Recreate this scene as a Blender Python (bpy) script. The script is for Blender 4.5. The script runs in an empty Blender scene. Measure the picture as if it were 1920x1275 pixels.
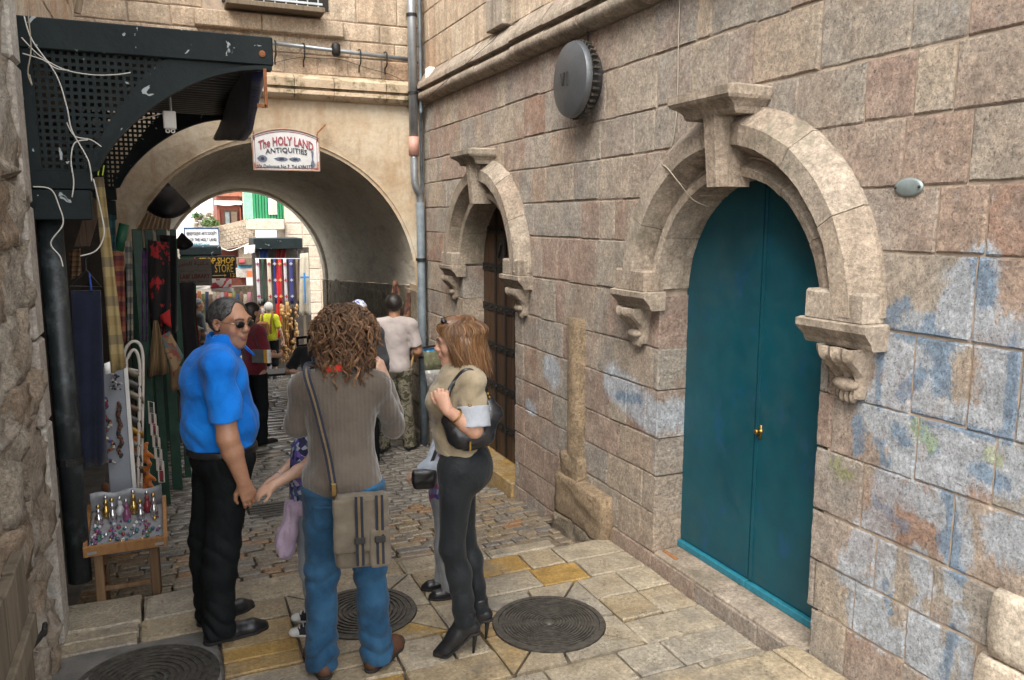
import bpy, bmesh, math, random
import numpy as np
from mathutils import Vector, Matrix, Euler, noise as mnoise
R = math.radians
rnd = random.Random(7)
sc = bpy.context.scene
col = sc.collection
# ---------------------------------------------------------------- camera, sky, sun, exposure
cam_d = bpy.data.cameras.new('camera'); cam = bpy.data.objects.new('camera', cam_d); col.objects.link(cam)
cam.location = (0, 0, 2.17); cam.rotation_euler = (R(90 - 8.57), 0, R(-23.45))
cam_d.sensor_width = 36; cam_d.lens = 27.99; cam_d.clip_end = 500; cam_d.clip_start = 0.05
sc.camera = cam
SUN_EL, SUN_AZ = 50, 222           # azimuth the light comes FROM, clockwise from +Y
world = bpy.data.worlds.new('World'); sc.world = world; world.use_nodes = True
wn = world.node_tree; bg = wn.nodes['Background']
sky = wn.nodes.new('ShaderNodeTexSky'); sky.sky_type = 'NISHITA'; sky.sun_disc = False
sky.sun_elevation = R(SUN_EL); sky.sun_rotation = R(SUN_AZ); sky.air_density = 2.0; sky.dust_density = 1.0; sky.ozone_density = 1.0
hs = wn.nodes.new('ShaderNodeHueSaturation'); hs.inputs['Saturation'].default_value = 0.12
wn.links.new(sky.outputs[0], hs.inputs['Color']); wn.links.new(hs.outputs[0], bg.inputs[0]); bg.inputs[1].default_value = 0.15
sun_d = bpy.data.lights.new('sun', 'SUN'); sun_d.energy = 1.4; sun_d.angle = R(30); sun_d.color = (1, .93, .82)
sun = bpy.data.objects.new('sun', sun_d); col.objects.link(sun); sun.location = (0, -5, 20)
_d = Vector((math.sin(R(SUN_AZ)) * math.cos(R(SUN_EL)), math.cos(R(SUN_AZ)) * math.cos(R(SUN_EL)), math.sin(R(SUN_EL))))
sun.rotation_euler = _d.to_track_quat('Z', 'Y').to_euler()
sc.view_settings.view_transform = 'Standard'; sc.view_settings.look = 'None'
sc.view_settings.exposure = 1.85; sc.view_settings.gamma = 1; sc.view_settings.use_curve_mapping = False
sc.cycles.max_bounces = 8; sc.cycles.diffuse_bounces = 5; sc.cycles.glossy_bounces = 3; sc.cycles.transmission_bounces = 4

# ---------------------------------------------------------------- measuring helper: sight line -> point on a real plane
_P, _Y = R(8.57), R(23.45)
_f = Vector((math.sin(_Y) * math.cos(_P), math.cos(_Y) * math.cos(_P), -math.sin(_P)))
_r = Vector((math.cos(_Y), -math.sin(_Y), 0)); _u = _r.cross(_f)
def _ray(px, py): return _f + _r * ((px - 960) / 1493.) - _u * ((py - 637.5) / 1493.)
C0 = Vector((0, 0, 2.17))
def atx(px, py, x): q = _ray(px, py); return C0 + q * (x / q.x)
def aty(px, py, y): q = _ray(px, py); return C0 + q * (y / q.y)
def atz(px, py, z): q = _ray(px, py); return C0 + q * ((z - 2.17) / q.z)

# ---------------------------------------------------------------- objects
WL = {}                                  # world location of every built object (before any rotation)
def thing(name, label, cat, loc=(0, 0, 0), group=None, kind=None, rotz=0, local=False):
    o = bpy.data.objects.new(name, None); col.objects.link(o); o.location = loc; o.rotation_euler = (0, 0, rotz)
    o.empty_display_size = .1
    if label: o['label'] = label
    if cat: o['category'] = cat
    if group: o['group'] = group
    if kind: o['kind'] = kind
    WL[o.name] = Vector((0, 0, 0)) if local else Vector(loc)
    return o
def tag(o, label=None, cat=None, group=None, kind=None):
    if label: o['label'] = label
    if cat: o['category'] = cat
    if group: o['group'] = group
    if kind: o['kind'] = kind
    return o
def mesh_obj(name, me, mat, parent=None, loc=(0, 0, 0)):
    o = bpy.data.objects.new(name, me); col.objects.link(o)
    if mat and not me.materials: me.materials.append(mat)
    if parent is not None: o.parent = parent
    o.location = loc
    return o
def children(o): return [c for c in bpy.data.objects if c.parent == o]
def copy_tree(o, parent=None):
    c = o.copy(); col.objects.link(c)
    if parent is not None: c.parent = parent
    for ch in children(o): copy_tree(ch, c)
    return c

class MB:
    def __init__(s): s.v = []; s.f = []
    def add(s, vs, fs):
        b = len(s.v); s.v += [tuple(p) for p in vs]; s.f += [tuple(i + b for i in f) for f in fs]; return s
    def box(s, lo, hi, bev=0.0):
        x0, y0, z0 = lo; x1, y1, z1 = hi
        if bev <= 0:
            return s.add([(x0,y0,z0),(x1,y0,z0),(x1,y1,z0),(x0,y1,z0),(x0,y0,z1),(x1,y0,z1),(x1,y1,z1),(x0,y1,z1)],
                  [(0,3,2,1),(4,5,6,7),(0,1,5,4),(1,2,6,5),(2,3,7,6),(3,0,4,7)])
        bm = bmesh.new(); bmesh.ops.create_cube(bm, size=1)
        for v in bm.verts: v.co = Vector(((x0+x1)/2 + v.co.x*(x1-x0), (y0+y1)/2 + v.co.y*(y1-y0), (z0+z1)/2 + v.co.z*(z1-z0)))
        bmesh.ops.bevel(bm, geom=bm.edges[:], offset=bev, segments=1, affect='EDGES')
        bm.verts.index_update(); s.add([v.co[:] for v in bm.verts], [[v.index for v in f.verts] for f in bm.faces]); bm.free(); return s
    def bar(s, a, b, w, h=None, up=(0, 0, 1)):        # square bar from a to b
        a, b = Vector(a), Vector(b); h = h or w; d = (b - a).normalized(); up = Vector(up)
        if abs(d.dot(up)) > .98: up = Vector((1, 0, 0))
        x = d.cross(up).normalized() * (w / 2); y = x.cross(d).normalized() * (h / 2)
        vs = [a - x - y, a + x - y, a + x + y, a - x + y, b - x - y, b + x - y, b + x + y, b - x + y]
        return s.add(vs, [(0,1,2,3),(7,6,5,4),(4,5,1,0),(5,6,2,1),(6,7,3,2),(7,4,0,3)])
    def tube(s, pts, r, n=6, closed=False, cap=True):
        pts = [Vector(p) for p in pts]; m = len(pts); rs = r if isinstance(r, (list, tuple)) else [r] * m
        prev = None; vs = []
        for i, p in enumerate(pts):
            a = pts[i - 1] if (i > 0 or closed) else p; b = pts[(i + 1) % m] if (i < m - 1 or closed) else p
            t = (b - a)
            if t.length < 1e-9: t = Vector((0, 0, 1))
            t.normalize()
            if prev is None:
                prev = t.cross(Vector((0, 0, 1)) if abs(t.z) < .9 else Vector((1, 0, 0))).normalized()
            nx = (prev - t * prev.dot(t))
            if nx.length < 1e-6: nx = t.orthogonal()
            nx.normalize(); prev = nx; ny = t.cross(nx)
            for k in range(n):
                an = 2 * math.pi * k / n; vs.append(p + (nx * math.cos(an) + ny * math.sin(an)) * rs[i])
        fs = []
        for i in range(m if closed else m - 1):
            j = (i + 1) % m
            for k in range(n): fs.append((i*n+k, i*n+(k+1)%n, j*n+(k+1)%n, j*n+k))
        if cap and not closed: fs += [tuple(range(n))[::-1], tuple((m-1)*n+k for k in range(n))]
        return s.add(vs, fs)
    def lathe(s, prof, c=(0,0,0), axis=(0,0,1), n=20, caps=True):   # prof [(r, h)]
        c = Vector(c); ax = Vector(axis).normalized(); e1 = ax.orthogonal().normalized(); e2 = ax.cross(e1)
        vs = []; fs = []
        for r, h in prof:
            for k in range(n):
                an = 2*math.pi*k/n; vs.append(c + ax*h + (e1*math.cos(an) + e2*math.sin(an))*max(r, 1e-4))
        m = len(prof)
        for i in range(m-1):
            for k in range(n): fs.append((i*n+k, i*n+(k+1)%n, (i+1)*n+(k+1)%n, (i+1)*n+k))
        if caps: fs += [tuple(range(n))[::-1], tuple((m-1)*n+k for k in range(n))]
        return s.add(vs, fs)
    def prism(s, poly, fn, t0, t1):           # poly [(u,v)], fn(u,v,t)->point
        n = len(poly)
        vs = [fn(u, v, t0) for u, v in poly] + [fn(u, v, t1) for u, v in poly]
        return s.add(vs, [tuple(range(n))[::-1], tuple(range(n, 2*n))] + [(i, (i+1) % n, (i+1) % n + n, i + n) for i in range(n)])
    def grid(s, fn, nu, nv):
        vs = [fn(i/nu, j/nv) for j in range(nv+1) for i in range(nu+1)]
        return s.add(vs, [(j*(nu+1)+i, j*(nu+1)+i+1, (j+1)*(nu+1)+i+1, (j+1)*(nu+1)+i) for j in range(nv) for i in range(nu)])
    def slab(s, fn, nu, nv, off):             # two-sided sheet with thickness: fn(u,v) and fn+off
        off = Vector(off); a = len(s.v)
        s.grid(lambda u, v: Vector(fn(u, v)), nu, nv); b = len(s.v)
        s.grid(lambda u, v: Vector(fn(1-u, v)) + off, nu, nv)
        W = nu+1
        for j in range(nv):
            s.f.append((a+(j+1)*W, a+j*W, b+j*W+nu, b+(j+1)*W+nu)); s.f.append((a+j*W+nu, a+(j+1)*W+nu, b+(j+1)*W, b+j*W))
        for i in range(nu):
            s.f.append((a+i, a+i+1, b+nu-i-1, b+nu-i)[::-1]); s.f.append((a+nv*W+i, a+nv*W+i+1, b+nv*W+nu-i-1, b+nv*W+nu-i))
        return s
    def ell(s, c, r, nu=10, nv=6):
        c = Vector(c); r = r if isinstance(r, (tuple, list)) else (r, r, r); vs = [c + Vector((0,0,-r[2]))]; fs = []
        for j in range(1, nv):
            t = math.pi*j/nv - math.pi/2
            for i in range(nu):
                a = 2*math.pi*i/nu; vs.append(c + Vector((math.cos(a)*math.cos(t)*r[0], math.sin(a)*math.cos(t)*r[1], math.sin(t)*r[2])))
        vs.append(c + Vector((0,0,r[2]))); top = len(vs)-1
        for i in range(nu):
            k = (i+1) % nu; fs.append((0, 1+k, 1+i)); fs.append((top, 1+(nv-2)*nu+i, 1+(nv-2)*nu+k))
            for j in range(nv-2): fs.append((1+j*nu+i, 1+j*nu+k, 1+(j+1)*nu+k, 1+(j+1)*nu+i))
        return s.add(vs, fs)
    def mesh(s, name, off=(0,0,0), smooth=False):
        me = bpy.data.meshes.new(name); ox, oy, oz = off
        me.from_pydata([(x-ox, y-oy, z-oz) for x, y, z in s.v], [], s.f); me.update()
        if smooth: me.polygons.foreach_set('use_smooth', [True]*len(me.polygons))
        return me
    def build(s, name, mat, parent=None, smooth=False, origin=None):
        a = np.array(s.v); lo, hi = a.min(0), a.max(0)
        c = Vector(origin) if origin is not None else (Vector((lo+hi)/2) if parent is not None else Vector(((lo[0]+hi[0])/2, (lo[1]+hi[1])/2, lo[2])))
        me = s.mesh(name, c, smooth)
        base = WL[parent.name] if parent is not None else Vector((0,0,0))
        o = mesh_obj(name, me, mat, parent, c - base); WL[o.name] = c
        return o
def fix_normals(o):
    bm = bmesh.new(); bm.from_mesh(o.data); bmesh.ops.recalc_face_normals(bm, faces=bm.faces); bm.to_mesh(o.data); bm.free(); return o
def smooth_angle(o, deg=35):
    me = o.data; me.polygons.foreach_set('use_smooth', [True]*len(me.polygons))
    bm = bmesh.new(); bm.from_mesh(me); lim = R(deg)
    for e in bm.edges:
        if len(e.link_faces) == 2 and e.calc_face_angle(0) > lim: e.smooth = False
    bm.to_mesh(me); bm.free(); return o

# ---------------------------------------------------------------- materials
class NT:
    def __init__(s, name):
        s.m = bpy.data.materials.new(name); s.m.use_nodes = True; s.t = s.m.node_tree; s.b = s.t.nodes['Principled BSDF']
        s.pos = s.n('ShaderNodeNewGeometry').outputs['Position']
        s.tc = s.n('ShaderNodeTexCoord')
    def n(s, t, **k):
        q = s.t.nodes.new(t)
        for a, b in k.items(): setattr(q, a, b)
        return q
    def l(s, a, b): s.t.links.new(a, b)
    def noise(s, scale, detail=4, rough=.6, vec=None, dist=0, out=0):
        q = s.n('ShaderNodeTexNoise'); q.inputs['Scale'].default_value = scale; q.inputs['Detail'].default_value = detail
        q.inputs['Roughness'].default_value = rough; q.inputs['Distortion'].default_value = dist
        s.l(vec if vec is not None else s.pos, q.inputs['Vector']); return q.outputs[out]
    def voro(s, scale, vec=None, feature='F1', out='Distance'):
        q = s.n('ShaderNodeTexVoronoi', feature=feature); q.inputs['Scale'].default_value = scale
        s.l(vec if vec is not None else s.pos, q.inputs['Vector']); return q.outputs[out]
    def scale(s, vec, sv):
        q = s.n('ShaderNodeMapping'); q.inputs['Scale'].default_value = sv; s.l(vec, q.inputs[0]); return q.outputs[0]
    def ramp(s, fac, stops, interp='LINEAR'):
        q = s.n('ShaderNodeValToRGB'); e = q.color_ramp.elements; q.color_ramp.interpolation = interp
        while len(e) < len(stops): e.new(.5)
        for i, (p, c) in enumerate(stops):
            e[i].position = p; e[i].color = (c, c, c, 1) if isinstance(c, (int, float)) else (*c, 1)
        s.l(fac, q.inputs[0]); return q.outputs[0]
    def mix(s, fac, a, b, mode='MIX'):
        q = s.n('ShaderNodeMix', data_type='RGBA', blend_type=mode)
        for inp, val in ((q.inputs[0], fac), (q.inputs[6], a), (q.inputs[7], b)):
            if hasattr(val, 'is_linked') or hasattr(val, 'links'): s.l(val, inp)
            elif isinstance(val, (int, float)): inp.default_value = val if inp == q.inputs[0] else (val, val, val, 1)
            else: inp.default_value = (*val, 1)
        return q.outputs[2]
    def math(s, op, a, b=0.0, clamp=False):
        q = s.n('ShaderNodeMath', operation=op, use_clamp=clamp)
        for i, v in enumerate((a, b)):
            if isinstance(v, (int, float)): q.inputs[i].default_value = v
            else: s.l(v, q.inputs[i])
        return q.outputs[0]
    def attr(s, name, out='Color'):
        q = s.n('ShaderNodeAttribute'); q.attribute_name = name; return q.outputs[out]
    def rand(s): return s.n('ShaderNodeObjectInfo').outputs['Random']
    def col(s, c):
        if hasattr(c, 'links'): s.l(c, s.b.inputs['Base Color'])
        else: s.b.inputs['Base Color'].default_value = (*c, 1)
    def rough(s, r):
        if hasattr(r, 'links'): s.l(r, s.b.inputs['Roughness'])
        else: s.b.inputs['Roughness'].default_value = r
    def bump(s, h, dist=.01, strength=1.0, prev=None):
        q = s.n('ShaderNodeBump'); q.inputs['Distance'].default_value = dist; q.inputs['Strength'].default_value = strength
        s.l(h, q.inputs['Height'])
        if prev is not None: s.l(prev, q.inputs['Normal'])
        s.l(q.outputs[0], s.b.inputs['Normal']); return q.outputs[0]

def simple(name, c, rough=.7, var=.25, scale=12, bump=0.0, bscale=60, metal=0.0, c2=None, spec=.5, obj=False, randv=0.0):
    t = NT(name); vec = t.tc.outputs['Object'] if obj else t.pos
    n = t.noise(scale, 5, .6, vec)
    lo = tuple(x * (1 - var) for x in c); hi = c2 if c2 else tuple(min(1, x * (1 + var)) for x in c)
    base = t.ramp(n, [(.3, lo), (.7, hi)])
    if randv:
        base = t.mix(1.0, base, t.ramp(t.rand(), [(0, 1 - randv), (1, 1 + randv)]), 'MULTIPLY')
    t.col(base); t.rough(rough); t.b.inputs['Metallic'].default_value = metal; t.b.inputs['Specular IOR Level'].default_value = spec
    if bump: t.bump(t.noise(bscale, 4, .6, vec), .01, bump)
    return t.m

def stone_mat(name, stops, rough=.85, bump=.6, mott=(.75, 1.2), pit=True, stain=None, graffiti=False, fine=140, streak=0.0, wet=None, var_scale=3.0, bd=.02, pitdark=.6):
    t = NT(name)
    base = t.ramp(t.math('FRACT', t.math('ADD', t.rand(), t.math('MULTIPLY', t.noise(var_scale, 3, .55), .22))), stops)
    if graffiti:
        a = t.attr('paint'); sep = t.n('ShaderNodeSeparateColor'); t.l(a, sep.inputs[0])
        br = t.noise(30, 6, .8, t.scale(t.pos, (1, 1, .45)))
        def msk(ch, amt, lo): return t.ramp(t.math('ADD', sep.outputs[ch], t.math('MULTIPLY', t.math('SUBTRACT', br, .5), 2.6)), [(lo, 0.0), (lo + .38, amt)])
        wf = msk(0, .9, .28)
        base = t.mix(wf, base, (.56, .60, .66))
        bf = msk(1, .8, .32); base = t.mix(bf, base, (.22, .33, .47))
        gf = msk(2, .5, .65); base = t.mix(gf, base, (.42, .5, .10))
    m1 = t.noise(9, 6, .65); base = t.mix(1.0, base, t.ramp(m1, [(.3, mott[0]), (.7, mott[1])]), 'MULTIPLY')
    m2 = t.noise(48, 6, .8); base = t.mix(1.0, base, t.ramp(m2, [(.32, .48), (.5, .95), (.64, 1.36)]), 'MULTIPLY')
    h = t.noise(55, 8, .78)
    if pit:
        v = t.noise(95, 4, .7); pf = t.ramp(v, [(.34, 0.0), (.42, 1.0)])
        base = t.mix(1.0, base, t.ramp(pf, [(0, pitdark), (1, 1.0)]), 'MULTIPLY'); h = t.math('ADD', h, t.math('MULTIPLY', pf, .3))
    if streak:
        st = t.noise(5, 5, .7, t.scale(t.pos, (1.5, 1.5, .12)))
        base = t.mix(t.ramp(st, [(.5, 0.0), (.72, streak)]), base, (.10, .075, .05))
    if stain:
        sf = t.ramp(t.noise(1.6, 5, .7), [(.55, 0.0), (.68, stain[1])]); base = t.mix(sf, base, stain[0])
    t.col(base); t.rough(rough)
    if wet:
        t.b.inputs['Specular IOR Level'].default_value = .7
        t.rough(t.ramp(t.noise(7, 4, .7), [(.3, wet[0]), (.7, wet[1])]))
    b = t.bump(h, bd, bump); t.bump(t.noise(fine, 3, .7), .004, bump * .8, b)
    return t.m
# ================================================================ SETTING
W0, D0, D1 = 2.70, 8.70, 16.0
_gy = [(4.5, -.11), (5.3, -.17), (6.5, -.27), (8.7, -.40), (14.4, -.88), (21, -1.6), (60, -5.0)]
def step_y(x): return 4.88 - .085 * x
def gz(x, y):
    if y < 2.76: return .15
    if y < step_y(x): return 0.0
    for (a, za), (b, zb) in zip(_gy, _gy[1:]):
        if y <= b: return za + (zb - za) * max(0, y - a) / (b - a)
    return _gy[-1][1]
LIME = [(0, (.52, .42, .33)), (.12, (.47, .42, .36)), (.24, (.47, .335, .265)), (.36, (.57, .48, .385)), (.48, (.49, .345, .275)), (.58, (.45, .40, .35)), (.70, (.58, .47, .36)), (.82, (.50, .36, .28)), (.90, (.54, .46, .39)), (.95, (.45, .28, .205)), (1, (.52, .42, .33))]
m_wall = stone_mat('pinkish limestone', LIME, bump=.95, graffiti=True, stain=((.30, .18, .13), .4), mott=(.68, 1.15), bd=.045, pitdark=.5)
m_upper = stone_mat('warm limestone', [(0, (.44, .33, .23)), (.35, (.48, .38, .28)), (.6, (.42, .28, .18)), (.8, (.50, .41, .31)), (1, (.44, .33, .23))], streak=.55, bump=.5, stain=((.33, .20, .11), .4))
m_trim = stone_mat('dressed limestone trim', [(0, (.38, .305, .235)), (.5, (.42, .35, .28)), (1, (.35, .275, .21))], streak=.8, bump=.6, mott=(.62, 1.12), fine=110, stain=((.15, .145, .10), .7), pitdark=.75)
m_mortar = simple('lime mortar', (.33, .26, .20), .95, .3, 14, .5)
m_rubble = stone_mat('weathered rubble stone', [(0, (.50, .41, .31)), (.4, (.58, .51, .42)), (.7, (.45, .33, .23)), (1, (.52, .44, .35))], bump=1.0, stain=((.62, .58, .52), .8), mott=(.6, 1.25), bd=.04)
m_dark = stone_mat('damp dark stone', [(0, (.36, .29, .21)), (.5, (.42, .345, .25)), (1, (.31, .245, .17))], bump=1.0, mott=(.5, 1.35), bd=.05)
m_slab = stone_mat('worn yellow paving limestone', [(0, (.38, .31, .215)), (.22, (.41, .35, .26)), (.40, (.38, .29, .175)), (.6, (.39, .345, .275)), (.74, (.39, .29, .165)), (.82, (.42, .25, .065)), (.88, (.41, .26, .08)), (.93, (.36, .32, .26)), (1, (.34, .29, .215))],
                   bump=.55, mott=(.62, 1.12), stain=((.15, .14, .125), .75), wet=(.22, .5), fine=160, bd=.012, pitdark=.42)
m_sett = stone_mat('polished cobblestone', [(0, (.19, .155, .115)), (.3, (.25, .20, .14)), (.55, (.17, .155, .14)), (.8, (.28, .21, .125)), (.92, (.30, .16, .08)), (1, (.19, .155, .115))],
                   bump=.35, mott=(.7, 1.15), wet=(.06, .26), pit=False, fine=120, bd=.012)
m_joint = simple('dark paving joint', (.13, .115, .10), .75, .35, 20, .5)
m_conc = simple('patched grey concrete', (.13, .125, .118), .6, .3, 6, .5, c2=(.20, .185, .165))

def _plaster():
    t = NT('stained ochre plaster'); n1 = t.noise(1.3, 6, .62, dist=.6)
    c = t.ramp(n1, [(.3, (.36, .25, .15)), (.45, (.46, .36, .25)), (.58, (.52, .44, .33)), (.75, (.55, .49, .40))])
    st = t.noise(3.2, 5, .65, t.scale(t.pos, (1.6, 1.6, .35))); c = t.mix(t.ramp(st, [(.52, 0.0), (.72, .55)]), c, (.30, .165, .07))
    c = t.mix(1.0, c, t.ramp(t.noise(20, 5, .7), [(.3, .82), (.65, 1.08)]), 'MULTIPLY')
    t.col(c); t.rough(.9); b = t.bump(t.noise(4, 5, .6), .05, .35); t.bump(t.noise(70, 3, .7), .005, .5, b); return t.m
m_plaster = _plaster()
def _vault():
    t = NT('limewashed vault plaster'); c = t.ramp(t.noise(2.2, 6, .65, t.scale(t.pos, (1.2, .5, 1.2))), [(.3, (.60, .52, .42)), (.5, (.74, .67, .56)), (.7, (.80, .75, .66))])
    c = t.mix(1.0, c, t.ramp(t.noise(11, 5, .7, t.scale(t.pos, (1, .25, 1)), 1.0), [(.32, .75), (.5, 1.0)]), 'MULTIPLY')
    t.col(c); t.rough(.85); b = t.bump(t.noise(2.5, 4, .6, t.scale(t.pos, (1, .35, 1))), .12, .5); t.bump(t.noise(40, 4, .7), .008, .5, b); return t.m
m_vault = _vault()

# graffiti strokes on the right wall, (y, z) metres: (channel, y0, z0, y1, z1, radius)
def _gs():
    out = []
    def s(ch, x0, y0, x1, y1, r):
        a, b = atx(x0, y0, W0), atx(x1, y1, W0); out.append((ch, a.y, a.z, b.y, b.z, r))
    for q in [(0,1842,490,1838,590,.06),(0,1800,520,1840,505,.05),(0,1790,560,1780,640,.05),(0,1660,650,1740,690,.09),(0,1700,610,1810,625,.05),(0,1680,720,1660,760,.06),(0,1890,640,1880,790,.09),
              (0,1790,790,1880,800,.07),(0,1640,760,1700,830,.09),(0,1740,770,1790,860,.09),(0,1820,850,1880,880,.10),(0,1680,870,1780,900,.05),(0,1660,900,1650,990,.055),(0,1700,930,1760,960,.05),
              (0,1780,900,1795,1040,.06),(0,1640,980,1590,1075,.06),(0,1660,1000,1655,1090,.05),(0,1720,1040,1735,1100,.04),(0,1780,1040,1790,1110,.035),(0,1610,1100,1605,1170,.05),(0,1640,1110,1650,1200,.05),
              (0,1660,1190,1730,1240,.05),(0,1740,1180,1760,1270,.06),(0,1720,1130,1705,1190,.025),(0,1800,1150,1810,1260,.03),(0,1150,715,1220,780,.11),(0,1030,690,1040,700,.10),(0,990,760,1000,770,.05),(0,1890,1010,1930,1020,.09)]: s(*q)
    for q in [(1,1840,490,1850,560,.035),(1,1700,570,1660,600,.03),(1,1690,625,1780,640,.03),(1,1740,590,1745,660,.02),(1,1765,650,1770,730,.035),(1,1730,700,1690,740,.03),(1,1905,640,1890,830,.018),(1,1655,580,1645,760,.018),
              (1,1610,790,1610,840,.03),(1,1650,830,1660,870,.02),(1,1680,800,1700,830,.025),(1,1830,880,1880,905,.03),(1,1720,790,1750,840,.03),(1,1780,930,1795,1060,.02),(1,1640,940,1700,990,.02),(1,1770,1010,1800,1080,.03),
              (1,1660,1090,1670,1150,.015),(1,1790,1180,1770,1270,.02),(1,1710,780,1860,820,.02),(1,1160,740,1200,750,.03)]: s(*q)
    for q in [(2,1720,800,1745,830,.05),(2,1570,870,1580,890,.045),(2,1860,850,1870,860,.04),(2,1600,890,1610,900,.02)]: s(*q)
    return out
GS = _gs()
_GA = np.array([[g[1], g[2], g[3], g[4], g[5], g[0]] for g in GS])
def paint_at(y, z):
    p = np.array([y, z]); a = _GA[:, :2]; b = _GA[:, 2:4]; ab = b - a
    t = np.clip(((p - a) * ab).sum(1) / np.maximum((ab**2).sum(1), 1e-6), 0, 1)
    d = np.hypot(*(p - a - ab * t[:, None]).T); f = np.clip(1.6 - d / _GA[:, 4], 0, 1)
    return [float(f[_GA[:, 5] == c].max()) for c in (0, 1, 2)]

def stone_verts(us, bots, top, fn, depth, nv=3, amp=.006, bev=.010, seed=0, flip=False, jit=.005):
    """front grid of one dressed stone: columns us, per-column bottom, common top; fn(u,v,n)->point. returns verts, faces"""
    rg = random.Random(seed); V = []; F = []; ins = bev * 1.35
    us = list(us); bots = list(bots)
    if us[-1] - us[0] > 4 * ins:
        us = [us[0], us[0] + ins] + us[1:-1] + [us[-1] - ins, us[-1]]; bots = [bots[0], bots[0]] + bots[1:-1] + [bots[-1], bots[-1]]
    nu = len(us) - 1; hh = max(1e-4, top - min(bots)); fi = min(.3, ins / hh)
    vs_ = [0, fi] + [fi + (1 - 2 * fi) * j / nv for j in range(1, nv)] + [1 - fi, 1]; nv = len(vs_) - 1
    bul = rg.uniform(0, amp); tu, tv = rg.uniform(-amp, amp), rg.uniform(-amp, amp)
    co = {}
    for j in range(nv + 1):
        for i in range(nu + 1):
            u = us[i]; b = bots[i]; v = b + (top - b) * vs_[j]
            edge = i in (0, nu) or j in (0, nv)
            n = (-bev * rg.uniform(.6, 1.2)) if edge else bul + rg.uniform(-amp, amp) * .5 + tu * (i / nu - .5) + tv * (vs_[j] - .5)
            if edge or i in (1, nu - 1) or j in (1, nv - 1): u += rg.uniform(-jit, jit) * .7; v += rg.uniform(-jit, jit) * .7
            co[i, j] = len(V); V.append((u, v, n))
    F = [(co[i, j], co[i+1, j], co[i+1, j+1], co[i, j+1]) for j in range(nv) for i in range(nu)]
    ring = [(i, 0) for i in range(nu)] + [(nu, j) for j in range(nv)] + [(i, nv) for i in range(nu, 0, -1)] + [(0, j) for j in range(nv, 0, -1)]
    k0 = len(V)
    for ij in ring:
        u, v, n = V[co[ij]]; V.append((u, v, -depth))
    m = len(ring)
    for k in range(m):
        F.append((co[ring[k]], k0 + k, k0 + (k + 1) % m, co[ring[(k + 1) % m]]))
    if flip: F = [f[::-1] for f in F]
    return [tuple(fn(*p)) for p in V], F
def put_stone(name, parent, mat, vf, store=None, area=0, paint=False):
    mb = MB(); mb.add(*vf)
    if store is not None: store.append((area, mb)); return None
    o = mb.build(name, mat, parent, smooth=True); o.data.set_sharp_from_angle(angle=R(24))
    return o
def paint_mesh(o):
    me = o.data; off = WL[o.name]; ca = me.color_attributes.new('paint', 'FLOAT_COLOR', 'POINT'); arr = []
    for v in me.vertices:
        q = paint_at(v.co.y + off.y, v.co.z + off.z); arr += q + [1.0]
    ca.data.foreach_set('color', arr)

# ---------------------------------------------------------------- street
street_mb = MB()
def strip(y0, y1, n, dz, xl=-1.4, xr=4.6):
    street_mb.grid(lambda a, b: (xl + (xr - xl) * a, y0 + (y1 - y0) * b, gz(1.2, y0 + (y1 - y0) * b) - dz), 1, n)
street_mb.box((-1.4, -6, -.4), (4.6, 2.74, .118))
street_mb.box((-1.4, 2.742, -.4), (4.6, 4.60, -.032))
street_mb.grid(lambda a, b: (-1.4 + 6 * a, 4.61 + 4.1 * b, gz(1.2, 5 + 3.7 * b) - .035), 1, 8)
strip(8.7, 60, 16, .035, -40, 60)
street_mb.box((-45, -70, -.6), (45, -6.01, .10))  # unseen ground behind the camera, added to bounce light into the passage
street = street_mb.build('street', m_joint, None); street['kind'] = 'structure'
WL[street.name] = street.location.copy()
CIRC = {'a': (1.80, 3.645, .275), 'b': (.90, 4.165, .265), 'c': (-.20, 3.90, .30)}
SQ = {'a': (1.42, 2.18, 3.25, 4.05), 'b': (.52, 1.28, 3.78, 4.55)}
_n = [0]
def ground_fn(zc, sx=0, sy=0, cx=0, cy=0): return lambda u, v, n: (u, v, zc + n + sx*(u-cx) + sy*(v-cy))
def slab(x0, x1, y0, y1, zc=0.0, amp=.003):
    _n[0] += 1; g = .006
    nu = 4 if x1 - x0 > .25 else 2
    us = [x0 + g + (x1 - x0 - 2*g) * i / nu for i in range(nu + 1)]
    vf = stone_verts(us, [y0 + g] * (nu + 1), y1 - g, ground_fn(zc + rnd.uniform(-.004, .004), rnd.uniform(-.008, .008), rnd.uniform(-.008, .008), (x0+x1)/2, (y0+y1)/2), .03, 3, amp, .006, _n[0], jit=.006)
    put_stone('paving_slab', street, m_slab, vf)
rows = [2.76, 3.0, 3.25, 3.5, 3.78, 4.05, 4.3, 4.55]
def cut_runs(x0, x1, holes):
    runs = [(x0, x1)]
    for a, b in holes:
        new = []
        for p, q in runs:
            if b <= p or a >= q: new.append((p, q)); continue
            if a > p: new.append((p, a))
            if b < q: new.append((b, q))
        runs = new
    return runs
for k in range(len(rows) - 1):
    y0, y1 = rows[k], rows[k+1]; ym = (y0 + y1) / 2
    holes = [(s[0], s[1]) for s in SQ.values() if s[2] < ym < s[3]]
    if 3.25 < ym < 4.3: holes.append((-.8, .14))
    for a, b in cut_runs(-.66, 2.69, holes):
        x = a
        while x < b - .02:
            w = rnd.uniform(.24, .46); x2 = x + w
            if b - x2 < .18: x2 = b
            if rnd.random() < .12 and x2 - x > .3: slab(x, x2, y0, ym); slab(x, x2, ym, y1)
            else: slab(x, x2, y0, y1)
            x = x2
x = -.66                               # last row: the step edge runs slightly askew
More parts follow.
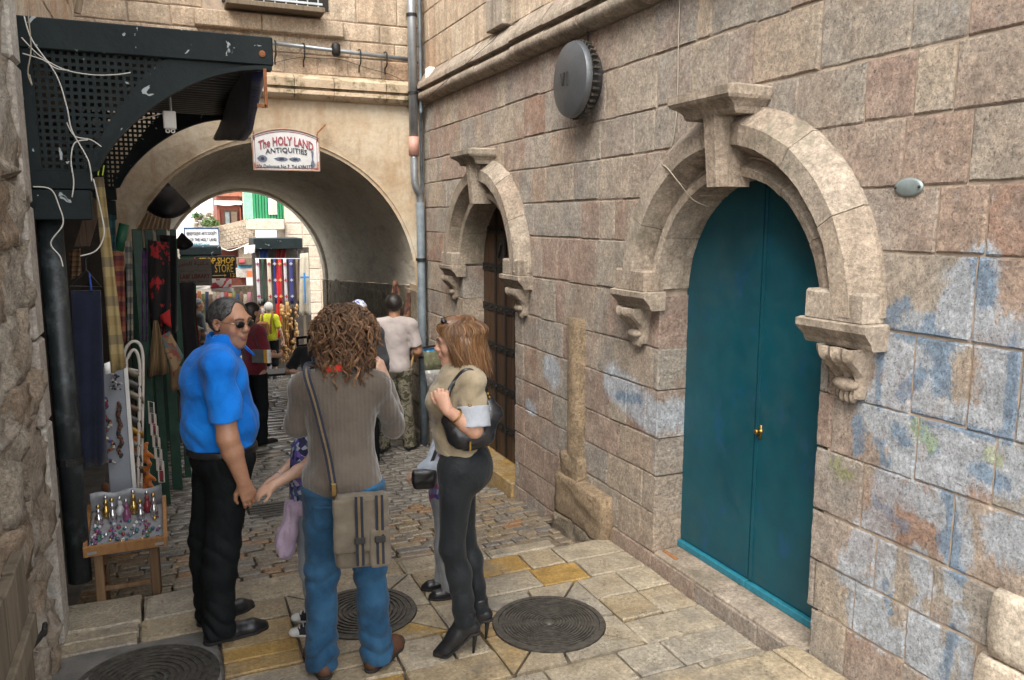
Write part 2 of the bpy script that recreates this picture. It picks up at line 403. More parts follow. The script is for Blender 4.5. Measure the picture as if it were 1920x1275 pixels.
while x < 2.68:
    x2 = min(2.69, x + rnd.uniform(.35, .6)); x2 = 2.69 if 2.69 - x2 < .2 else x2
    _n[0] += 1; us = [x + .006 + (x2 - x - .012) * i / 4 for i in range(5)]
    ed = step_y((x + x2) / 2) + rnd.uniform(-.02, .02)
    if ed - 4.55 > .1:
        put_stone('paving_slab', street, m_slab, stone_verts(us, [4.556] * 5, ed, ground_fn(rnd.uniform(-.005, .005)), .12, 3, .004, .012, _n[0], jit=.008))
    x = x2
x = -.66                               # upper step in the foreground
while x < 2.68:
    x2 = min(2.69, x + rnd.uniform(.45, .8)); _n[0] += 1
    for y0, y1 in ((2.38, 2.752), (1.95, 2.375)):
        us = [x + .006 + (x2 - x - .012) * i / 4 for i in range(5)]
        put_stone('paving_slab', street, m_slab, stone_verts(us, [y0] * 5, y1, ground_fn(.15), .17, 3, .003, .012, _n[0] + int(y0*100), jit=.006))
    x = x2
for key, (cx, cy, rr) in CIRC.items():                  # cut stones fitted round two manholes
    if key not in SQ: continue
    xa, xb, ya, yb = SQ[key]; ro = rr + .035
    cs = [(xb, yb), (cx + .05, yb), (xa, yb), (xa, cy), (xa, ya), (cx - .08, ya), (xb, ya), (xb, cy - .06)]
    for k in range(8):
        p, q = cs[k], cs[(k+1) % 8]; a0 = math.atan2(p[1]-cy, p[0]-cx); a1 = math.atan2(q[1]-cy, q[0]-cx)
        if a1 < a0: a1 += 2*math.pi
        a0 += .025; a1 -= .025; poly = []
        for t in range(5):
            an = a1 + (a0 - a1) * t / 4; poly.append((cx + ro*math.cos(an), cy + ro*math.sin(an)))
        mid = ((p[0]+q[0])/2, (p[1]+q[1])/2)
        for c, o_ in ((p, q), (q, p)):
            sh = Vector((o_[0]-c[0], o_[1]-c[1])).normalized() * .012; poly.append((c[0] + sh.x + (cx-c[0])*.02, c[1] + sh.y + (cy-c[1])*.02))
        z = rnd.uniform(-.004, .003)
        o = MB().prism(poly, lambda u, v, t: (u, v, t), -.03, z).build('paving_slab', m_slab, street); fix_normals(o)
# concrete patch round the third cover
o = MB().grid(lambda a, b: (-.66 + .79*a, 3.255 + 1.04*b, -.001 + .006*mnoise.noise((a*6, b*6, 1))), 8, 8).build('concrete_patch', m_conc, street)
# cobbles: nearest 300 individually, the rest joined
setts = []
y = 0.0
yy = 4.93
while yy < 8.75:
    d = rnd.uniform(.075, .115); x = -.66 - rnd.uniform(0, .12)
    while x < 2.75:
        w = rnd.uniform(.12, .27) if x < 1.6 else rnd.uniform(.10, .17); x2 = x + w; xm = (x + x2)/2
        arc = .10 * math.sin((xm + .35) * 2.1) - .085 * (xm - 1)
        a, b = yy + arc, yy + d + arc
        if a > step_y(xm) + .0 and x2 < 2.74: setts.append((x, x2, a, b))
        x = x2
    yy += d
def sett_vf(s, k):
    x0, x1, y0, y1 = s; g = .0045; zc = gz((x0+x1)/2, (y0+y1)/2); us = [x0+g, (x0+x1)/2, x1-g] if x1-x0 < .2 else [x0+g, x0+(x1-x0)*.33, x0+(x1-x0)*.66, x1-g]
    return stone_verts(us, [y0+g]*len(us), y1-g, ground_fn(zc + rnd.uniform(-.006, .006), rnd.uniform(-.04, .04), rnd.uniform(-.05, .05) - .055, (x0+x1)/2, (y0+y1)/2), .03, 2, .0025, .007, k + 5000, jit=.005)
setts.sort(key=lambda s: s[2])
rest = MB()
for k, s in enumerate(setts):
    vf = sett_vf(s, k)
    if k < 300:
        o = put_stone('cobblestone', street, m_sett, vf)
    else: rest.add(*vf)
yy = 8.8
while yy < 24:
    d = rnd.uniform(.18, .27); x = -.6 - rnd.uniform(0, .3); xr = 4.4
    while x < xr:
        x2 = x + rnd.uniform(.25, .5); s = (x, x2, yy, yy + d); k = int(x*100) + int(yy*1000)
        zc = gz(0, yy + d/2); us = [x + .008, (x+x2)/2, x2 - .008]
        rest.add(*stone_verts(us, [yy+.008]*3, yy+d-.008, ground_fn(zc + rnd.uniform(-.006, .006), rnd.uniform(-.03, .03), rnd.uniform(-.04, .04) - .08, (x+x2)/2, yy+d/2), .03, 2, .004, .012, k, jit=.008))
        x = x2
    yy += d
def _sett_rest():
    t = NT('cobbles far'); c = t.ramp(t.voro(4.5, None, 'F1', 'Color'), [(0, (.19, .175, .155)), (.5, (.25, .22, .18)), (1, (.17, .16, .15))])
    c = t.mix(1.0, c, t.ramp(t.noise(18, 4, .7), [(.3, .7), (.7, 1.15)]), 'MULTIPLY'); t.col(c); t.rough(t.ramp(t.noise(5, 4, .7), [(.3, .10), (.7, .3)]))
    t.bump(t.noise(40, 4, .7), .012, .35); return t.m
m_sett2 = _sett_rest()
o = rest.build('cobbles', m_sett2, street, smooth=True); o['kind'] = 'stuff'

# ---------------------------------------------------------------- right building (wall with the two arched doors)
rb = thing('stone_building', 'long pinkish limestone building on the right with two arched doorways and a moulded cornice', 'building', (W0, 5, 0))
OPEN = [(3.35, .645, 1.72, .125), (6.80, .64, 1.70, -.12)]
ROUT = .955
def wall_fn(u, v, n): return (W0 - n, u, v)
courses = [-.75, -.42, -.12, .10, .36, .60, .84, 1.14, 1.40, 1.72, 2.04, 2.30, 2.57, 2.82, 3.12, 3.41]
upper = [3.74, 4.05, 4.36, 4.66, 4.98, 5.3, 5.65]
store = []
def add_wall_stone(y0, y1, z0, z1, k, up=False):
    g = .0035; rg = random.Random(k); pieces = []
    zz0 = z0 + rg.uniform(-.006, .006)
    pieces = [(y0 + g, y1 - g)]; above = None; touch = False
    for yc, hw, zs, sill in OPEN:
        if z1 <= zs + .03 and z1 > sill + .02:
            new = []
            for a, b in pieces:
                if b <= yc - hw or a >= yc + hw: new.append((a, b)); continue
                touch = True
                if a < yc - hw: new.append((a, yc - hw))
                if b > yc + hw: new.append((yc + hw, b))
            pieces = new
        elif z1 > zs + .03 and y1 > yc - ROUT and y0 < yc + ROUT: above = (yc, zs)
    for a, b in pieces:
        if b - a < .03: continue
        n = max(4, int((b - a) / .042))
        us = [a + (b - a) * i / n for i in range(n + 1)]
        den = up is False and a < 2.75 and z0 < 2.1
        den2 = (not up) and 3.99 < a < 5.9 and z0 < 1.4
        nv = 5 if not up else 3
        if den or den2:
            n = max(4, int((b-a)/.03)); us = [a + (b-a)*i/n for i in range(n+1)]; nv = 9
        bots = [zz0 + g] * len(us)
        if above:
            yc, zs = above; n = max(6, int((b-a)/.05)); us = [a + (b-a)*i/n for i in range(n+1)]
            bots = [max(zz0 + g, zs + math.sqrt(max(0, ROUT**2 - (u - yc)**2)) if abs(u - yc) < ROUT else -9) for u in us]
            runs = []; cur = []
            for u, bt in zip(us, bots):
                if bt < z1 - .02: cur.append((u, bt))
                else:
                    if len(cur) > 1: runs.append(cur)
                    cur = []
            if len(cur) > 1: runs.append(cur)
        else: runs = [list(zip(us, bots))]
        for rr in runs:
            uu = [q[0] for q in rr]; bb = [q[1] for q in rr]
            reveal = any(abs(e - (yc + s*hw)) < .012 for e in (uu[0], uu[-1]) for yc, hw, zs, sl in OPEN for s in (-1, 1)) and not above
            vf = stone_verts(uu, bb, z1 - g, wall_fn, .235 if reveal else .05, nv, .003 if up else .004, .0055, k*7 + int(a*13), flip=True, jit=.0035 if nv < 9 else .003)
            dist = math.hypot(W0, (a+b)/2) if (a+b)/2 > 1 else 99
            store.append(((b-a)*(z1-z0)/dist**2 * (0.2 if z0 > 4.4 else 1), vf, den or den2, up))
k = 0
for ci in range(len(courses) - 1):
    z0, z1 = courses[ci], courses[ci+1]; y = 1.0 + rnd.uniform(0, .3)
    while y < 8.69:
        k += 1; w = rnd.uniform(.2, .48); 
        if rnd.random() < .18: w = rnd.uniform(.12, .2)
        if z0 > 3.0 or z1 < .2: pass
        y2 = min(8.69, y + w)
        if z1 > gz(2.7, y) - .1: add_wall_stone(y, y2, z0, z1, k)
        y = y2
for ci in range(len(upper) - 1):
    y = 3.0
    while y < 8.69:
        k += 1; y2 = min(8.69, y + rnd.uniform(.22, .5)); add_wall_stone(y, y2, upper[ci], upper[ci+1], k, True); y = y2
store.sort(key=lambda s: -s[0])
restw = MB()
for i, (a, vf, den, up) in enumerate(store):
    if i < 299:
        o = put_stone('wall_stone', rb, m_upper if up else m_wall, vf)
        if den: paint_mesh(o)
    else: restw.add(*vf)
if restw.v:
    o = restw.build('wall_stones', m_wall, rb, smooth=False); o['kind'] = 'stuff'
# mortar core with the two openings left free
core = MB(); st = .06
ny, nz = int((8.69 - .6) / st), int((5.65 + 1.0) / st)
for i in range(ny):
    run = None
    for j in range(nz + 1):
        ya = .6 + i*st; za = -1.0 + j*st; yc_, zc_ = ya + st/2, za + st/2; inside = j == nz
        for yc, hw, zs, sill in OPEN:
            if abs(yc_ - yc) < hw + .04 and (sill - .05 < zc_ < zs or (zc_ >= zs and (yc_-yc)**2 + (zc_-zs)**2 < (hw+.05)**2)): inside = True
        if not inside and run is None: run = za
        if inside and run is not None:
            core.box((W0 + .007, ya, run), (W0 + .3, ya + st, za)); run = None
core.build('mortar', m_mortar, rb)

PROF = [(.0, -.235), (.0, .0), (.008, .030), (.045, .042), (.065, .018), (.10, -.012), (.125, .03), (.150, .10), (.158, .118), (.255, .122), (.262, .112), (.345, .030), (.345, -.03)]
def voussoir(yc, zs, hw, a0, a1, seed):
    """one stone of the moulded arch ring, angles from +y side"""
    mb = MB(); n = 5; m = len(PROF); rg = random.Random(seed); vs = []
    for i in range(n + 1):
        an = a0 + (a1 - a0) * i / n
        for r, p in PROF:
            rr = hw + r + rg.uniform(-.0025, .0025); vs.append((W0 - p + rg.uniform(-.002, .002), yc + rr*math.cos(an), zs + rr*math.sin(an)))
    fs = [(i*m+j, i*m+j+1, (i+1)*m+j+1, (i+1)*m+j) for i in range(n) for j in range(m-1)]
    fs += [tuple(range(m)), tuple(n*m + j for j in range(m))[::-1]]
    mb.add(vs, fs); return mb
def moulding(prof, y0, y1, extra=0.0):
    """capital: profile [(out, z)] swept round three sides"""
    mb = MB(); vs = []; m = len(prof)
    for p, z in prof: vs += [(W0 + .02, y0 - p*extra, z), (W0 - p, y0 - p*extra, z), (W0 - p, y1 + p*extra, z), (W0 + .02, y1 + p*extra, z)]
    fs = []
    for j in range(m-1):
        for i in range(3): fs.append((j*4+i, j*4+i+1, (j+1)*4+i+1, (j+1)*4+i))
    fs += [(0, 1, 2, 3)[::-1], tuple((m-1)*4 + i for i in range(4))]
    mb.add(vs, fs); return mb
def corbel(yc, zt, w):
    """scrolled bracket under a capital: S profile with fluted front"""
    mb = MB(); pts = []
    for i in range(22):
        t = i / 21; z = zt - .225 * t
        o = .118*(1 - t)**.8 + .022*math.sin(t*math.pi*2.3 + .3) + .012; pts.append((o, z))
    nu = 12; vs = []
    for o, z in pts:
        tt = (zt - z)/.225; ww = w*(1 - .34*tt)
        for i in range(nu + 1):
            u = i/nu - .5; fl = .010*math.cos(u*math.pi*2*3) if abs(u) < .45 else -.012
            vs.append((W0 - max(.004, o + fl), yc + u*ww, z))
    fs = [(j*(nu+1)+i, j*(nu+1)+i+1, (j+1)*(nu+1)+i+1, (j+1)*(nu+1)+i) for j in range(21) for i in range(nu)]
    b = len(vs)
    for o, z in pts:
        tt = (zt - z)/.225; ww = w*(1 - .34*tt); vs += [(W0 + .02, yc - ww/2, z), (W0 + .02, yc + ww/2, z)]
    for j in range(21):
        fs += [(b+2*j, j*(nu+1), (j+1)*(nu+1), b+2*j+2), (j*(nu+1)+nu, b+2*j+1, b+2*j+3, (j+1)*(nu+1)+nu)]
    mb.add(vs, fs)
    mb.ell((W0 - .105, yc, zt - .035), (.032, w*.5, .032), 10, 8); mb.ell((W0 - .05, yc, zt - .165), (.036, w*.34, .03), 10, 8)
    for s in (-1, 0, 1): mb.ell((W0 - .030, yc + s*.028, zt - .215), (.022, .016, .035), 8, 6)
    return mb
for di, (yc, hw, zs, sill) in enumerate(OPEN):
    angs = [0.03, .52, .98, 1.40, math.pi - 1.40, math.pi - .98, math.pi - .52, math.pi - .03]
    for a, (p, q) in enumerate(zip(angs, angs[1:])):
        o = fix_normals(voussoir(yc, zs + .02, hw, p + .003, q - .003, 50*di + a).build('arch_stone', m_trim, rb)); smooth_angle(o, 40)
    # keystone and its flared cap
    kb = MB()
    vs = []
    for z, w, p in ((zs + .615, .082, .150), (zs + .80, .088, .168), (zs + .97, .095, .185)):
        vs += [(W0 + .02, yc - w, z), (W0 - p*.75, yc - w, z), (W0 - p, yc - w*.45, z), (W0 - p, yc + w*.45, z), (W0 - p*.75, yc + w, z), (W0 + .02, yc + w, z)]
    kb.add(vs, [(j*6+i, j*6+(i+1) % 6, (j+1)*6+(i+1) % 6, (j+1)*6+i) for j in range(2) for i in range(6)] + [(5, 4, 3, 2, 1, 0), (12, 13, 14, 15, 16, 17)])
    fix_normals(kb.build('keystone', m_trim, rb))
    cz = zs + .955
    o = moulding([(.175, cz), (.185, cz + .012), (.19, cz + .03), (.215, cz + .05), (.25, cz + .065), (.262, cz + .08), (.265, cz + .12), (.20, cz + .135)], yc - .10, yc + .10, .55).build('keystone_cap', m_trim, rb); fix_normals(o)
    for s in (-1, 1):
        ya, yb = (yc + hw - .012, yc + hw + .345) if s > 0 else (yc - hw - .345, yc - hw + .012)
        o = MB().box((W0 - .118, ya + .01, zs + .02), (W0 + .03, yb - .01, zs + .155), .012).build('springer_block', m_trim, rb)
        o = moulding([(.075, zs - .085), (.085, zs - .07), (.09, zs - .055), (.11, zs - .035), (.125, zs - .02), (.134, zs - .008), (.136, zs + .022), (.11, zs + .028)], ya, yb, .12).build('capital', m_trim, rb); fix_normals(o)
        o = fix_normals(corbel((ya + yb)/2 + s*.03, zs - .08, .205).build('corbel', m_trim, rb)); smooth_angle(o, 50)
# steps under the doors
x = 0
for a, b in ((2.0, 2.50), (2.51, 3.02), (3.03, 3.55), (3.56, 4.0), (4.01, 4.6)):
    o = MB().box((W0 - .012, a, -.05), (W0 + .02, b, .098), .006).build('doorstep_riser', m_wall, rb)
for a, b in ((2.71, 3.40), (3.41, 3.985)):
    o = MB().box((W0 - .006, a, .045), (W0 + .33, b, .125), .012).build('doorstep', m_trim, rb)
o = MB().box((W0 - .03, 6.17, -.42), (W0 + .33, 7.43, -.115), .012).build('doorstep', m_slab, rb)

# teal door
def _teal():
    t = NT('teal painted steel'); n = t.noise(3, 5, .6); c = t.ramp(n, [(.3, (.002, .046, .066)), (.7, (.003, .066, .092))])
    c = t.mix(t.ramp(t.noise(26, 4, .7), [(.60, 0.0), (.68, .55)]), c, (.010, .040, .045))
    g = t.ramp(t.noise(7, 5, .7, t.scale(t.pos, (1, 1, .6))), [(.58, 0.0), (.66, .5)]); c = t.mix(g, c, (.006, .055, .15)); c = t.mix(t.ramp(t.noise(2.4, 6, .75), [(.52, 0.0), (.7, .45)]), c, (.03, .07, .075))
    t.col(c); t.rough(t.ramp(t.noise(9, 4, .6), [(.3, .38), (.7, .6)])); t.bump(t.noise(2.2, 2, .5), .03, .25); return t.m
m_teal = _teal(); m_teal2 = simple('turquoise painted sill', (.015, .15, .21), .5, .25, 25)
m_brass = simple('worn brass', (.30, .18, .05), .45, .2, 40, metal=1.0)
m_iron = simple('black iron', (.018, .016, .015), .55, .4, 30, .4, metal=.3)
m_void = simple('unlit interior', (.02, .018, .016), .9)
def leaf_mb(y0, y1, z0, yc, zs, R0, x0, x1, n=14):
    pol = []
    for i in range(n + 1):
        y = y0 + (y1 - y0)*i/n; pol.append((y, zs + math.sqrt(max(0, R0*R0 - (y - yc)**2))))
    pol = [(y1, z0), (y0, z0)] + pol
    return MB().prism(pol, lambda u, v, t: (t, u, v), x0, x1)
yc, hw, zs, sill = OPEN[0]
door = leaf_mb(yc - hw - .03, yc + hw + .03, sill, yc, zs + .02, hw + .03, W0 + .232, W0 + .28).build('door', m_teal, rb); fix_normals(door)
for y0, y1 in ((yc - hw - .01, yc - .008), (yc + .008, yc + hw + .01)):
    fix_normals(leaf_mb(y0, y1, sill + .05, yc, zs + .02, hw + .012, W0 + .20, W0 + .231).build('door_leaf', m_teal, door))
MB().box((W0 + .192, yc - .03, sill + .055), (W0 + .1995, yc - .011, 2.34)).build('cover_strip', m_teal, door)
MB().box((W0 + .175, yc - hw, sill + .001), (W0 + .2315, yc - .003, sill + .042), .004).build('sill_rail', m_teal2, door)
MB().box((W0 + .175, yc + .003, sill + .001), (W0 + .2315, yc + hw, sill + .042), .004).build('sill_rail', m_teal2, door)
kn = MB(); kn.lathe([(.017, 0), (.017, .004), (.009, .007), (.009, .02), (.014, .025), (.015, .034), (.008, .04)], (W0 + .2, yc - .045, 1.04), (-1, 0, 0), 12); kn.box((W0 + .195, yc - .055, 1.0), (W0 + .1998, yc - .035, 1.075))
fix_normals(kn.build('door_knob', m_brass, door, True))
# small wooden door with iron straps
m_plank = None
def _wood(name, a, b, sc_=1.0, rough=.6):
    t = NT(name); g = t.noise(6*sc_, 6, .65, t.scale(t.pos, (6, 6, .35)), .4)
    c = t.ramp(g, [(.3, a), (.55, b), (.75, tuple(x*.8 for x in b))]); c = t.mix(1.0, c, t.ramp(t.rand(), [(0, .7), (1, 1.2)]), 'MULTIPLY')
    t.col(c); t.rough(rough); t.bump(g, .008, .5); return t.m
m_plank = _wood('dark reddish oak', (.026, .013, .007), (.065, .033, .016))
yc, hw, zs, sill = OPEN[1]
d2 = leaf_mb(yc - hw - .03, yc + hw + .03, sill, yc, zs + .02, hw + .03, W0 + .245, W0 + .29).build('door', m_void, rb); fix_normals(d2); d2['label'] = 'wooden plank door with black iron straps'
n = 9
for i in range(n):
    y0 = yc - hw + 2*hw*i/n; y1 = yc - hw + 2*hw*(i+1)/n
    fix_normals(leaf_mb(y0 + .003, y1 - .003, sill + .01, yc, zs + .02, hw + .01, W0 + .218, W0 + .2445, 4).build('plank', m_plank, d2))
for z in (.18, .56, .95, 1.33, 1.72, 2.08):
    h = hw if z < zs else math.sqrt(max(.01, hw**2 - (z - zs)**2))
    s_ = MB().box((W0 + .208, yc - h, z - .035), (W0 + .2175, yc + h, z + .035)).build('iron_strap', m_iron, d2)
for y in (yc - .42, yc - .18, yc + .06, yc + .30):
    t_ = zs + math.sqrt(max(.01, hw**2 - (y - yc)**2)) - .02
    MB().box((W0 + .203, y - .018, sill + .02), (W0 + .2075, y + .018, t_)).build('iron_strap', m_iron, d2)
rv = MB()
for z in (.18, .56, .95, 1.33, 1.72, 2.08):
    for q in range(9): rv.ell((W0 + .2, yc - .55 + q*.137, z), .012, 6, 4)
rv.build('rivets', m_iron, d2)
lk = MB().box((W0 + .17, yc + .02, 1.78), (W0 + .2, yc + .14, 2.0), .006); lk.bar((W0 + .165, yc + .05, 1.95), (W0 + .165, yc + .12, 1.83), .03); lk.build('lock_plate', m_iron, d2)
# cornice of the right building
CP = [(-.02, 3.415), (.035, 3.418), (.05, 3.425), (.085, 3.436), (.108, 3.46), (.112, 3.49), (.10, 3.515), (.072, 3.53), (.066, 3.54), (.066, 3.555), (.115, 3.56), (.115, 3.60), (.105, 3.615), (.012, 3.735), (-.02, 3.738)]
y = 2.2; k = 0
while y < 8.6:
    y2 = min(8.62, y + rnd.uniform(.5, .85)); k += 1; m = len(CP); vs = []
    dz, dx = rnd.uniform(-.006, .006), rnd.uniform(-.004, .004)
    for yy in (y + .004, (y+y2)/2, y2 - .004): vs += [(W0 - p + dx, yy, z + dz) for p, z in CP]
    o = MB().add(vs, [(i*m+j, i*m+j+1, (i+1)*m+j+1, (i+1)*m+j) for i in range(2) for j in range(m-1)] + [tuple(range(m)), tuple(2*m + j for j in range(m))[::-1]]).build('cornice_block', m_trim, rb)
    smooth_angle(fix_normals(o), 40); y = y2
# pilaster strip on the upper storey
for z0, z1 in ((3.745, 4.1), (4.11, 4.62), (4.63, 5.2)): MB().box((W0 - .075, 6.25, z0), (W0 + .01, 6.62, z1), .01).build('pilaster_block', m_trim, rb)
# half column and rough plinth built into the wall
hc = MB(); vs = []; N = 9; zs_ = [.42 + .05*i for i in range(22)]
for z in zs_:
    for i in range(N + 1):
        a = math.pi*i/N; rr = .115 + .008*mnoise.noise((a*3, z*6, 3)); vs.append((W0 + .02 - rr*math.sin(a)*.75 , 5.02 - rr*math.cos(a), z))
hc.add(vs, [(j*(N+1)+i, j*(N+1)+i+1, (j+1)*(N+1)+i+1, (j+1)*(N+1)+i) for j in range(21) for i in range(N)] + [tuple(range(N+1))[::-1], tuple(21*(N+1)+i for i in range(N+1))])
m_column = stone_mat('weathered brown column stone', [(0, (.27, .185, .11)), (.5, (.34, .25, .16)), (1, (.28, .20, .12))], bump=1.0, mott=(.6, 1.3))
o = fix_normals(hc.build('half_column', m_column, rb, True))
def rough_blob(name, lo, hi, parent, mat, seed, amp=.03, n=10, face='x'):
    mb = MB(); lo, hi = Vector(lo), Vector(hi)
    bm = bmesh.new(); bmesh.ops.create_cube(bm, size=1); bmesh.ops.subdivide_edges(bm, edges=bm.edges[:], cuts=n, use_grid_fill=True)
    for v in bm.verts:
        q = v.co.copy(); mx = max(abs(q.x), abs(q.y), abs(q.z)); sph = q.normalized()*.62; q = q.lerp(sph, .22)
        p = Vector((lo.x + (q.x+.5)*(hi.x-lo.x), lo.y + (q.y+.5)*(hi.y-lo.y), lo.z + (q.z+.5)*(hi.z-lo.z)))
        d = mnoise.fractal(p*7 + Vector((seed, 0, 0)), .8, 2.1, 4)
        v.co = p + Vector((d, d*.5, d*.6))*amp
    bm.verts.index_update(); mb.add([v.co[:] for v in bm.verts], [[v.index for v in f.verts] for f in bm.faces]); bm.free()
    return fix_normals(mb.build(name, mat, parent, True))
rough_blob('plinth_stone', (W0 - .09, 4.50, -.02), (W0 + .08, 5.22, .30), rb, m_column, 3, .02)
rough_blob('plinth_stone', (W0 - .10, 4.48, -.34), (W0 + .08, 5.24, -.01), rb, m_dark, 8, .03)
rough_blob('plinth_stone', (W0 - .07, 4.88, .27), (W0 + .08, 5.17, .47), rb, m_column, 5, .02)
# ---------------------------------------------------------------- building across the end, with the vaulted passage
fb = thing('passage_building', 'ochre plastered building across the street end with a vaulted passage through it', 'building', (1.1, D0, -.4))
ACX, ASZ, ARX, ARZ = 1.10, 1.43, 1.53, 1.58      # near mouth
BCX, BSZ, BRX, BRZ = 1.40, 1.0, 1.50, 1.74       # far mouth
def arch_pt(t, an):
    cx = ACX + (BCX-ACX)*t; cz = ASZ + (BSZ-ASZ)*t; rx = ARX + (BRX-ARX)*t; rz = ARZ + (BRZ-ARZ)*t
    return cx + rx*math.cos(an), D0 + (D1 - D0)*t, cz + rz*math.sin(an)
pl = MB(); N = 40; XL, XR, ZT = -.80, W0 + .25, 3.42
outer = []; inner = []
def ray_rect(an):
    cx, cz = ACX, ASZ; dx, dz = math.cos(an), math.sin(an); s = 1e9
    if dx > 1e-6: s = min(s, (XR - cx)/dx)
    if dx < -1e-6: s = min(s, (XL - cx)/dx)
    if dz > 1e-6: s = min(s, (ZT - cz)/dz)
    return cx + s*dx, cz + s*dz
for i in range(N + 1):
    an = math.pi*i/N; x, y, z = arch_pt(0, an); x -= .035*math.cos(an); z -= .04*math.sin(an); inner.append((x, z)); outer.append(ray_rect(an))
vs = []
for (x, z), (xo, zo) in zip(inner, outer):
    for k in range(5): vs.append((x + (xo-x)*k/4, D0 + (.02 if k == 0 else 0), z + (zo-z)*k/4))
pl.add(vs, [(i*5+k, i*5+k+1, (i+1)*5+k+1, (i+1)*5+k) for i in range(N) for k in range(4)])
corner = [(XR, ZT), (XL, ZT)]
# corner triangles of the rectangle
for cxn, czn in corner:
    best = sorted(range(N+1), key=lambda i: math.hypot(outer[i][0]-cxn, outer[i][1]-czn))[:2]
    pl.add([(cxn, D0, czn)] + [(outer[i][0], D0, outer[i][1]) for i in best], [(0, 1, 2)])
pl.box((ACX + ARX, D0, -1.0), (XR, D0 + .4, ASZ)); pl.box((XL, D0, -1.0), (ACX - ARX, D0 + .4, ASZ))
fix_normals(pl.build('plaster_wall', m_plaster, fb))
va = MB(); NV = 26
va.grid(lambda a, b: tuple(Vector(arch_pt(b, math.pi*a)) + Vector((0, 0, .035*mnoise.noise((a*5, b*9, 7))))), 36, NV)
o = va.build('vault', m_vault, fb, True)
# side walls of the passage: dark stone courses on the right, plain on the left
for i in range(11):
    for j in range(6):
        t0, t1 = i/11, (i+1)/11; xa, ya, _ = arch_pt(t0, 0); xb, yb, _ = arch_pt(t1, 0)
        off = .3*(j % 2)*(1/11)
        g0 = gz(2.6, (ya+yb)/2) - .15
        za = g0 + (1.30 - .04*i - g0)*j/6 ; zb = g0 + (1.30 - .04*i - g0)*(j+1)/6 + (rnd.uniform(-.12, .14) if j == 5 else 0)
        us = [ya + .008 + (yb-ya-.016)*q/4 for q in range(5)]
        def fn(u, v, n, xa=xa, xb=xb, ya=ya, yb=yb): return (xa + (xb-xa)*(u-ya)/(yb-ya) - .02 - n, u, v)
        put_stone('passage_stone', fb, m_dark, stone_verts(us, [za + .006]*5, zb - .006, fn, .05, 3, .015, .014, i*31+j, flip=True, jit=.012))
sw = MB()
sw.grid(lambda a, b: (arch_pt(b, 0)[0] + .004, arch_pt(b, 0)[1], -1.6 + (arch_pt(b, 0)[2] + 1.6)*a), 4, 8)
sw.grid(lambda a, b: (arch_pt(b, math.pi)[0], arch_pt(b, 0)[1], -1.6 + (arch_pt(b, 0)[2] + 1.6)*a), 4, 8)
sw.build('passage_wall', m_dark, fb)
# thicker rib at the far mouth and its jambs
rib = MB(); vs = []
for i in range(31):
    an = math.pi*i/30
    for t, k in ((.95, .0), (.95, -.05), (1.0, -.05), (1.0, .0)):
        x, y, z = arch_pt(t, an); cx = BCX; cz = BSZ; vs.append((x + k*math.cos(an), y, z + k*math.sin(an)))
rib.add(vs, [(i*4+k, i*4+(k+1) % 4, (i+1)*4+(k+1) % 4, (i+1)*4+k) for i in range(30) for k in range(4)])
fix_normals(rib.build('arch_rib', m_vault, fb))
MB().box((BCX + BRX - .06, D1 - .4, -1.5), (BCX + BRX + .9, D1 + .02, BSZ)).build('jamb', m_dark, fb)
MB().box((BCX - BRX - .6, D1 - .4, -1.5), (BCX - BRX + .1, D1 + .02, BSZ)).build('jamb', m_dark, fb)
# masonry above the cornice
def fac_fn(u, v, n): return (u, D0 - n, v)
fc = [3.66, 3.86, 4.03, 4.22, 4.56, 4.92, 5.3, 5.7]
k = 900
for ci in range(len(fc)-1):
    x = -1.0
    while x < 2.64:
        k += 1; x2 = min(2.68, x + rnd.uniform(.3, .55)); x2 = 2.68 if 2.68 - x2 < .15 else x2
        big = fc[ci] >= 4.0 and fc[ci] < 4.2 and x < 1.8
        if not (fc[ci] >= 4.2 and .62 < (x+x2)/2 < 1.72):
            us = [x + .004 + (x2-x-.008)*q/4 for q in range(5)]
            put_stone('wall_stone', fb, m_upper, stone_verts(us, [fc[ci] + .004]*5, fc[ci+1] - .004, fac_fn, .05, 3, .004, .008, k))
        x = x2
MB().box((-1.4, D0 + .012, 3.3), (W0 + .3, D0 + .3, 5.7)).build('mortar', m_mortar, fb)
for a, b in ((.40, 1.02), (1.025, 1.84)): MB().box((a, D0 - .075, 4.045), (b, D0 + .01, 4.20), .01).build('sill_block', m_upper, fb)
CP2 = [(-.02, 3.40), (.05, 3.405), (.085, 3.42), (.11, 3.45), (.105, 3.485), (.07, 3.505), (.068, 3.515), (.115, 3.52), (.118, 3.60), (.09, 3.62), (.01, 3.66), (-.02, 3.66)]
def _moss():
    t = NT('mossy cornice stone'); c = t.ramp(t.noise(6, 5, .6), [(.3, (.40, .29, .19)), (.7, (.50, .40, .29))])
    c = t.mix(t.ramp(t.noise(5, 6, .75), [(.5, 0.0), (.62, .85)]), c, (.075, .07, .025)); t.col(c); t.rough(.9); t.bump(t.noise(40, 5, .7), .02, .5); return t.m
m_moss = _moss()
x = -.55
while x < 2.55:
    x2 = min(2.58, x + rnd.uniform(.3, .6)); m = len(CP2); vs = []
    for xx in (x + .003, x2 - .003): vs += [(xx, D0 - p, z) for p, z in CP2]
    o = fix_normals(MB().add(vs, [(j, j+1, m+j+1, m+j) for j in range(m-1)] + [tuple(range(m)), tuple(m+j for j in range(m))[::-1]]).build('cornice_block', m_moss, fb)); smooth_angle(o, 40); x = x2
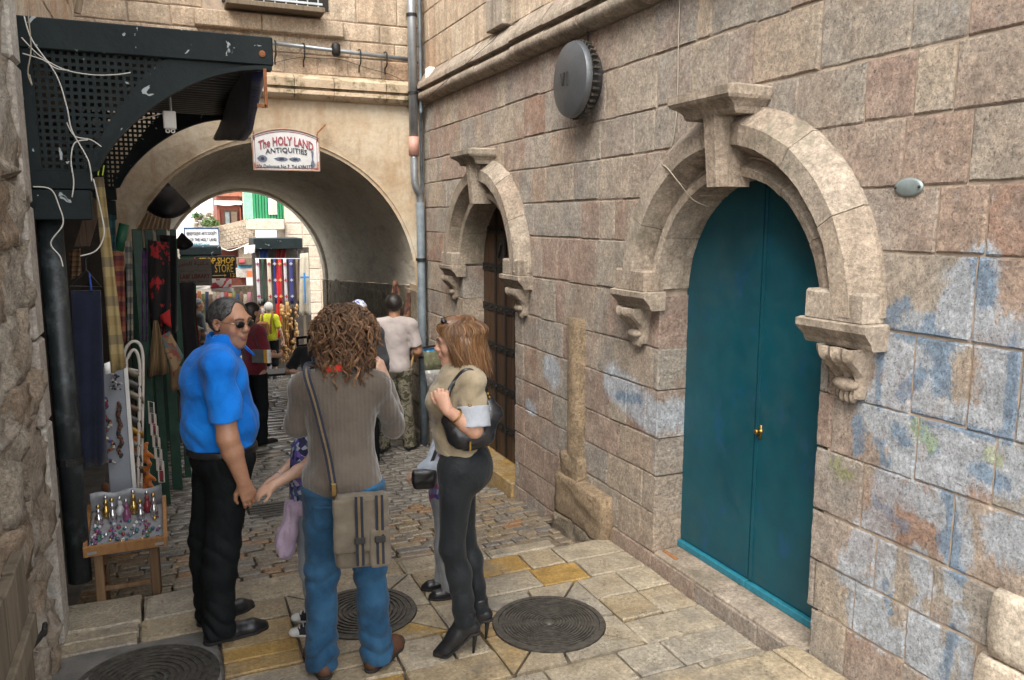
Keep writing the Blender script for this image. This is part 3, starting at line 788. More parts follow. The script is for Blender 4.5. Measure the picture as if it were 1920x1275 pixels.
# barred window, only its foot is in view
wb = MB().box((.66, D0 - .02, 4.3), (1.70, D0 + .05, 5.3)).build('window', m_void, fb)
m_oldwood = _wood('weathered window wood', (.10, .07, .045), (.20, .15, .10), 1, .8)
MB().box((.68, D0 - .26, 4.225), (1.62, D0 + .01, 4.275), .006).build('window_board', m_oldwood, wb)
m_galv = simple('galvanised steel', (.42, .44, .45), .45, .2, 20, metal=.7)
gr = MB()
for i in range(9): gr.tube([(.72 + i*.105, D0 - .22, 4.275), (.72 + i*.105, D0 - .22, 5.2)], .008, 6)
for z in (4.30, 4.62): gr.box((.70, D0 - .23, z), (1.6, D0 - .21, z + .02))
gr.build('window_grille', m_galv, wb)
# ---------------------------------------------------------------- left building: rough near wall, dressed jamb, wall over the canopy
lb = thing('rubble_building', 'rough weathered rubble building along the left edge of the street', 'building', (-.9, 4, 0))
LX = -.62
lcore = MB(); lcore.box((LX - .5, .4, -.3), (LX - .05, 4.62, 5.8)); lcore.box((LX - .5, 4.62, 3.16), (LX - .05, D0, 5.8)); lcore.build('mortar', m_mortar, lb)
z = -.05; k = 0
while z < 4.6:
    h = rnd.uniform(.17, .36); y = 1.3 + rnd.uniform(0, .2)
    while y < 4.4:
        w = rnd.uniform(.18, .46); y2 = min(4.43, y + w); k += 1
        if not (z < .98 and y < 3.35):
            rough_blob('rubble_stone', (LX - .2, y, z), (LX + rnd.uniform(-.02, .02), y2 + .02, z + h + .02), lb, m_rubble, k*1.7, .055, 5)
        y = y2
    z += h
z = 0.0
m_jamb = stone_mat('smooth grey jamb stone', [(0, (.36, .33, .29)), (.5, (.40, .37, .33)), (1, (.33, .29, .25))], bump=.3, pit=False)
while z < 4.6:
    z2 = z + rnd.uniform(.4, .7); MB().box((LX - .2, 4.42, z + .004), (LX + .03, 4.66, z2 - .004), .015).build('jamb_stone', m_jamb, lb); z = z2
for ci in range(5):
    y = 4.66
    while y < 8.68:
        y2 = min(8.69, y + rnd.uniform(.3, .55)); k += 1; us = [y + .004 + (y2-y-.008)*q/4 for q in range(5)]
        z0 = 3.2 + ci*.42
        put_stone('wall_stone', lb, m_upper, stone_verts(us, [z0 + .004]*5, z0 + .416, lambda u, v, n: (LX - .03 + n, u, v), .05, 3, .005, .008, k+4000))
        y = y2
# ================================================================ SDF BODIES: smooth-blended fields meshed by surface nets
V3 = lambda *a: np.array(a, float)
def ncone(p, q, r0, r1=None, k=.03, cut=(0, 0)): return ('cone', V3(*p), V3(*q), r0, r0 if r1 is None else r1, k, cut)
def nell(c, r, k=.03, rot=None, op='add'): return ('ell', V3(*c), V3(*r), k, rot, op)
def nbox(c, h, rd=.01, k=.02, rot=None, op='add'): return ('box', V3(*c), V3(*h), rd, k, rot, op)
def field(prims, h, clips=(), noisef=None, pad=.03, bounds=None):
    lo = np.full(3, 1e9); hi = -lo
    for p in prims:
        if p[0] == 'cone': r = max(p[3], p[4]); lo = np.minimum(lo, np.minimum(p[1], p[2]) - r); hi = np.maximum(hi, np.maximum(p[1], p[2]) + r)
        elif p[-1] == 'add': r = np.max(p[2]) + (p[3] if p[0] == 'box' else 0); r = r * (1.75 if p[0] == 'box' else 1); lo = np.minimum(lo, p[1] - r); hi = np.maximum(hi, p[1] + r)
    if bounds is not None: lo = np.maximum(lo, bounds[0]); hi = np.minimum(hi, bounds[1])
    lo -= pad; hi += pad
    n = np.ceil((hi - lo) / h).astype(int) + 1
    D = np.full(n, .2, np.float32); ax = [lo[i] + h*np.arange(n[i]) for i in range(3)]
    for p in prims:
        if p[0] == 'cone': rr = max(p[3], p[4]); a = np.minimum(p[1], p[2]) - rr; b = np.maximum(p[1], p[2]) + rr; k = p[5]
        else:
            rr = (np.max(p[2]) + (p[3] if p[0] == 'box' else 0)) * (1.75 if p[0] == 'box' else 1); a = p[1] - rr; b = p[1] + rr; k = p[4] if p[0] == 'box' else p[3]
        mg = k + 3*h
        i0 = np.clip(((a - mg - lo)/h).astype(int), 0, n); i1 = np.clip(((b + mg - lo)/h).astype(int) + 2, 0, n)
        if (i1 <= i0).any(): continue
        X = ax[0][i0[0]:i1[0], None, None]; Y = ax[1][None, i0[1]:i1[1], None]; Z = ax[2][None, None, i0[2]:i1[2]]
        if p[0] == 'cone':
            A, B = p[1], p[2]; ab = B - A; L2 = max(float(ab @ ab), 1e-9)
            t0 = ((X-A[0])*ab[0] + (Y-A[1])*ab[1] + (Z-A[2])*ab[2]) / L2; t = np.clip(t0, 0, 1)
            d = np.sqrt((X-A[0]-t*ab[0])**2 + (Y-A[1]-t*ab[1])**2 + (Z-A[2]-t*ab[2])**2) - (p[3] + (p[4]-p[3])*t)
            L = math.sqrt(L2)
            if p[6][0]: d = np.maximum(d, -t0*L)
            if p[6][1]: d = np.maximum(d, (t0-1)*L)
            op = 'add'
        else:
            x, y, z = X - p[1][0], Y - p[1][1], Z - p[1][2]; rot = p[5] if p[0] == 'box' else p[4]; op = p[-1]
            if rot is not None:
                M = np.array(rot).T; x, y, z = M[0,0]*x + M[0,1]*y + M[0,2]*z, M[1,0]*x + M[1,1]*y + M[1,2]*z, M[2,0]*x + M[2,1]*y + M[2,2]*z
            if p[0] == 'ell':
                r = p[2]; k0 = np.sqrt((x/r[0])**2 + (y/r[1])**2 + (z/r[2])**2); k1 = np.sqrt((x/r[0]**2)**2 + (y/r[1]**2)**2 + (z/r[2]**2)**2)
                d = k0*(k0 - 1)/np.maximum(k1, 1e-6)
            else:
                hx = p[2]; qx, qy, qz = np.abs(x) - hx[0] + p[3], np.abs(y) - hx[1] + p[3], np.abs(z) - hx[2] + p[3]
                d = np.sqrt(np.maximum(qx, 0)**2 + np.maximum(qy, 0)**2 + np.maximum(qz, 0)**2) + np.minimum(np.maximum(qx, np.maximum(qy, qz)), 0) - p[3]
        S = D[i0[0]:i1[0], i0[1]:i1[1], i0[2]:i1[2]]
        k = max(k, 1e-4)
        if op == 'add':
            hh = np.maximum(k - np.abs(S - d), 0)/k; S[...] = np.minimum(S, d) - hh*hh*k*.25
        else:
            hh = np.maximum(k - np.abs(S + d), 0)/k; S[...] = np.maximum(S, -d) + hh*hh*k*.25
    G = np.meshgrid(*ax, indexing='ij', sparse=True)
    if noisef is not None: D += noisef(*G).astype(np.float32)
    for c in clips: D = np.maximum(D, c(*G)).astype(np.float32)
    D[0], D[-1] = .1, .1; D[:, 0], D[:, -1] = .1, .1; D[:, :, 0], D[:, :, -1] = .1, .1
    return D, lo
def surfnet(D, lo, h):
    ins = D < 0; n = D.shape
    c = [ins[i:n[0]-1+i, j:n[1]-1+j, k:n[2]-1+k] for i in (0,1) for j in (0,1) for k in (0,1)]
    s = sum(q.astype(np.int8) for q in c); act = (s > 0) & (s < 8)
    idx = np.full(act.shape, -1, np.int32); I = np.argwhere(act); idx[act] = np.arange(len(I))
    pos = np.zeros((len(I), 3)); cnt = np.zeros(len(I))
    offs = [(i, j, k) for i in (0,1) for j in (0,1) for k in (0,1)]
    val = {o: D[I[:,0]+o[0], I[:,1]+o[1], I[:,2]+o[2]] for o in offs}
    for a in offs:
        for d in range(3):
            if a[d]: continue
            b = list(a); b[d] = 1; b = tuple(b); va, vb = val[a], val[b]; m = (va < 0) != (vb < 0)
            t = np.where(m, va/np.where(m, va - vb, 1), 0); q = np.array(a, float)[None].repeat(len(I), 0); q[:, d] += t
            pos[m] += q[m]; cnt[m] += 1
    pos = lo + (I + pos/np.maximum(cnt, 1)[:, None])*h
    F = []
    for d in range(3):
        e1, e2 = (d+1) % 3, (d+2) % 3
        sl0 = [slice(1, n[q]-1) for q in range(3)]; sl1 = list(sl0); sl0[d] = slice(0, n[d]-1); sl1[d] = slice(1, n[d])
        a = ins[tuple(sl0)]; b = ins[tuple(sl1)]
        for m, flip in ((a & ~b, False), (~a & b, True)):
            P = np.argwhere(m); 
            if not len(P): continue
            base = P + 1; base[:, d] -= 1
            def cell(o1, o2):
                q = base.copy(); q[:, e1] -= o1; q[:, e2] -= o2; return idx[q[:,0], q[:,1], q[:,2]]
            quad = np.stack([cell(1,1), cell(0,1), cell(0,0), cell(1,0)], 1)
            if flip: quad = quad[:, ::-1]
            F.append(quad)
    return pos, np.concatenate(F)
def wrinkle(amp, f=(1, 1, 1), seed=0):
    r = np.random.RandomState(seed); W = [(r.uniform(-1, 1, 3)*np.array(f), r.uniform(0, 6.3), r.uniform(.5, 1)) for _ in range(9)]
    def g(X, Y, Z):
        o = 0; wx = .35*np.sin(7*X + 5*Z); wy = .35*np.sin(6*Y + 7*Z + 1)
        for i, (v, ph, a) in enumerate(W):
            s = 20 + 11*i; o = o + 1.6*a*np.sin(s*(v[0]*X + v[1]*Y + v[2]*Z) + ph + 2.2*wx + 2.2*wy)/(1 + .35*i)
        return amp*(.40 - 1.2*np.abs(o/3.2))*1.1
    return g
def sdf_obj(name, prims, h, mat, parent, clips=(), noisef=None, bounds=None, colf=None, smooth=0):
    D, lo = field(prims, h, clips, noisef, bounds=bounds); P, F = surfnet(D, lo, h)
    me = bpy.data.meshes.new(name); me.vertices.add(len(P)); me.vertices.foreach_set('co', P.ravel())
    me.loops.add(F.size); me.loops.foreach_set('vertex_index', F.ravel().astype(np.int32)); me.polygons.add(len(F))
    me.polygons.foreach_set('loop_start', np.arange(0, F.size, 4, dtype=np.int32))
    me.update(calc_edges=True); me.polygons.foreach_set('use_smooth', [True]*len(F))
    if colf is not None:
        ca = me.color_attributes.new('tone', 'FLOAT_COLOR', 'POINT'); c = np.ones((len(P), 4), np.float32); c[:, :3] = colf(P); ca.data.foreach_set('color', c.ravel())
    o = mesh_obj(name, me, mat, parent); return o
def rotz(a): c, s = math.cos(a), math.sin(a); return np.array([[c, -s, 0], [s, c, 0], [0, 0, 1.]])
def rotx(a): c, s = math.cos(a), math.sin(a); return np.array([[1, 0, 0], [0, c, -s], [0, s, c.real]])
def roty(a): c, s = math.cos(a), math.sin(a); return np.array([[c, 0, s], [0, 1, 0], [-s, 0, c]])

def _skin():
    t = NT('skin'); a = t.attr('tone'); n = t.noise(60, 3, .6, t.tc.outputs['Object'])
    c = t.mix(1.0, a, t.ramp(n, [(.3, .9), (.7, 1.06)]), 'MULTIPLY'); t.col(c); t.rough(.48)
    t.b.inputs['Subsurface Weight'].default_value = .08; t.b.inputs['Subsurface Radius'].default_value = (.02, .008, .004)
    t.bump(t.noise(220, 2, .5, t.tc.outputs['Object']), .002, .25); return t.m
m_skin = _skin()
def cloth(name, c, c2=None, rough=.85, weave=0.0, ribs=None, var=.18, sheen=.2, scale=5):
    t = NT(name); v = t.tc.outputs['Object']; n = t.noise(scale, 5, .6, v)
    base = t.ramp(n, [(.3, tuple(x*(1-var) for x in c)), (.7, c2 or tuple(x*(1+var) for x in c))])
    t.b.inputs['Sheen Weight'].default_value = sheen; t.b.inputs['Specular IOR Level'].default_value = .12
    h = t.noise(130, 3, .6, v)
    if ribs:
        w = t.n('ShaderNodeTexWave', wave_type='BANDS', bands_direction=ribs[1]); w.inputs['Scale'].default_value = ribs[0]; w.inputs['Distortion'].default_value = 1.2; w.inputs['Detail'].default_value = 1.0
        t.l(v, w.inputs['Vector']); h = t.math('ADD', h, t.math('MULTIPLY', w.outputs['Fac'], ribs[2] if len(ribs) > 2 else 2.0))
    t.col(base); t.rough(rough); b = t.bump(t.noise(14, 4, .6, v, .8), .02, .35); t.bump(h, .003, .5, b); return t.m

def hand_prims(w, d, pn, side, s=1.0, curl=.5, spread=.12, minr=0.0, thumb=.6):
    """w wrist, d direction of fingers, pn direction the palm faces; side +1 if the thumb lies towards d x pn"""
    w = V3(*w); d = V3(*d)/np.linalg.norm(d); pn = V3(*pn); pn = pn - d*(pn@d); pn /= np.linalg.norm(pn); t = np.cross(d, pn)*side
    P = []; R_ = lambda r: max(r*s, minr)
    lens = [.068, .078, .072, .056]; offs = [.030, .010, -.010, -.029]; base = [.088, .092, .087, .078]
    P.append(ncone(w - d*.01*s, w + d*.05*s, R_(.025), R_(.021), .012))
    for i in range(4):
        kn = w + (d*base[i] + t*offs[i])*s
        P.append(ncone(w + (d*.02 + t*offs[i]*.6)*s, kn, R_(.0165), R_(.0125), .014))
        a = curl*(1 + .12*i) ; dd = d + t*spread*(1.2 - .8*i); dd /= np.linalg.norm(dd); q = kn; L = lens[i]*s
        for f, (fr, ra, rb) in enumerate(((.45, .0095, .0088), (.32, .0086, .0080), (.25, .0078, .0070))):
            an = a*(f + .55); v = dd*math.cos(an) + pn*math.sin(an); e = q + v*L*fr
            P.append(ncone(q, e, R_(ra), R_(rb), .004)); q = e
    b = w + (d*.025 + t*.022 + pn*.008)*s; m = b + (d*.030 + t*.030 + pn*.016*thumb*1.5)*s; e1 = m + (d*.030 + t*.012 + pn*.014)*s; e2 = e1 + (d*.024 + pn*.010*thumb - t*.002)*s
    P += [ncone(b, m, R_(.0165), R_(.013), .014), ncone(m, e1, R_(.0115), R_(.0100), .006), ncone(e1, e2, R_(.0098), R_(.0078), .004)]
    return P
def head_prims(c, M, s=1.0, female=False, beard=0):
    c = V3(*c); f = lambda x, y, z: c + M @ V3(x, y, z)*s; e = lambda x, y, z: V3(x, y, z)*s
    E = lambda p, r, k=.02, rot=None, op='add': nell(f(*p), e(*r), k*s, M if rot is None else M @ rot, op)
    jw = .050 if female else .0605
    P = [E((0, -.012, .038), (.076, .094, .086)), E((0, -.045, .02), (.070, .062, .075), .03), E((0, .035, -.045), (jw, .058, .070), .03), E((0, .030, -.085), (.042 if female else .050, .050, .032), .03),
         E((0, .074, -.098), (.022, .018, .018), .02), E((0, .070, .030), (.055, .030, .035), .02),
         E((.042, .062, -.018), (.022, .024, .026), .02), E((-.042, .062, -.018), (.022, .024, .026), .02)]
    for sx in (-1, 1):
        P.append(E((sx*.033, .103, .014), (.019, .018, .013), .012, None, 'sub'))
        P.append(E((sx*.032, .078, .012), (.0135, .0135, .0125), .003))
        P.append(E((sx*.032, .0835, .021), (.018, .010, .0055), .005)); P.append(E((sx*.032, .082, .002), (.017, .010, .005), .005))
        P.append(ncone(f(sx*.012, .098, .034), f(sx*.052, .084, .036), .0085*s, .007*s, .012*s))
        P.append(E((sx*.012, .099, -.022), (.0095, .011, .0085), .006))
        P.append(E((sx*.077, -.012, .004), (.0085, .024, .033), .006, rotx(-.2))); P.append(E((sx*.083, -.004, .006), (.006, .012, .018), .004, rotx(-.2), 'sub'))
        P.append(E((sx*.078, -.006, -.022), (.008, .011, .012), .005))
    P += [ncone(f(0, .092, .026), f(0, .109, -.014), .0085*s, .0125*s, .012*s), E((0, .109, -.018), (.0125, .010, .0095), .009),
          E((0, .090, -.046), (.024, .014, .012), .012), E((0, .098, -.0515), (.021, .0075, .0052), .004), E((0, .0965, -.0625), (.018, .0075, .0058), .004), E((0, .107, -.0572), (.020, .008, .0018), .002, None, 'sub')]
    return P
def face_tone(c, M, s, skin, lips=(.36, .13, .10), brow=(.03, .02, .015), iris=(.03, .02, .012), stubble=0.0, browk=1.0):
    c = V3(*c); skin = np.array(skin)
    def g(P):
        q = ((P - c) @ M)/s; x, y, z = q.T; T = np.repeat(skin[None], len(P), 0).astype(np.float32)
        front = y > .045
        def blend(w, colr): 
            nonlocal T
            w = np.clip(w, 0, 1)[:, None]; T = T*(1-w) + np.array(colr)*w
        ax = np.abs(x)
        blend(.35*np.exp(-((ax-.045)/.02)**2 - ((z+.018)/.02)**2)*front, (skin[0]*1.05, skin[1]*.72, skin[2]*.66))
        blend(.3*np.exp(-(x/.014)**2 - ((z+.018)/.014)**2)*front, (skin[0]*1.05, skin[1]*.75, skin[2]*.7))
        if stubble: blend(stubble*((z < -.03) & (y > -.03) & ~((np.abs(x) < .02) & (np.abs(z+.057) < .012) & (y > .09)))*np.clip((-.028 - z)/.02, 0, 1)*np.clip((z+.15)/.03, 0, 1), (.09, .065, .055))
        blend(((ax/.0235)**2 + ((z+.057)/.0115)**2 < 1)*(y > .09)*.85, lips)
        blend(1.4*browk*np.exp(-(((z - .0385 + .25*np.abs(ax-.034))/.0048)**2))*((ax > .012) & (ax < .054))*(y > .07), brow)
        ey = ((ax-.032)/.0125)**2 + ((z-.0118)/.0062)**2; m = (ey < 1.0) & (y > .07)
        blend(m*1.0, (.55, .53, .50)); ir = ((ax-.032)**2 + (z-.0118)**2 < .0058**2) & (y > .07); blend(ir*1.0, iris)
        blend(((ey >= 1) & (ey < 1.7) & (z > .011) & (y > .065))*.8, (.03, .02, .018))
        return T
    return g
def norm(v): v = V3(*v); return v/np.linalg.norm(v)
class Human:
    """joints in a local frame: +y ahead, +x to the figure's right, z up, feet on z=0"""
    def __init__(s, H=1.75, h=.006, female=False, **over):
        k = H/1.75; s.k = k; s.h = h; s.H = H; s.female = female
        J = dict(hipL=(-.088, 0, .92), hipR=(.088, 0, .92), kneeL=(-.095, .012, .49), kneeR=(.095, .012, .49), ankL=(-.10, -.025, .085), ankR=(.10, -.025, .085), toeL=(-.125, .13, .03), toeR=(.125, .13, .03),
                 pelvis=(0, -.005, .955), belly=(0, .012, 1.10), chest=(0, .0, 1.295), neck=(0, -.022, 1.475), head=(0, .012, 1.625), shL=(-.178, -.015, 1.405), shR=(.178, -.015, 1.405),
                 elL=(-.235, -.03, 1.12), elR=(.235, -.03, 1.12), wrL=(-.245, .05, .885), wrR=(.245, .05, .885))
        if female:
            for a, f in (('shL', .88), ('shR', .88), ('elL', .92), ('elR', .92)): x, y, z = J[a]; J[a] = (x*f, y, z)
        for a, b in over.items():
            if a in J: J[a] = b
        s.J = {a: V3(*b)*k for a, b in J.items()}; s.headM = np.eye(3)
    def legs(s, add=0.0, thigh=.088, knee=.058, calf=.056, ank=.042, k=.03, hem=None, cut=True):
        J = s.J; P = []; q = s.k
        for a in 'LR':
            hp, kn, an = J['hip'+a], J['knee'+a], J['ank'+a]
            P.append(ncone(hp, kn, thigh*q + add, knee*q + add, k))
            md = kn + (an - kn)*.35 + V3(0, -.012*q, 0)
            P.append(ncone(kn, md, knee*q + add, calf*q + add, k)); e = an if hem is None else V3(an[0], an[1], hem)
            P.append(ncone(md, e, calf*q + add, (ank*q + add) if hem is None else hem_r(s, add, ank), k, (0, 1) if cut and hem is not None else (0, 0)))
        return P
    def torso(s, add=0.0, chest=(.160, .110, .180), belly=(.145, .110, .150), pelvis=(.160, .120, .125), sh=.066, bust=False, k=.06, hump=.0):
        J = s.J; q = s.k; A = V3(add, add, add)
        P = [nell(J['chest'], V3(*chest)*q + A, k), nell(J['belly'], V3(*belly)*q + A, k), nell(J['pelvis'], V3(*pelvis)*q + A, k),
             ncone(J['shL'], J['shR'], sh*q + add, sh*q + add, k), ncone(J['neck'] + V3(0, 0, -.02), J['shL'] + V3(.03, 0, .02)*q, .05*q + add*.6, .048*q + add, .04), ncone(J['neck'] + V3(0, 0, -.02), J['shR'] + V3(-.03, 0, .02)*q, .05*q + add*.6, .048*q + add, .04)]
        if bust:
            for sx in (-1, 1): P.append(nell(J['chest'] + V3(sx*.075, .085, -.02)*q, V3(.062, .055, .062)*q + A, .03))
        return P
    def arm(s, a, add=0.0, r=(.054, .044, .041, .029), upto=1.0, k=.02, fore=True, cut=True):
        J = s.J; q = s.k; S, E, Wr = J['sh'+a], J['el'+a], J['wr'+a]
        if upto <= .5:
            e = S + (E - S)*upto*2; return [ncone(S, e, r[0]*q + add, (r[0] + (r[1]-r[0])*upto*2)*q + add*1.25, k, (0, 1) if cut else (0, 0))]
        P = [ncone(S, E, r[0]*q + add, r[1]*q + add, k)]
        if fore:
            e = E + (Wr - E)*(upto - .5)*2; m = E + (Wr-E)*.3
            if upto > .66: P += [ncone(E, m, r[1]*q + add, r[2]*q*1.03 + add, k), ncone(m, e, r[2]*q*1.03 + add, (r[2] + (r[3]-r[2])*(upto-.5)*2)*q + add, k, (0, 1) if cut else (0, 0))]
            else: P.append(ncone(E, e, r[1]*q + add, r[2]*q + add, k, (0, 1) if cut else (0, 0)))
        return P
    def neck(s, r=.056): 
        J = s.J; q = s.k; hd = J['head'] + s.headM @ V3(0, -.022, -.065)*q
        return [ncone(J['neck'] + V3(0, 0, -.05)*q, hd, (r+.004)*q, (r-.002)*q, .03)]
    def body(s, parent, skin, hands=None, **ft):
        """one continuous skin surface: head, neck, torso core, arms, hands, legs"""
        J = s.J; q = s.k; P = s.torso(-.012) + s.legs(-.006) + s.neck(.048 if s.female else .056)
        ar = (.044, .036, .034, .025) if s.female else (.054, .044, .041, .029)
        if hasattr(s, 'armr'): ar = s.armr
        for a in 'LR': P += s.arm(a, 0, ar, cut=False)
        hs_ = 1.0*q*(.90 if s.female else 1.0)
        hands = hands or {}
        for a in 'LR':
            d, pn, curl = hands.get(a, ((0, .1, -1), (1 if a == 'L' else -1, 0, 0), .45))[:3]
            # thumb side: forward for a hanging hand
            dd = norm(d); p_ = norm(pn); side = 1 if a == 'L' else -1
            P += hand_prims(J['wr'+a], d, pn, side, hs_, curl, minr=s.h*1.15)
        for a in 'LR': P += [ncone(J['ank'+a] + V3(0, 0, .02), J['toe'+a]*.6 + J['ank'+a]*.4 - V3(0, 0, .012), .026*q, .018*q, .02)]
        hp = head_prims(J['head'], s.headM, q*1.0, s.female)
        P += hp
        ft2 = dict(skin=skin); ft2.update(ft)
        return sdf_obj('body', P, s.h, m_skin, parent, colf=face_tone(J['head'], s.headM, q, **ft2))
    def head_local(s):
        c = s.J['head']; M = s.headM; q = s.k
        return lambda X, Y, Z: tuple((M[0, i]*(X-c[0]) + M[1, i]*(Y-c[1]) + M[2, i]*(Z-c[2]))/q for i in range(3))
    def hair_cap(s, parent, mat, grow=.009, line=None, name='hair', noise=0.0, extra=(), below=-.09):
        c = s.J['head']; M = s.headM; q = s.k; f = lambda x, y, z: c + M @ V3(x, y, z)*q
        P = [nell(f(0, -.012, .038), V3(.076, .094, .086)*q + grow, .02, M), nell(f(0, -.045, .02), V3(.070, .062, .075)*q + grow, .03, M)] + list(extra)
        L = s.head_local()
        def clip(X, Y, Z):
            x, y, z = L(X, Y, Z); ax = np.abs(x)
            d1 = (y - .055 - .10*np.maximum(z - .055, -.2)*.0 - np.clip((z - .06)*.9, -.05, .05))   # forehead line
            d2 = np.minimum(y + .005, 1) + np.clip((.045 - z)*1.2, -.06, .12)                             # in front of the ears, below temple
            d2 = np.where(z < .06, y - .03 - (z - .0)*.4, -1.0)
            d3 = below - z + np.clip(y + .05, 0, .2)*1.0
            ear = .030 - np.sqrt((y + .008)**2 + (z - .0)**2) + 0*x
            ear = np.where((ax > .06), ear, -1)
            d = np.maximum(np.maximum(d1, d2), np.maximum(d3, ear))
            if line is not None: d = np.maximum(d, line(x, y, z))
            return d*.9
        nf = wrinkle(noise, (1.5, 1.5, 1.5), 5) if noise else None
        return sdf_obj(name, P, s.h*.85, mat, parent, clips=[clip], noisef=nf)
    def shoes(s, parent, mat, L=.265, name='shoe', sole=None, w=.044, heel=0.0, pointy=False, top=.09):
        J = s.J; q = s.k; out = []
        for a in 'LR':
            an, to = J['ank'+a], J['toe'+a]; d = to - an; d[2] = 0; d /= np.linalg.norm(d); base = V3(an[0], an[1], an[2] - .085*q - heel); hl = V3(0, 0, heel)
            hb = base - d*.045*q; tp = base + d*(L*q - .085*q)
            P = [ncone(hb + V3(0, 0, .036) + hl, base + d*.06*q + V3(0, 0, .034) + hl*.55, .036*q, w*.9*q, .02), ncone(base + d*.06*q + V3(0, 0, .032) + hl*.5, base + d*(L - .135)*q + V3(0, 0, .026), w*q, w*.95*q, .025),
                 ncone(base + d*(L-.135)*q + V3(0, 0, .024), tp + V3(0, 0, .018), w*.92*q, (.016 if pointy else .030)*q, .02),
                 ncone(base - d*.01*q + V3(0, 0, .05) + hl, V3(an[0], an[1], base[2] + top*q) + hl - d*.008, .042*q, .043*q, .03, (0, 1))]
            if heel: P += [ncone(V3(*an) + V3(0, 0, .03), base + d*.05*q + V3(0, 0, .05) + hl*.55, .042*q, .040*q, .03), ncone(base + d*.04*q + V3(0, 0, .045) + hl*.6, base + d*.11*q + V3(0, 0, .028), .040*q, .036*q, .03)]
            z0 = base[2]
            def clip(X, Y, Z, z0=z0, base=base, d=d):
                t = ((X-base[0])*d[0] + (Y-base[1])*d[1])/q
                lift = heel*np.clip((.10 - t)/.13, 0, 1)**1.2 if heel else 0.0
                return z0 + .012 + lift - Z + 0*X
            so = sdf_obj(name, P, min(s.h, .006), mat, parent, clips=[clip]); out.append(so)
            if sole:
                Ps = [ncone(hb + V3(0, 0, .01) + hl, base + d*.06*q + V3(0, 0, .01) + hl*.5, .037*q, w*.93*q, .02), ncone(base + d*.06*q + V3(0, 0, .01) + hl*.5, base + d*(L-.135)*q + V3(0, 0, .01), w*1.02*q, w*.98*q, .02), ncone(base + d*(L-.135)*q + V3(0, 0, .01), tp + V3(0, 0, .01), w*.95*q, (.017 if pointy else .032)*q, .02)]
                def c2(X, Y, Z, z0=z0, base=base, d=d):
                    t = ((X-base[0])*d[0] + (Y-base[1])*d[1])/q
                    lift = heel*np.clip((.10 - t)/.13, 0, 1)**1.2 if heel else 0.0
                    return np.maximum(z0 + lift - Z + 0*X, Z - (z0 + .016 + lift))
                o2 = sdf_obj('sole', Ps, .005, sole, so, clips=[c2])
                if heel:
                    hm = MB(); hm.tube([hb + hl + V3(0, 0, .04), hb + hl*.75 - d*.004, hb + d*.004 + V3(0, 0, .002)], [.024*q, .012*q, .006*q], 8); 
                    mesh_obj('heel', hm.mesh('heel', smooth=True), sole, so)
        return out
def hem_r(s, add, ank): return ank*s.k + add
def person_root(label, loc, rz, group=None):
    r = thing('person', label, 'person', loc, group=group, rotz=rz, local=True); return r
def garment(name, prims, h, mat, parent, zlo=None, zhi=None, wr=.004, wf=(1, 1, .6), seed=1, clips=(), bounds=None):
    cl = list(clips)
    if zlo is not None: cl.append(lambda X, Y, Z: zlo - Z + 0*X)
    if zhi is not None: cl.append(lambda X, Y, Z: Z - zhi + 0*X)
    return sdf_obj(name, prims, h, mat, parent, cl, wrinkle(wr, wf, seed) if wr else None)
# ================================================================ PEOPLE
SK_TAN = (.40, .205, .125); SK_LIGHT = (.50, .30, .215); SK_WOM = (.46, .255, .175); SK_CHILD = (.50, .30, .21)
def lj(px, py, y, root):                  # sight line meets the plane at depth y -> local joint of a rotated person
    w = aty(px, py, y); p = w - root.location; a = -root.rotation_euler.z
    return (p.x*math.cos(a) - p.y*math.sin(a), p.x*math.sin(a) + p.y*math.cos(a), p.z)
def hum(root_H, **k): return Human(root_H, **k)
def gray_hair(name, a, b, f=60):
    t = NT(name); v = t.tc.outputs['Object']; n = t.noise(f, 4, .7, t.scale(v, (1, .25, .6)), 1.0); t.col(t.ramp(n, [(.4, a), (.68, b)])); t.rough(.42); t.bump(n, .006, .7); return t.m
m_black_hair = gray_hair('greying black hair', (.012, .011, .011), (.085, .082, .080)); m_dark_hair = gray_hair('dark hair', (.012, .009, .008), (.035, .026, .02))
m_blue = cloth('blue cotton shirt', (.004, .15, .62), (.010, .22, .78), .8, sheen=.1); m_blacktr = cloth('black trousers', (.005, .006, .007), (.010, .012, .013), .8, sheen=0)
m_leather = simple('black leather', (.013, .013, .015), .32, .3, 30, .15); m_sole = simple('black rubber sole', (.015, .014, .014), .8)
# ---- man in the blue shirt
root = person_root('man in bright blue shirt, black trousers and sunglasses holding a child by the hand', atz(408, 1183, 0), R(-70))
yb = root.location.y
h = Human(1.80, .006, elR=(0, 0, 0)); 
J = h.J
Lj = lambda px, py, dy=0: V3(*lj(px, py, yb + dy, root))
J['pelvis'] = Lj(417, 852); J['belly'] = Lj(413, 792); J['chest'] = Lj(403, 722); J['neck'] = Lj(415, 645)
J['shR'] = Lj(410, 688, -.19); J['elR'] = Lj(427, 822, -.25); J['wrR'] = Lj(456, 903, -.22); J['shL'] = Lj(404, 680, .19)
J['hipR'] = J['pelvis'] + V3(.09, 0, -.03); J['hipL'] = J['pelvis'] + V3(-.09, 0, -.03)
J['elL'] = V3(-.22, .13, 1.15); J['wrL'] = V3(-.16, .22, .95)
J['head'] = Lj(431, 606)
J['ankL'] = V3(-.12, .02, .085); J['toeL'] = V3(-.13, .2, .03); J['ankR'] = V3(.10, -.03, .085); J['toeR'] = V3(.13, .14, .03)
h.headM = rotz(R(-70)) @ rotx(R(-5)); h.armr = (.056, .050, .047, .033)
h.body(root, SK_TAN, {'R': ((.05, .30, -.95), (-.9, .25, .1), .42), 'L': ((.3, .5, -.8), (.8, 0, .2), .5)}, stubble=.28, lips=(.30, .12, .095))
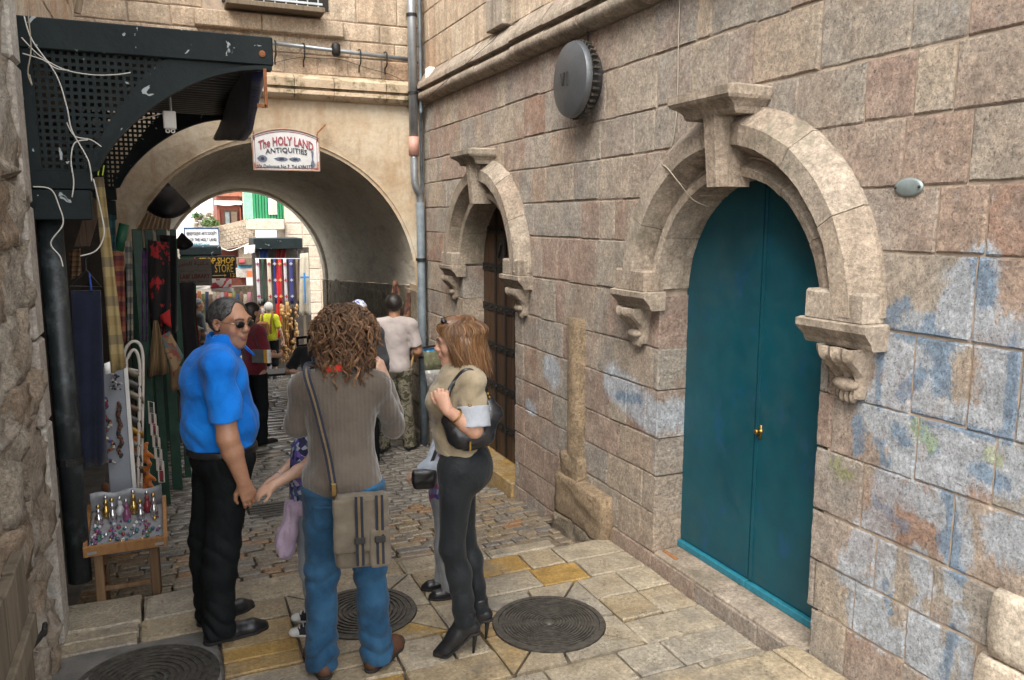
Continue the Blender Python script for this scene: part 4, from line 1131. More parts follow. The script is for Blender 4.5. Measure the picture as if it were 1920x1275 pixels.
P = h.torso(.012, (.170, .148, .19), (.170, .176, .165), (.165, .150, .11), .070)
for a in 'LR': P += h.arm(a, .014, (.060, .056, .05, .03), .38, .025)
fol = lambda X, Y, Z: (.005 - .011*np.abs(np.sin(21*(Z + .55*Y) + 1.5*np.sin(7*X + 4*Y))))*np.exp(-((Z-1.06)/.09)**2) + (.004 - .009*np.abs(np.sin(17*(Z*.9 - Y) + 1.5*np.sin(6*X))))*np.exp(-((Z-1.27)/.10)**2) + .000*np.sin(38*(Z + .45*Y) + 3*np.sin(9*Y + 5*X))*np.exp(-((Z-1.10)/.14)**2) + .005*np.sin(30*(Z*.8 - Y*1.1) + 2*np.sin(8*X))*np.exp(-((Z-1.36)/.14)**2)
w_ = wrinkle(.0065, (1, 1.3, .55), 3)
shirt = sdf_obj('shirt', P, .0065, m_blue, root, [lambda X, Y, Z: J['pelvis'][2] + .055 - Z + 0*X, lambda X, Y, Z: Z - J['neck'][2] - .075 + .22*(Y - J['neck'][1])], lambda X, Y, Z: w_(X, Y, Z) + fol(X, Y, Z))
nk = h.J['neck']; cp = [ncone(nk + V3(0, .0, -.05), nk + V3(0, .020, .052), .094, .084, .01, (1, 1))]
col_ = garment('collar', cp, .0055, m_blue, shirt, wr=.002, clips=[lambda X, Y, Z: (.073 - np.sqrt((X - nk[0])**2 + (Y - nk[1] - .008)**2)), lambda X, Y, Z: (Y - nk[1] - .02)*.75 + Z - nk[2] - .045 + 0*X])
P = h.legs(.012, .098, .070, .066, .066, .03, .035) + [nell(J['pelvis'], (.176, .160, .125), .05)]
wr1 = wrinkle(.006, (1, 1, .5), 9)
sdf_obj('trousers', P, .0065, m_blacktr, root, [lambda X, Y, Z: Z - J['pelvis'][2] - .045 + 0*X], lambda X, Y, Z: wr1(X, Y, Z) + (.007 - .015*np.abs(np.sin(34*Z + 3*np.sin(11*Y + 7*X))))*np.exp(-((Z-.11)/.10)**2) + (.005 - .011*np.abs(np.sin(28*(Z + .4*Y) + 2*np.sin(10*Y))))*np.exp(-((Z-.50)/.09)**2) + (.004 - .009*np.abs(np.sin(24*(Z - .5*Y))))*np.exp(-((Z-.82)/.06)**2))
bp = [nell(J['pelvis'] + V3(0, 0, .03), (.186, .176, .15), .03)]; pz = J['pelvis'][2]; garment('belt', bp, .006, m_leather, root, pz + .022, pz + .058, 0)
h.hair_cap(root, m_black_hair, .0075, noise=.003, line=lambda x, y, z: y - .040 - .35*np.abs(x) + .0*z)
for o in h.shoes(root, m_leather, .30, 'shoe', m_sole, .047): pass
hd = h.J['head']; Mh = h.headM; hq = h.k; HF = lambda x, y, z: tuple(hd + Mh @ V3(x, y, z)*hq)
m_lens = simple('dark lenses', (.008, .008, .010), .08); m_wire = simple('gold frame', (.45, .32, .14), .35, metal=1.0)
sg = MB()
for sx in (-1, 1):
    sg.ell((0, 0, 0), (.024, .006, .0165), 12, 8); k0 = len(sg.v) - 74 if False else None
sgv = MB()
for sx in (-1, 1):
    e = MB().ell((0, 0, 0), (.025, .006, .017), 12, 8); M2 = Mh @ rotz(-sx*.22)
    sgv.add([tuple(V3(*HF(sx*.034, .104, .011)) + M2 @ V3(*p)*hq) for p in e.v], e.f)
gl = mesh_obj('sunglasses', sgv.mesh('sunglasses', smooth=True), m_lens, root)
fr = MB()
for sx in (-1, 1): fr.tube([HF(sx*.058, .098, .018), HF(sx*.074, .075, .018), HF(sx*.082, .01, .014), HF(sx*.083, -.01, .004)], .0022, 5)
fr.tube([HF(-.012, .112, .017), HF(0, .118, .018), HF(.012, .112, .017)], .002, 5)
mesh_obj('frame', fr.mesh('frame', smooth=True), m_wire, gl)
for sx in (-1, 1):
    a_, b_, c_ = nk + V3(sx*.082, .035, .030), nk + V3(sx*.022, .100, -.012), nk + V3(sx*.080, .125, -.062); e_ = V3(sx*.012, .012, .0)
    cw = MB().add([tuple(a_), tuple(b_), tuple(c_), tuple(a_ + e_), tuple(b_ + e_), tuple(c_ + e_)], [(0, 1, 2), (5, 4, 3), (0, 3, 4, 1), (1, 4, 5, 2), (2, 5, 3, 0)]); fix_normals(mesh_obj('collar_point', cw.mesh('collar_point'), m_blue, shirt))
m_white = simple('white plastic', (.75, .73, .70), .5, .08)
bt = MB().ell(tuple(nk + V3(.045, .085, -.012)), .007, 8, 6); mesh_obj('button', bt.mesh('button', smooth=True), m_white, shirt)

# ---- curly haired man seen from behind
m_sweater = cloth('ribbed taupe sweater', (.085, .068, .054), (.120, .098, .080), .95, ribs=(17, 'X', .7), sheen=.4, scale=3)
m_jeans = cloth('washed blue jeans', (.010, .042, .095), (.032, .098, .185), .9, sheen=.1, scale=6, var=.3)
m_brownleather = simple('brown suede', (.075, .030, .014), .7, .3, 25, .2)
root = person_root('man with curly brown hair in taupe sweater and blue jeans, seen from behind', atz(654, 1250, 0), R(-14))
yc_ = root.location.y
h = Human(1.76, .0065); J = h.J
J['ankL'] = V3(-.125, -.03, .085); J['ankR'] = V3(.135, -.01, .085); J['toeL'] = V3(-.18, .13, .03); J['toeR'] = V3(.215, .12, .03); J['kneeL'] = V3(-.115, .03, .48); J['kneeR'] = V3(.115, .03, .48)
J['shL'] = V3(-.168, .0, 1.40); J['shR'] = V3(.168, .0, 1.40)
J['elL'] = V3(*lj(556, 800, yc_ + .08, root)); J['elR'] = V3(*lj(738, 800, yc_ + .08, root)); J['wrL'] = V3(*lj(640, 735, yc_ + .34, root)); J['wrR'] = V3(*lj(722, 712, yc_ + .30, root))
J['head'] = V3(.032, .05, 1.655); h.headM = rotz(R(-6)) @ rotx(R(-6))
h.body(root, SK_LIGHT, {'R': ((-.35, -.05, .95), (-.75, .5, -.1), 1.1), 'L': ((.4, .25, .9), (.7, .5, 0), .9)})
P = h.torso(.010, (.162, .112, .18), (.145, .112, .17), (.176, .142, .12), .060)
for a in 'LR': P += h.arm(a, .010, (.051, .045, .041, .031), .98, .02)
w2 = wrinkle(.0055, (1, 1, .5), 12)
sdf_obj('sweater', P, .0065, m_sweater, root, [lambda X, Y, Z: .845 + .08*X - Z + 0*Y, lambda X, Y, Z: Z - 1.53 + .0*X], lambda X, Y, Z: w2(X, Y, Z) + .008*np.sin(34*Z + 3*np.sin(7*X + 2))*np.exp(-((Z-.99)/.09)**2) + .006*np.sin(30*(Z + X*np.sign(X)*.6))*np.exp(-((Z-1.2)/.1)**2)*(np.abs(X) > .17))
P = h.legs(.010, .092, .064, .062, .066, .03, .03) + [nell(J['pelvis'] + V3(0, -.012, -.02), (.165, .132, .13), .05)]
w3 = wrinkle(.006, (1, 1, .6), 21)
sdf_obj('jeans', P, .0065, m_jeans, root, [lambda X, Y, Z: Z - .95 + 0*X], lambda X, Y, Z: w3(X, Y, Z) + (.008 - .016*np.abs(np.sin(38*Z + 3*np.sin(13*X + 9*Y))))*np.exp(-((Z-.13)/.11)**2) + (.006 - .013*np.abs(np.sin(34*Z + 3*np.sin(10*X + 3))))*np.exp(-((Z-.48)/.08)**2) + (.004 - .009*np.abs(np.sin(26*(Z + .6*np.abs(X)) + 2)))*np.exp(-((Z-.76)/.05)**2))
Pj = h.legs(.0135, .092, .064, .062, .066, .03, .03) + [nell(J['pelvis'] + V3(0, -.012, -.02), (.1685, .1355, .1335), .05)]
jeans_o = root.children[-1]
for sx in (-1, 1):
    sdf_obj('back_pocket', Pj, .006, m_jeans, jeans_o, [lambda X, Y, Z, sx=sx: np.abs(X - sx*.085) - .052 + .10*np.maximum(.80 - Z, 0)*0, lambda X, Y, Z: np.abs(Z - .805) - .062, lambda X, Y, Z: Y + .045 + 0*X], w3, bounds=(V3(-.2, -.2, .70), V3(.2, .0, .92)))
sdf_obj('waistband', Pj, .0065, m_jeans, jeans_o, [lambda X, Y, Z: np.abs(Z - .925) - .02 + 0*X], w3, bounds=(V3(-.25, -.2, .88), V3(.25, .2, .96)))
h.shoes(root, m_brownleather, .30, 'shoe', m_sole, .05)
# curls: a soft core of hair plus several hundred loose helices
def _curl():
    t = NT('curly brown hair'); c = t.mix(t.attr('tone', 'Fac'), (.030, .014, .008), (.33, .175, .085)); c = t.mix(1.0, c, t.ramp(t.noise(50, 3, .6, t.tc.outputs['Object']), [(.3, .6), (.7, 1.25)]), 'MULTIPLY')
    t.col(c); t.rough(.42); return t.m
m_curl = _curl()
hd = h.J['head']; Mh = h.headM; q = h.k; HF = lambda x, y, z: hd + Mh @ V3(x, y, z)*q
core = [nell(HF(0, -.02, .035), (.088, .104, .094), .05), nell(HF(0, -.055, -.05), (.100, .070, .09), .05), nell(HF(-.06, -.02, -.03), (.045, .065, .085), .05), nell(HF(.06, -.02, -.03), (.045, .065, .085), .05)]
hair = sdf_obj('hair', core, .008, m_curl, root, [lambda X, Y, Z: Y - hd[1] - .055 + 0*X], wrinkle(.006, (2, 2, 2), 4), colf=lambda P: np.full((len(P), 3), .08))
cm = MB(); tones = []; rg = random.Random(3)
for i in range(560):
    th = rg.uniform(-2.6, 2.6) ; ph = rg.uniform(-.75, 1.45); d = V3(math.sin(th)*math.cos(ph), -math.cos(th)*math.cos(ph), math.sin(ph))
    if i % 4 == 0: ph = rg.uniform(.7, 1.55); d = V3(math.sin(th)*math.cos(ph), -math.cos(th)*math.cos(ph), math.sin(ph))
    if d[1] > .35 and ph < .6: continue
    p0 = HF(0, -.025, .0) + np.array([d[0]*(.112 + .012*max(0, -d[2])), d[1]*.125, d[2]*.128 + (.0 if ph > -.2 else -.03)])*q
    L = rg.uniform(.06, .13); out = norm((d[0], d[1], 0.001)); tw = rg.uniform(0, 6.28); rr = rg.uniform(.007, .0145); turns = rg.uniform(1.5, 2.8); pts = []; dirn = norm((out[0]*(.55 + 1.5*max(0, math.sin(ph))**2), out[1]*(.55 + 1.5*max(0, math.sin(ph))**2), -1 + .75*max(0, math.sin(ph)))); e1 = norm(np.cross(dirn, (0.3, .2, 1))); e2 = np.cross(dirn, e1); cur = p0
    sgn = rg.choice((-1, 1)); n_ = 15
    for s_ in range(n_):
        t_ = s_/(n_-1); g_ = rr*min(1, .35 + t_*1.5); a_ = tw + sgn*turns*6.28*t_
        cur = p0 + dirn*L*t_ + np.array([0, 0, -1])*(.045*t_*t_) - out*.03*t_*t_
        pts.append(tuple(cur + (e1*math.cos(a_) + e2*math.sin(a_))*g_))
    base_t = rg.uniform(.02, .35); top = rg.uniform(.5, 1.0) if rg.random() < .6 else .3
    for bnd in range(4):
        r0 = rg.uniform(.0013, .0026); of = [rg.uniform(-.004, .004) for _ in range(3)]; sp_ = rg.uniform(.8, 1.15); cen = np.mean(np.array(pts), 0)
        pp = [tuple(np.array(p_) + np.array(of)*(.4 + k_/(n_-1)) + (e1*math.cos(k_*.5 + bnd) + e2*math.sin(k_*.5 + bnd))*.0025) for k_, p_ in enumerate(pts)]
        cm.tube(pp, [r0*(1 - .6*abs(2*k_/(n_-1) - 1)**3) for k_ in range(n_)], 3, cap=False); tj = rg.uniform(-.12, .12)
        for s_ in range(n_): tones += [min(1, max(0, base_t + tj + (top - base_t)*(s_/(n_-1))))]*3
me = cm.mesh('curls', smooth=True); ca = me.color_attributes.new('tone', 'FLOAT_COLOR', 'POINT'); ca.data.foreach_set('color', np.repeat(np.array(tones, np.float32)[:, None], 4, 1).ravel())
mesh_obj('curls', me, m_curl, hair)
m_red = simple('red neckerchief', (.55, .035, .015), .8, .2)
garment('neckerchief', [ncone(J['neck'] + V3(0, -.005, -.012), J['neck'] + V3(0, .005, .02), .071, .069, .01, (1, 1))], .006, m_red, root, wr=.004, wf=(2, 2, 2))
CURLY = root
# shoulder bag: hangs from him, so a thing of its own
m_canvas = cloth('taupe canvas', (.115, .095, .070), (.155, .130, .10), .95, sheen=.15, scale=9); m_strapd = cloth('navy webbing', (.020, .022, .034), None, .9); m_strapo = cloth('ochre webbing', (.13, .095, .050), None, .9)
b0 = atx(0, 0, 1); bag = thing('shoulder_bag', 'taupe canvas bag with striped straps on the hip of the man in jeans', 'bag', aty(680, 1060, yc_ - .19), rotz=R(-10), local=True)
bw, bh, bd = .124, .345, .09
body_ = [nbox((0, 0, bh*.5), (bw, bd*.5, bh*.5), .03, .02)]; garment('bag_body', body_, .008, m_canvas, bag, wr=.007, wf=(1, 1, 1), seed=4)
garment('flap', [nbox((-.028, -.052, bh*.62), (bw*.80, .012, bh*.37), .012, .02)], .007, m_canvas, bag, wr=.004, wf=(1, 1, 1), seed=5)
garment('side_pocket', [nbox((bw*.62, -.05, bh*.30), (bw*.38, .02, bh*.27), .015, .02)], .007, m_canvas, bag, wr=.004, seed=6)
for sx in (-.012, .078):
    for w_s, mt, yy, nm in ((.036, m_strapd, -.0725, 'webbing_strap'), (.012, m_strapo, -.0765, 'webbing_stripe')):
        sb = MB()
        sb.slab(lambda u, v, sx=sx, w_s=w_s, yy=yy: (sx + (u-.5)*w_s, yy - .004*math.sin(v*9), .03 + v*(bh - .02)), 2, 10, (0, .004, 0))
        if nm == 'webbing_stripe': st_o = mesh_obj(nm, sb.mesh(nm), mt, last)
        else: last = mesh_obj(nm, sb.mesh(nm), mt, bag)
    bk = MB().box((sx - .024, -.082, .135), (sx + .024, -.073, .165), .003); mesh_obj('buckle', bk.mesh('buckle'), m_sole, bag)
m_bronze = simple('antique bronze clasp', (.20, .13, .05), .4, metal=.9)
sp = MB(); ps = []
wpts = [(626, 918, -.175), (616, 860, -.16), (604, 810, -.155), (590, 755, -.15), (577, 712, -.13), (574, 692, -.07), (580, 684, .02), (600, 690, .08)]
for i, (px, py, dy) in enumerate(wpts):
    p = aty(px, py, yc_ + dy) - bag.location; a = R(10); ps.append(Vector((p.x*math.cos(a) - p.y*math.sin(a), p.x*math.sin(a) + p.y*math.cos(a), p.z)))
def ribbon(pts, w, th, side=None):
    mb = MB(); vs = []
    for i, p in enumerate(pts):
        t = (pts[min(i+1, len(pts)-1)] - pts[max(i-1, 0)]).normalized(); n_ = Vector((0, -1, .15)) if side is None else Vector(side); sd = t.cross(n_).normalized()*w/2; nn = sd.cross(t).normalized()*th/2
        vs += [p - sd - nn, p + sd - nn, p + sd + nn, p - sd + nn]
    m = len(pts); mb.add(vs, [(i*4+k, i*4+(k+1) % 4, (i+1)*4+(k+1) % 4, (i+1)*4+k) for i in range(m-1) for k in range(4)] + [(3, 2, 1, 0), ((m-1)*4, (m-1)*4+1, (m-1)*4+2, (m-1)*4+3)]); return mb
def smooth_path(ps, n=6):
    out = []
    for i in range(len(ps)-1):
        p0, p1, p2, p3 = ps[max(i-1, 0)], ps[i], ps[i+1], ps[min(i+2, len(ps)-1)]
        for k in range(n):
            t = k/n; out.append(.5*((2*p1) + (p2-p0)*t + (2*p0-5*p1+4*p2-p3)*t*t + (3*p1-p0-3*p2+p3)*t**3))
    return out + [ps[-1]]
s1 = mesh_obj('shoulder_strap', ribbon(smooth_path(ps), .031, .005).mesh('shoulder_strap'), m_strapd, bag)
s2 = mesh_obj('strap_stripe', ribbon([p + Vector((0, -.004, 0)) for p in smooth_path(ps)], .009, .004).mesh('strap_stripe'), m_strapo, s1)
cl = MB(); cl.box(tuple(ps[0] + Vector((-.012, -.012, -.03))), tuple(ps[0] + Vector((.012, .004, .03))), .003); cl.tube([ps[0] + Vector((0, -.008, -.03)), ps[0] + Vector((.002, -.012, -.09))], .006, 6); mesh_obj('clasp', cl.mesh('clasp'), m_bronze, bag)

# ---- woman in the beige jacket
m_beige = cloth('beige linen jacket', (.255, .205, .135), (.335, .275, .190), .85, scale=9); m_charcoal = cloth('charcoal satin trousers', (.010, .012, .014), (.020, .023, .026), .5, sheen=.06); m_lining = cloth('grey striped lining', (.25, .27, .31), (.36, .38, .42), .7)
HE = .105
root = person_root('woman with highlighted brown hair in beige jacket, charcoal trousers and heeled boots', atz(862, 1212, 0), R(68))
yw = root.location.y
h = Human(1.655, .006, True, ankL=(-.075, -.035, .085), ankR=(.075, -.10, .085), kneeL=(-.085, .03, .49), kneeR=(.085, -.02, .49), toeL=(-.09, .12, .03), toeR=(.09, .05, .03))
for a in h.J:
    if not a.startswith('toe'): h.J[a] = h.J[a] + V3(0, 0, HE)
J = h.J; J['shL'] = V3(-.16, -.01, 1.42); J['shR'] = V3(.155, .0, 1.42)
J['shL'] = V3(*lj(884, 722, yw - .15, root)); J['elL'] = V3(*lj(889, 806, yw - .20, root)); J['wrL'] = V3(*lj(838, 768, yw - .21, root)); J['elR'] = V3(.20, -.02, 1.24); J['wrR'] = V3(.17, .03, 1.02)
J['head'] = V3(*lj(858, 645, yw, root)); J['neck'] = V3(0, -.025, 1.475); J['pelvis'] = J['pelvis'] + V3(0, -.02, 0)
h.headM = rotz(R(3)) @ rotx(R(-4)); h.armr = (.047, .042, .039, .026)
h.body(root, SK_WOM, {'L': ((.10, .35, .93), (.95, -.15, 0), 1.25), 'R': ((0, .1, -1), (-1, 0, 0), .6)}, lips=(.40, .10, .09), brow=(.05, .03, .02))
P = h.torso(.014, (.148, .108, .165), (.128, .105, .15), (.150, .118, .11), .056, bust=True)
P += h.arm('L', .012, (.050, .054, .05, .03), .36, .02) + h.arm('R', .011, (.050, .044, .042, .032), .9, .02)
w4 = wrinkle(.009, (1, 1, .7), 31)
jk = sdf_obj('jacket', P, .006, m_beige, root, [lambda X, Y, Z: 1.045 - Z + 0*X, lambda X, Y, Z: Z - 1.535 + .35*(Y + .02) + 0*X], lambda X, Y, Z: w4(X, Y, Z) + (.005 - .011*np.abs(np.sin(30*(Z + .4*Y) + 2*np.sin(9*Y))))*np.exp(-((Z-1.38)/.10)**2)*(X < -.08) + (.004 - .008*np.abs(np.sin(22*(Z - .6*Y))))*np.exp(-((Z-1.13)/.07)**2))
P = h.arm('L', .017, (.060, .060, .05, .03), .47, .02); S_, E_ = J['shL'], J['elL']; dv = norm(E_ - S_)
sdf_obj('cuff', P, .006, m_lining, jk, [lambda X, Y, Z: .098 - ((X - S_[0])*dv[0] + (Y - S_[1])*dv[1] + (Z - S_[2])*dv[2])], wrinkle(.003, (1, 1, 1), 3))
tb = MB(); pa = S_ + dv*.075 + V3(-.066, .01, 0); pb = S_ + dv*.145 + V3(-.074, .01, 0); tb.bar(tuple(pa), tuple(pb), .022, .005, (1, 0, 0)); mesh_obj('sleeve_tab', tb.mesh('sleeve_tab'), m_beige, jk)
tb = MB().ell(tuple(pa + V3(-.006, 0, -.006)), .009, 10, 6); mesh_obj('button', tb.mesh('button', smooth=True), m_brass, jk)
garment('jacket_collar', [ncone(J['neck'] + V3(0, -.012, -.045), J['neck'] + V3(0, -.012, .030), .080, .072, .01, (1, 1))], .006, m_beige, jk, wr=.003, clips=[lambda X, Y, Z: .060 - np.sqrt(X**2 + (Y + .012 - J['neck'][1])**2), lambda X, Y, Z: (Y - J['neck'][1] - .01)*.8 + Z - J['neck'][2] - .02])
P = h.legs(.006, .092, .058, .056, .050, .03, HE + .055) + [nell(J['pelvis'] + V3(0, -.015, -.02), (.158, .125, .125), .05), nell(J['pelvis'] + V3(0, -.040, -.075), (.130, .100, .095), .06)]
w5 = wrinkle(.0045, (1, 1, .5), 41)
sdf_obj('trousers', P, .006, m_charcoal, root, [lambda X, Y, Z: Z - 1.085 + 0*X], lambda X, Y, Z: w5(X, Y, Z) + .0045*np.sin(48*Z + 4*np.sin(12*Y + 6*X))*np.exp(-((Z-.25)/.10)**2))
h.shoes(root, m_leather, .245, 'ankle_boot', m_sole, .038, HE, True, .13)
hd = h.J['head']; Mh = h.headM; q = h.k; HF = lambda x, y, z: hd + Mh @ V3(x, y, z)*q
def _whair():
    t = NT('highlighted brown hair'); c = t.mix(t.attr('tone', 'Fac'), (.065, .027, .012), (.40, .21, .09)); t.col(c); t.rough(.33); t.b.inputs['Specular IOR Level'].default_value = .6; return t.m
m_whair = _whair()
core = [nell(HF(0, -.018, .04), (.090, .106, .098), .04, Mh), nell(HF(0, -.065, -.03), (.095, .070, .125), .05, Mh), nell(HF(0, -.085, -.13), (.075, .045, .09), .05, Mh), nell(HF(.075, -.01, -.04), (.028, .055, .10), .04, Mh), nell(HF(-.075, -.02, -.04), (.028, .055, .10), .04, Mh)]
Lf = h.head_local()
def wclip(X, Y, Z):
    x, y, z = Lf(X, Y, Z); return np.maximum(np.where(z < .075, y - .034 - np.clip(z, -.3, .0)*.25, y - .085), np.where(np.abs(x) < .055, np.where(y > .05, .075 - z, -1), -1))*.8
def wtone(P):
    n_ = np.array([mnoise.noise(Vector((p[0]*9, p[1]*40, p[2]*5))) for p in P]); return np.repeat(np.clip(.32 + .5*n_, 0, 1)[:, None], 3, 1)
whair = sdf_obj('hair', core, .0065, m_whair, root, [wclip], wrinkle(.005, (3, 3, .4), 8), colf=wtone)
cm = MB(); tones = []; rg = random.Random(11)
for i in range(1100):
    th = rg.uniform(-math.pi, math.pi); r0 = rg.uniform(.0, .55); sx = -1 if math.sin(th) < 0 else 1
    a_ = abs(th)                                       # 0 = back of head, pi = forehead
    side = sx*rg.uniform(.35, 1); n_ = 12; pts = []; wv = rg.uniform(-.022, .022); endz = rg.uniform(-.20, -.08) if a_ < 2.0 else rg.uniform(-.13, -.05); fl = rg.uniform(-.02, .03)
    for s_ in range(n_):
        t_ = s_/(n_-1)
        el = 1.45 - t_*1.75                            # down over the crown
        if el > 0: x = math.sin(th)*math.cos(el)*.098; y = -.018 - math.cos(th)*math.cos(el)*.112; z = .04 + math.sin(el)*.106
        else:
            tt = (t_ - 1.45/1.75)/(1 - 1.45/1.75); yy0 = -.018 - math.cos(th)*.112
            x = math.sin(th)*(.098 + .008*math.sin(tt*3)); y = yy0 - .02*tt*(1 if a_ > 1.2 else 0) + fl*tt + (min(0, .02 - yy0)*.8*tt if yy0 > .02 else 0); z = .04 + (endz - .04)*tt
        if a_ > 2.0: x, y = x + sx*.022*t_, min(y, .085 - .055*max(0, t_ - .3)/.7)
        vol = 1 + .10*rg.random()*0 + .10*r0; pts.append(tuple(HF(x*vol + wv*1.4*math.sin(t_*7)*.5, y*vol + wv*1.4*math.sin(t_*6 + 1), z)))
    pts = [tuple(V3(*p_) + Mh @ V3((rg2 * .5), .6*rg2, 0)*(k_/(n_-1))*q) for k_, p_ in enumerate(pts)] if (rg2 := rg.uniform(-.03, .02)) else pts
    rr = rg.uniform(.0010, .0026); cm.tube(pts, [rr*(1 - .6*(k_/(n_-1))**3) for k_ in range(n_)], 3, cap=False); tn = rg.choice((.12, .2, .3, .42, .55, .8))
    for s_ in range(n_): tones += [min(1, tn*(.55 + .6*s_/(n_-1)))]*3
me = cm.mesh('strands', smooth=True); ca = me.color_attributes.new('tone', 'FLOAT_COLOR', 'POINT'); ca.data.foreach_set('color', np.repeat(np.array(tones, np.float32)[:, None], 4, 1).ravel())
mesh_obj('hair_strands', me, m_whair, whair)
gm = MB()
for sx in (-1, 1): gm.ell(tuple(HF(sx*.04, .06, .128)), (.026, .016, .012), 10, 6)
gm.tube([tuple(HF(-.075, .0, .10)), tuple(HF(-.06, .055, .125)), tuple(HF(0, .075, .132)), tuple(HF(.06, .055, .125)), tuple(HF(.075, 0, .10))], .003, 5)
mesh_obj('sunglasses', gm.mesh('sunglasses', smooth=True), m_lens, root)
bm_ = MB(); wv_ = J['wrL']; ev_ = J['elL']; dd_ = norm(ev_ - wv_); c_ = wv_ + dd_*.055; e1_ = norm(np.cross(dd_, (0, 0, 1))); e2_ = np.cross(dd_, e1_)
bm_.tube([tuple(c_ + (e1_*math.cos(k*.3927) + e2_*math.sin(k*.3927))*.037) for k in range(16)], .004, 5, closed=True); mesh_obj('bracelet', bm_.mesh('bracelet', smooth=True), m_brass, root)
WOMAN = root
# her handbag
hb = thing('handbag', 'soft black leather hobo handbag tucked under the arm of the woman in beige', 'handbag', aty(893, 832, yw - .12), rotz=R(68), local=True)
def HL(px, py, dy): 
    p = aty(px, py, yw + dy) - hb.location; a = -R(68); return Vector((p.x*math.cos(a) - p.y*math.sin(a), p.x*math.sin(a) + p.y*math.cos(a), p.z))
P = [ncone(HL(845, 790, -.15), HL(865, 818, -.155), .045, .055, .04), ncone(HL(865, 818, -.155), HL(900, 815, -.155), .055, .06, .04), ncone(HL(900, 815, -.155), HL(922, 775, -.13), .058, .045, .04), ncone(HL(922, 775, -.13), HL(913, 745, -.11), .045, .028, .03)]
garment('bag_body', P, .006, m_leather, hb, wr=.006, wf=(1.3, 1.3, 1.3), seed=3)
ps = [HL(*q) for q in ((915, 742, -.13), (905, 718, -.17), (885, 696, -.17), (868, 697, -.16), (852, 716, -.14), (842, 735, -.17), (838, 765, -.17), (842, 785, -.15))]
mesh_obj('strap', ribbon(smooth_path(ps), .02, .008, (-1, 0, 0)).mesh('strap', smooth=True), m_leather, hb)
zz = MB(); zz.bar(HL(882, 828, -.225), HL(882, 845, -.225), .008); zz.ell(HL(914, 738, -.145), .010, 8, 6); zz.ell(HL(917, 745, -.145), .009, 8, 6); mesh_obj('zip_pull', zz.mesh('zip_pull'), m_brass, hb)

# ---- girl between the two men
def _floral(name, cols, sc_, rough=.85):
    t = NT(name); v = t.tc.outputs['Object']; t.col(t.ramp(t.voro(sc_, v, 'F1', 'Color'), [(i/len(cols), c) for i, c in enumerate(cols)], 'CONSTANT')); t.rough(rough); t.bump(t.noise(20, 4, .6, v), .01, .4); return t.m
m_floral = _floral('dark floral print', [(.025, .022, .075), (.09, .06, .27), (.015, .018, .06), (.35, .36, .42), (.04, .09, .16), (.16, .10, .36)], 42)
m_lilac = cloth('lilac knit', (.36, .27, .37), (.46, .36, .46), .9); m_pale = cloth('pale grey jeans', (.24, .27, .31), (.34, .37, .41), .9)
m_sneaker = simple('black canvas sneaker', (.02, .02, .028), .8, .3, 30); m_rubber = simple('white rubber', (.62, .62, .60), .6, .12, 20)
root = person_root('girl in floral top with lilac cardigan, mostly hidden behind the man in jeans', atz(591, 1174, 0), R(78))
yg = root.location.y
h = Human(1.28, .0065, True); J = h.J; h.armr = (.046, .043, .040, .030)
J['toeL'] = V3(-.09, .13, .03); J['toeR'] = V3(.07, .13, .03)
J['shL'] = V3(*lj(612, 815, yg - .10, root)); J['elL'] = V3(*lj(578, 872, yg - .14, root)); J['wrL'] = V3(*lj(512, 910, yg - .18, root)); J['shR'] = V3(*lj(600, 806, yg + .10, root)); J['elR'] = V3(*lj(562, 858, yg + .10, root)); J['wrR'] = V3(*lj(520, 895, yg - .02, root))
h.body(root, SK_CHILD, {'L': ((0, .86, -.42), (.5, .1, -.8), .35), 'R': ((-.15, .9, -.35), (-.3, 0, -.9), .4)})
garment('top', h.torso(.012) + h.arm('L', .012, (.055, .05, .04, .03), .26) + h.arm('R', .012, (.055, .05, .04, .03), .26), .0065, m_floral, root, .70, 1.09, .004)
garment('jeans', h.legs(.012, .088, .062, .060, .058, .03, .03) + [nell(J['pelvis'], (.125, .10, .10), .05)], .0065, m_pale, root, None, .75, .005, (1, 1, .6), 7)
garment('belt', [nell(J['pelvis'] + V3(0, 0, .03), (.128, .104, .10), .03)], .006, m_leather, root, .70, .745, 0)
pv = J['pelvis']; P = [ncone(pv + V3(-.125, .07, .0), pv + V3(-.135, .10, -.10), .030, .034, .03), ncone(pv + V3(-.135, .10, -.10), pv + V3(-.14, .12, -.20), .036, .040, .03), ncone(pv + V3(-.09, .10, .02), pv + V3(-.11, .15, -.17), .026, .032, .02), ncone(pv + V3(-.13, -.06, .01), pv + V3(-.12, .08, .02), .03, .034, .03)]
garment('cardigan', P, .006, m_lilac, root, wr=.014, wf=(2.5, 2.5, .3), seed=3)
for s_ in h.shoes(root, m_sneaker, .225, 'sneaker', m_rubber, .042):
    pass
for a in 'LR':
    an, to = J['ank'+a], J['toe'+a]; d = norm((to - an)*V3(1, 1, 0)); tp = V3(an[0], an[1], .022) + d*.118
    tm = MB().ell(tuple(tp), (.033, .033, .022), 12, 8); tc_ = mesh_obj('toe_cap', tm.mesh('toe_cap', smooth=True), m_rubber, root)
    lm = MB()
    for i in range(4):
        c = V3(an[0], an[1], 0) + d*(.035 + i*.020) + V3(0, 0, .072 - i*.007); sdv = V3(-d[1], d[0], 0)*.022; lm.tube([tuple(c - sdv), tuple(c + V3(0, 0, .004)), tuple(c + sdv)], .0035, 4)
    mesh_obj('laces', lm.mesh('laces'), m_rubber, root)
h.hair_cap(root, m_dark_hair, .012, below=-.2, extra=[nell(J['head'] + V3(0, -.075, -.08), (.06, .03, .09), .04)])
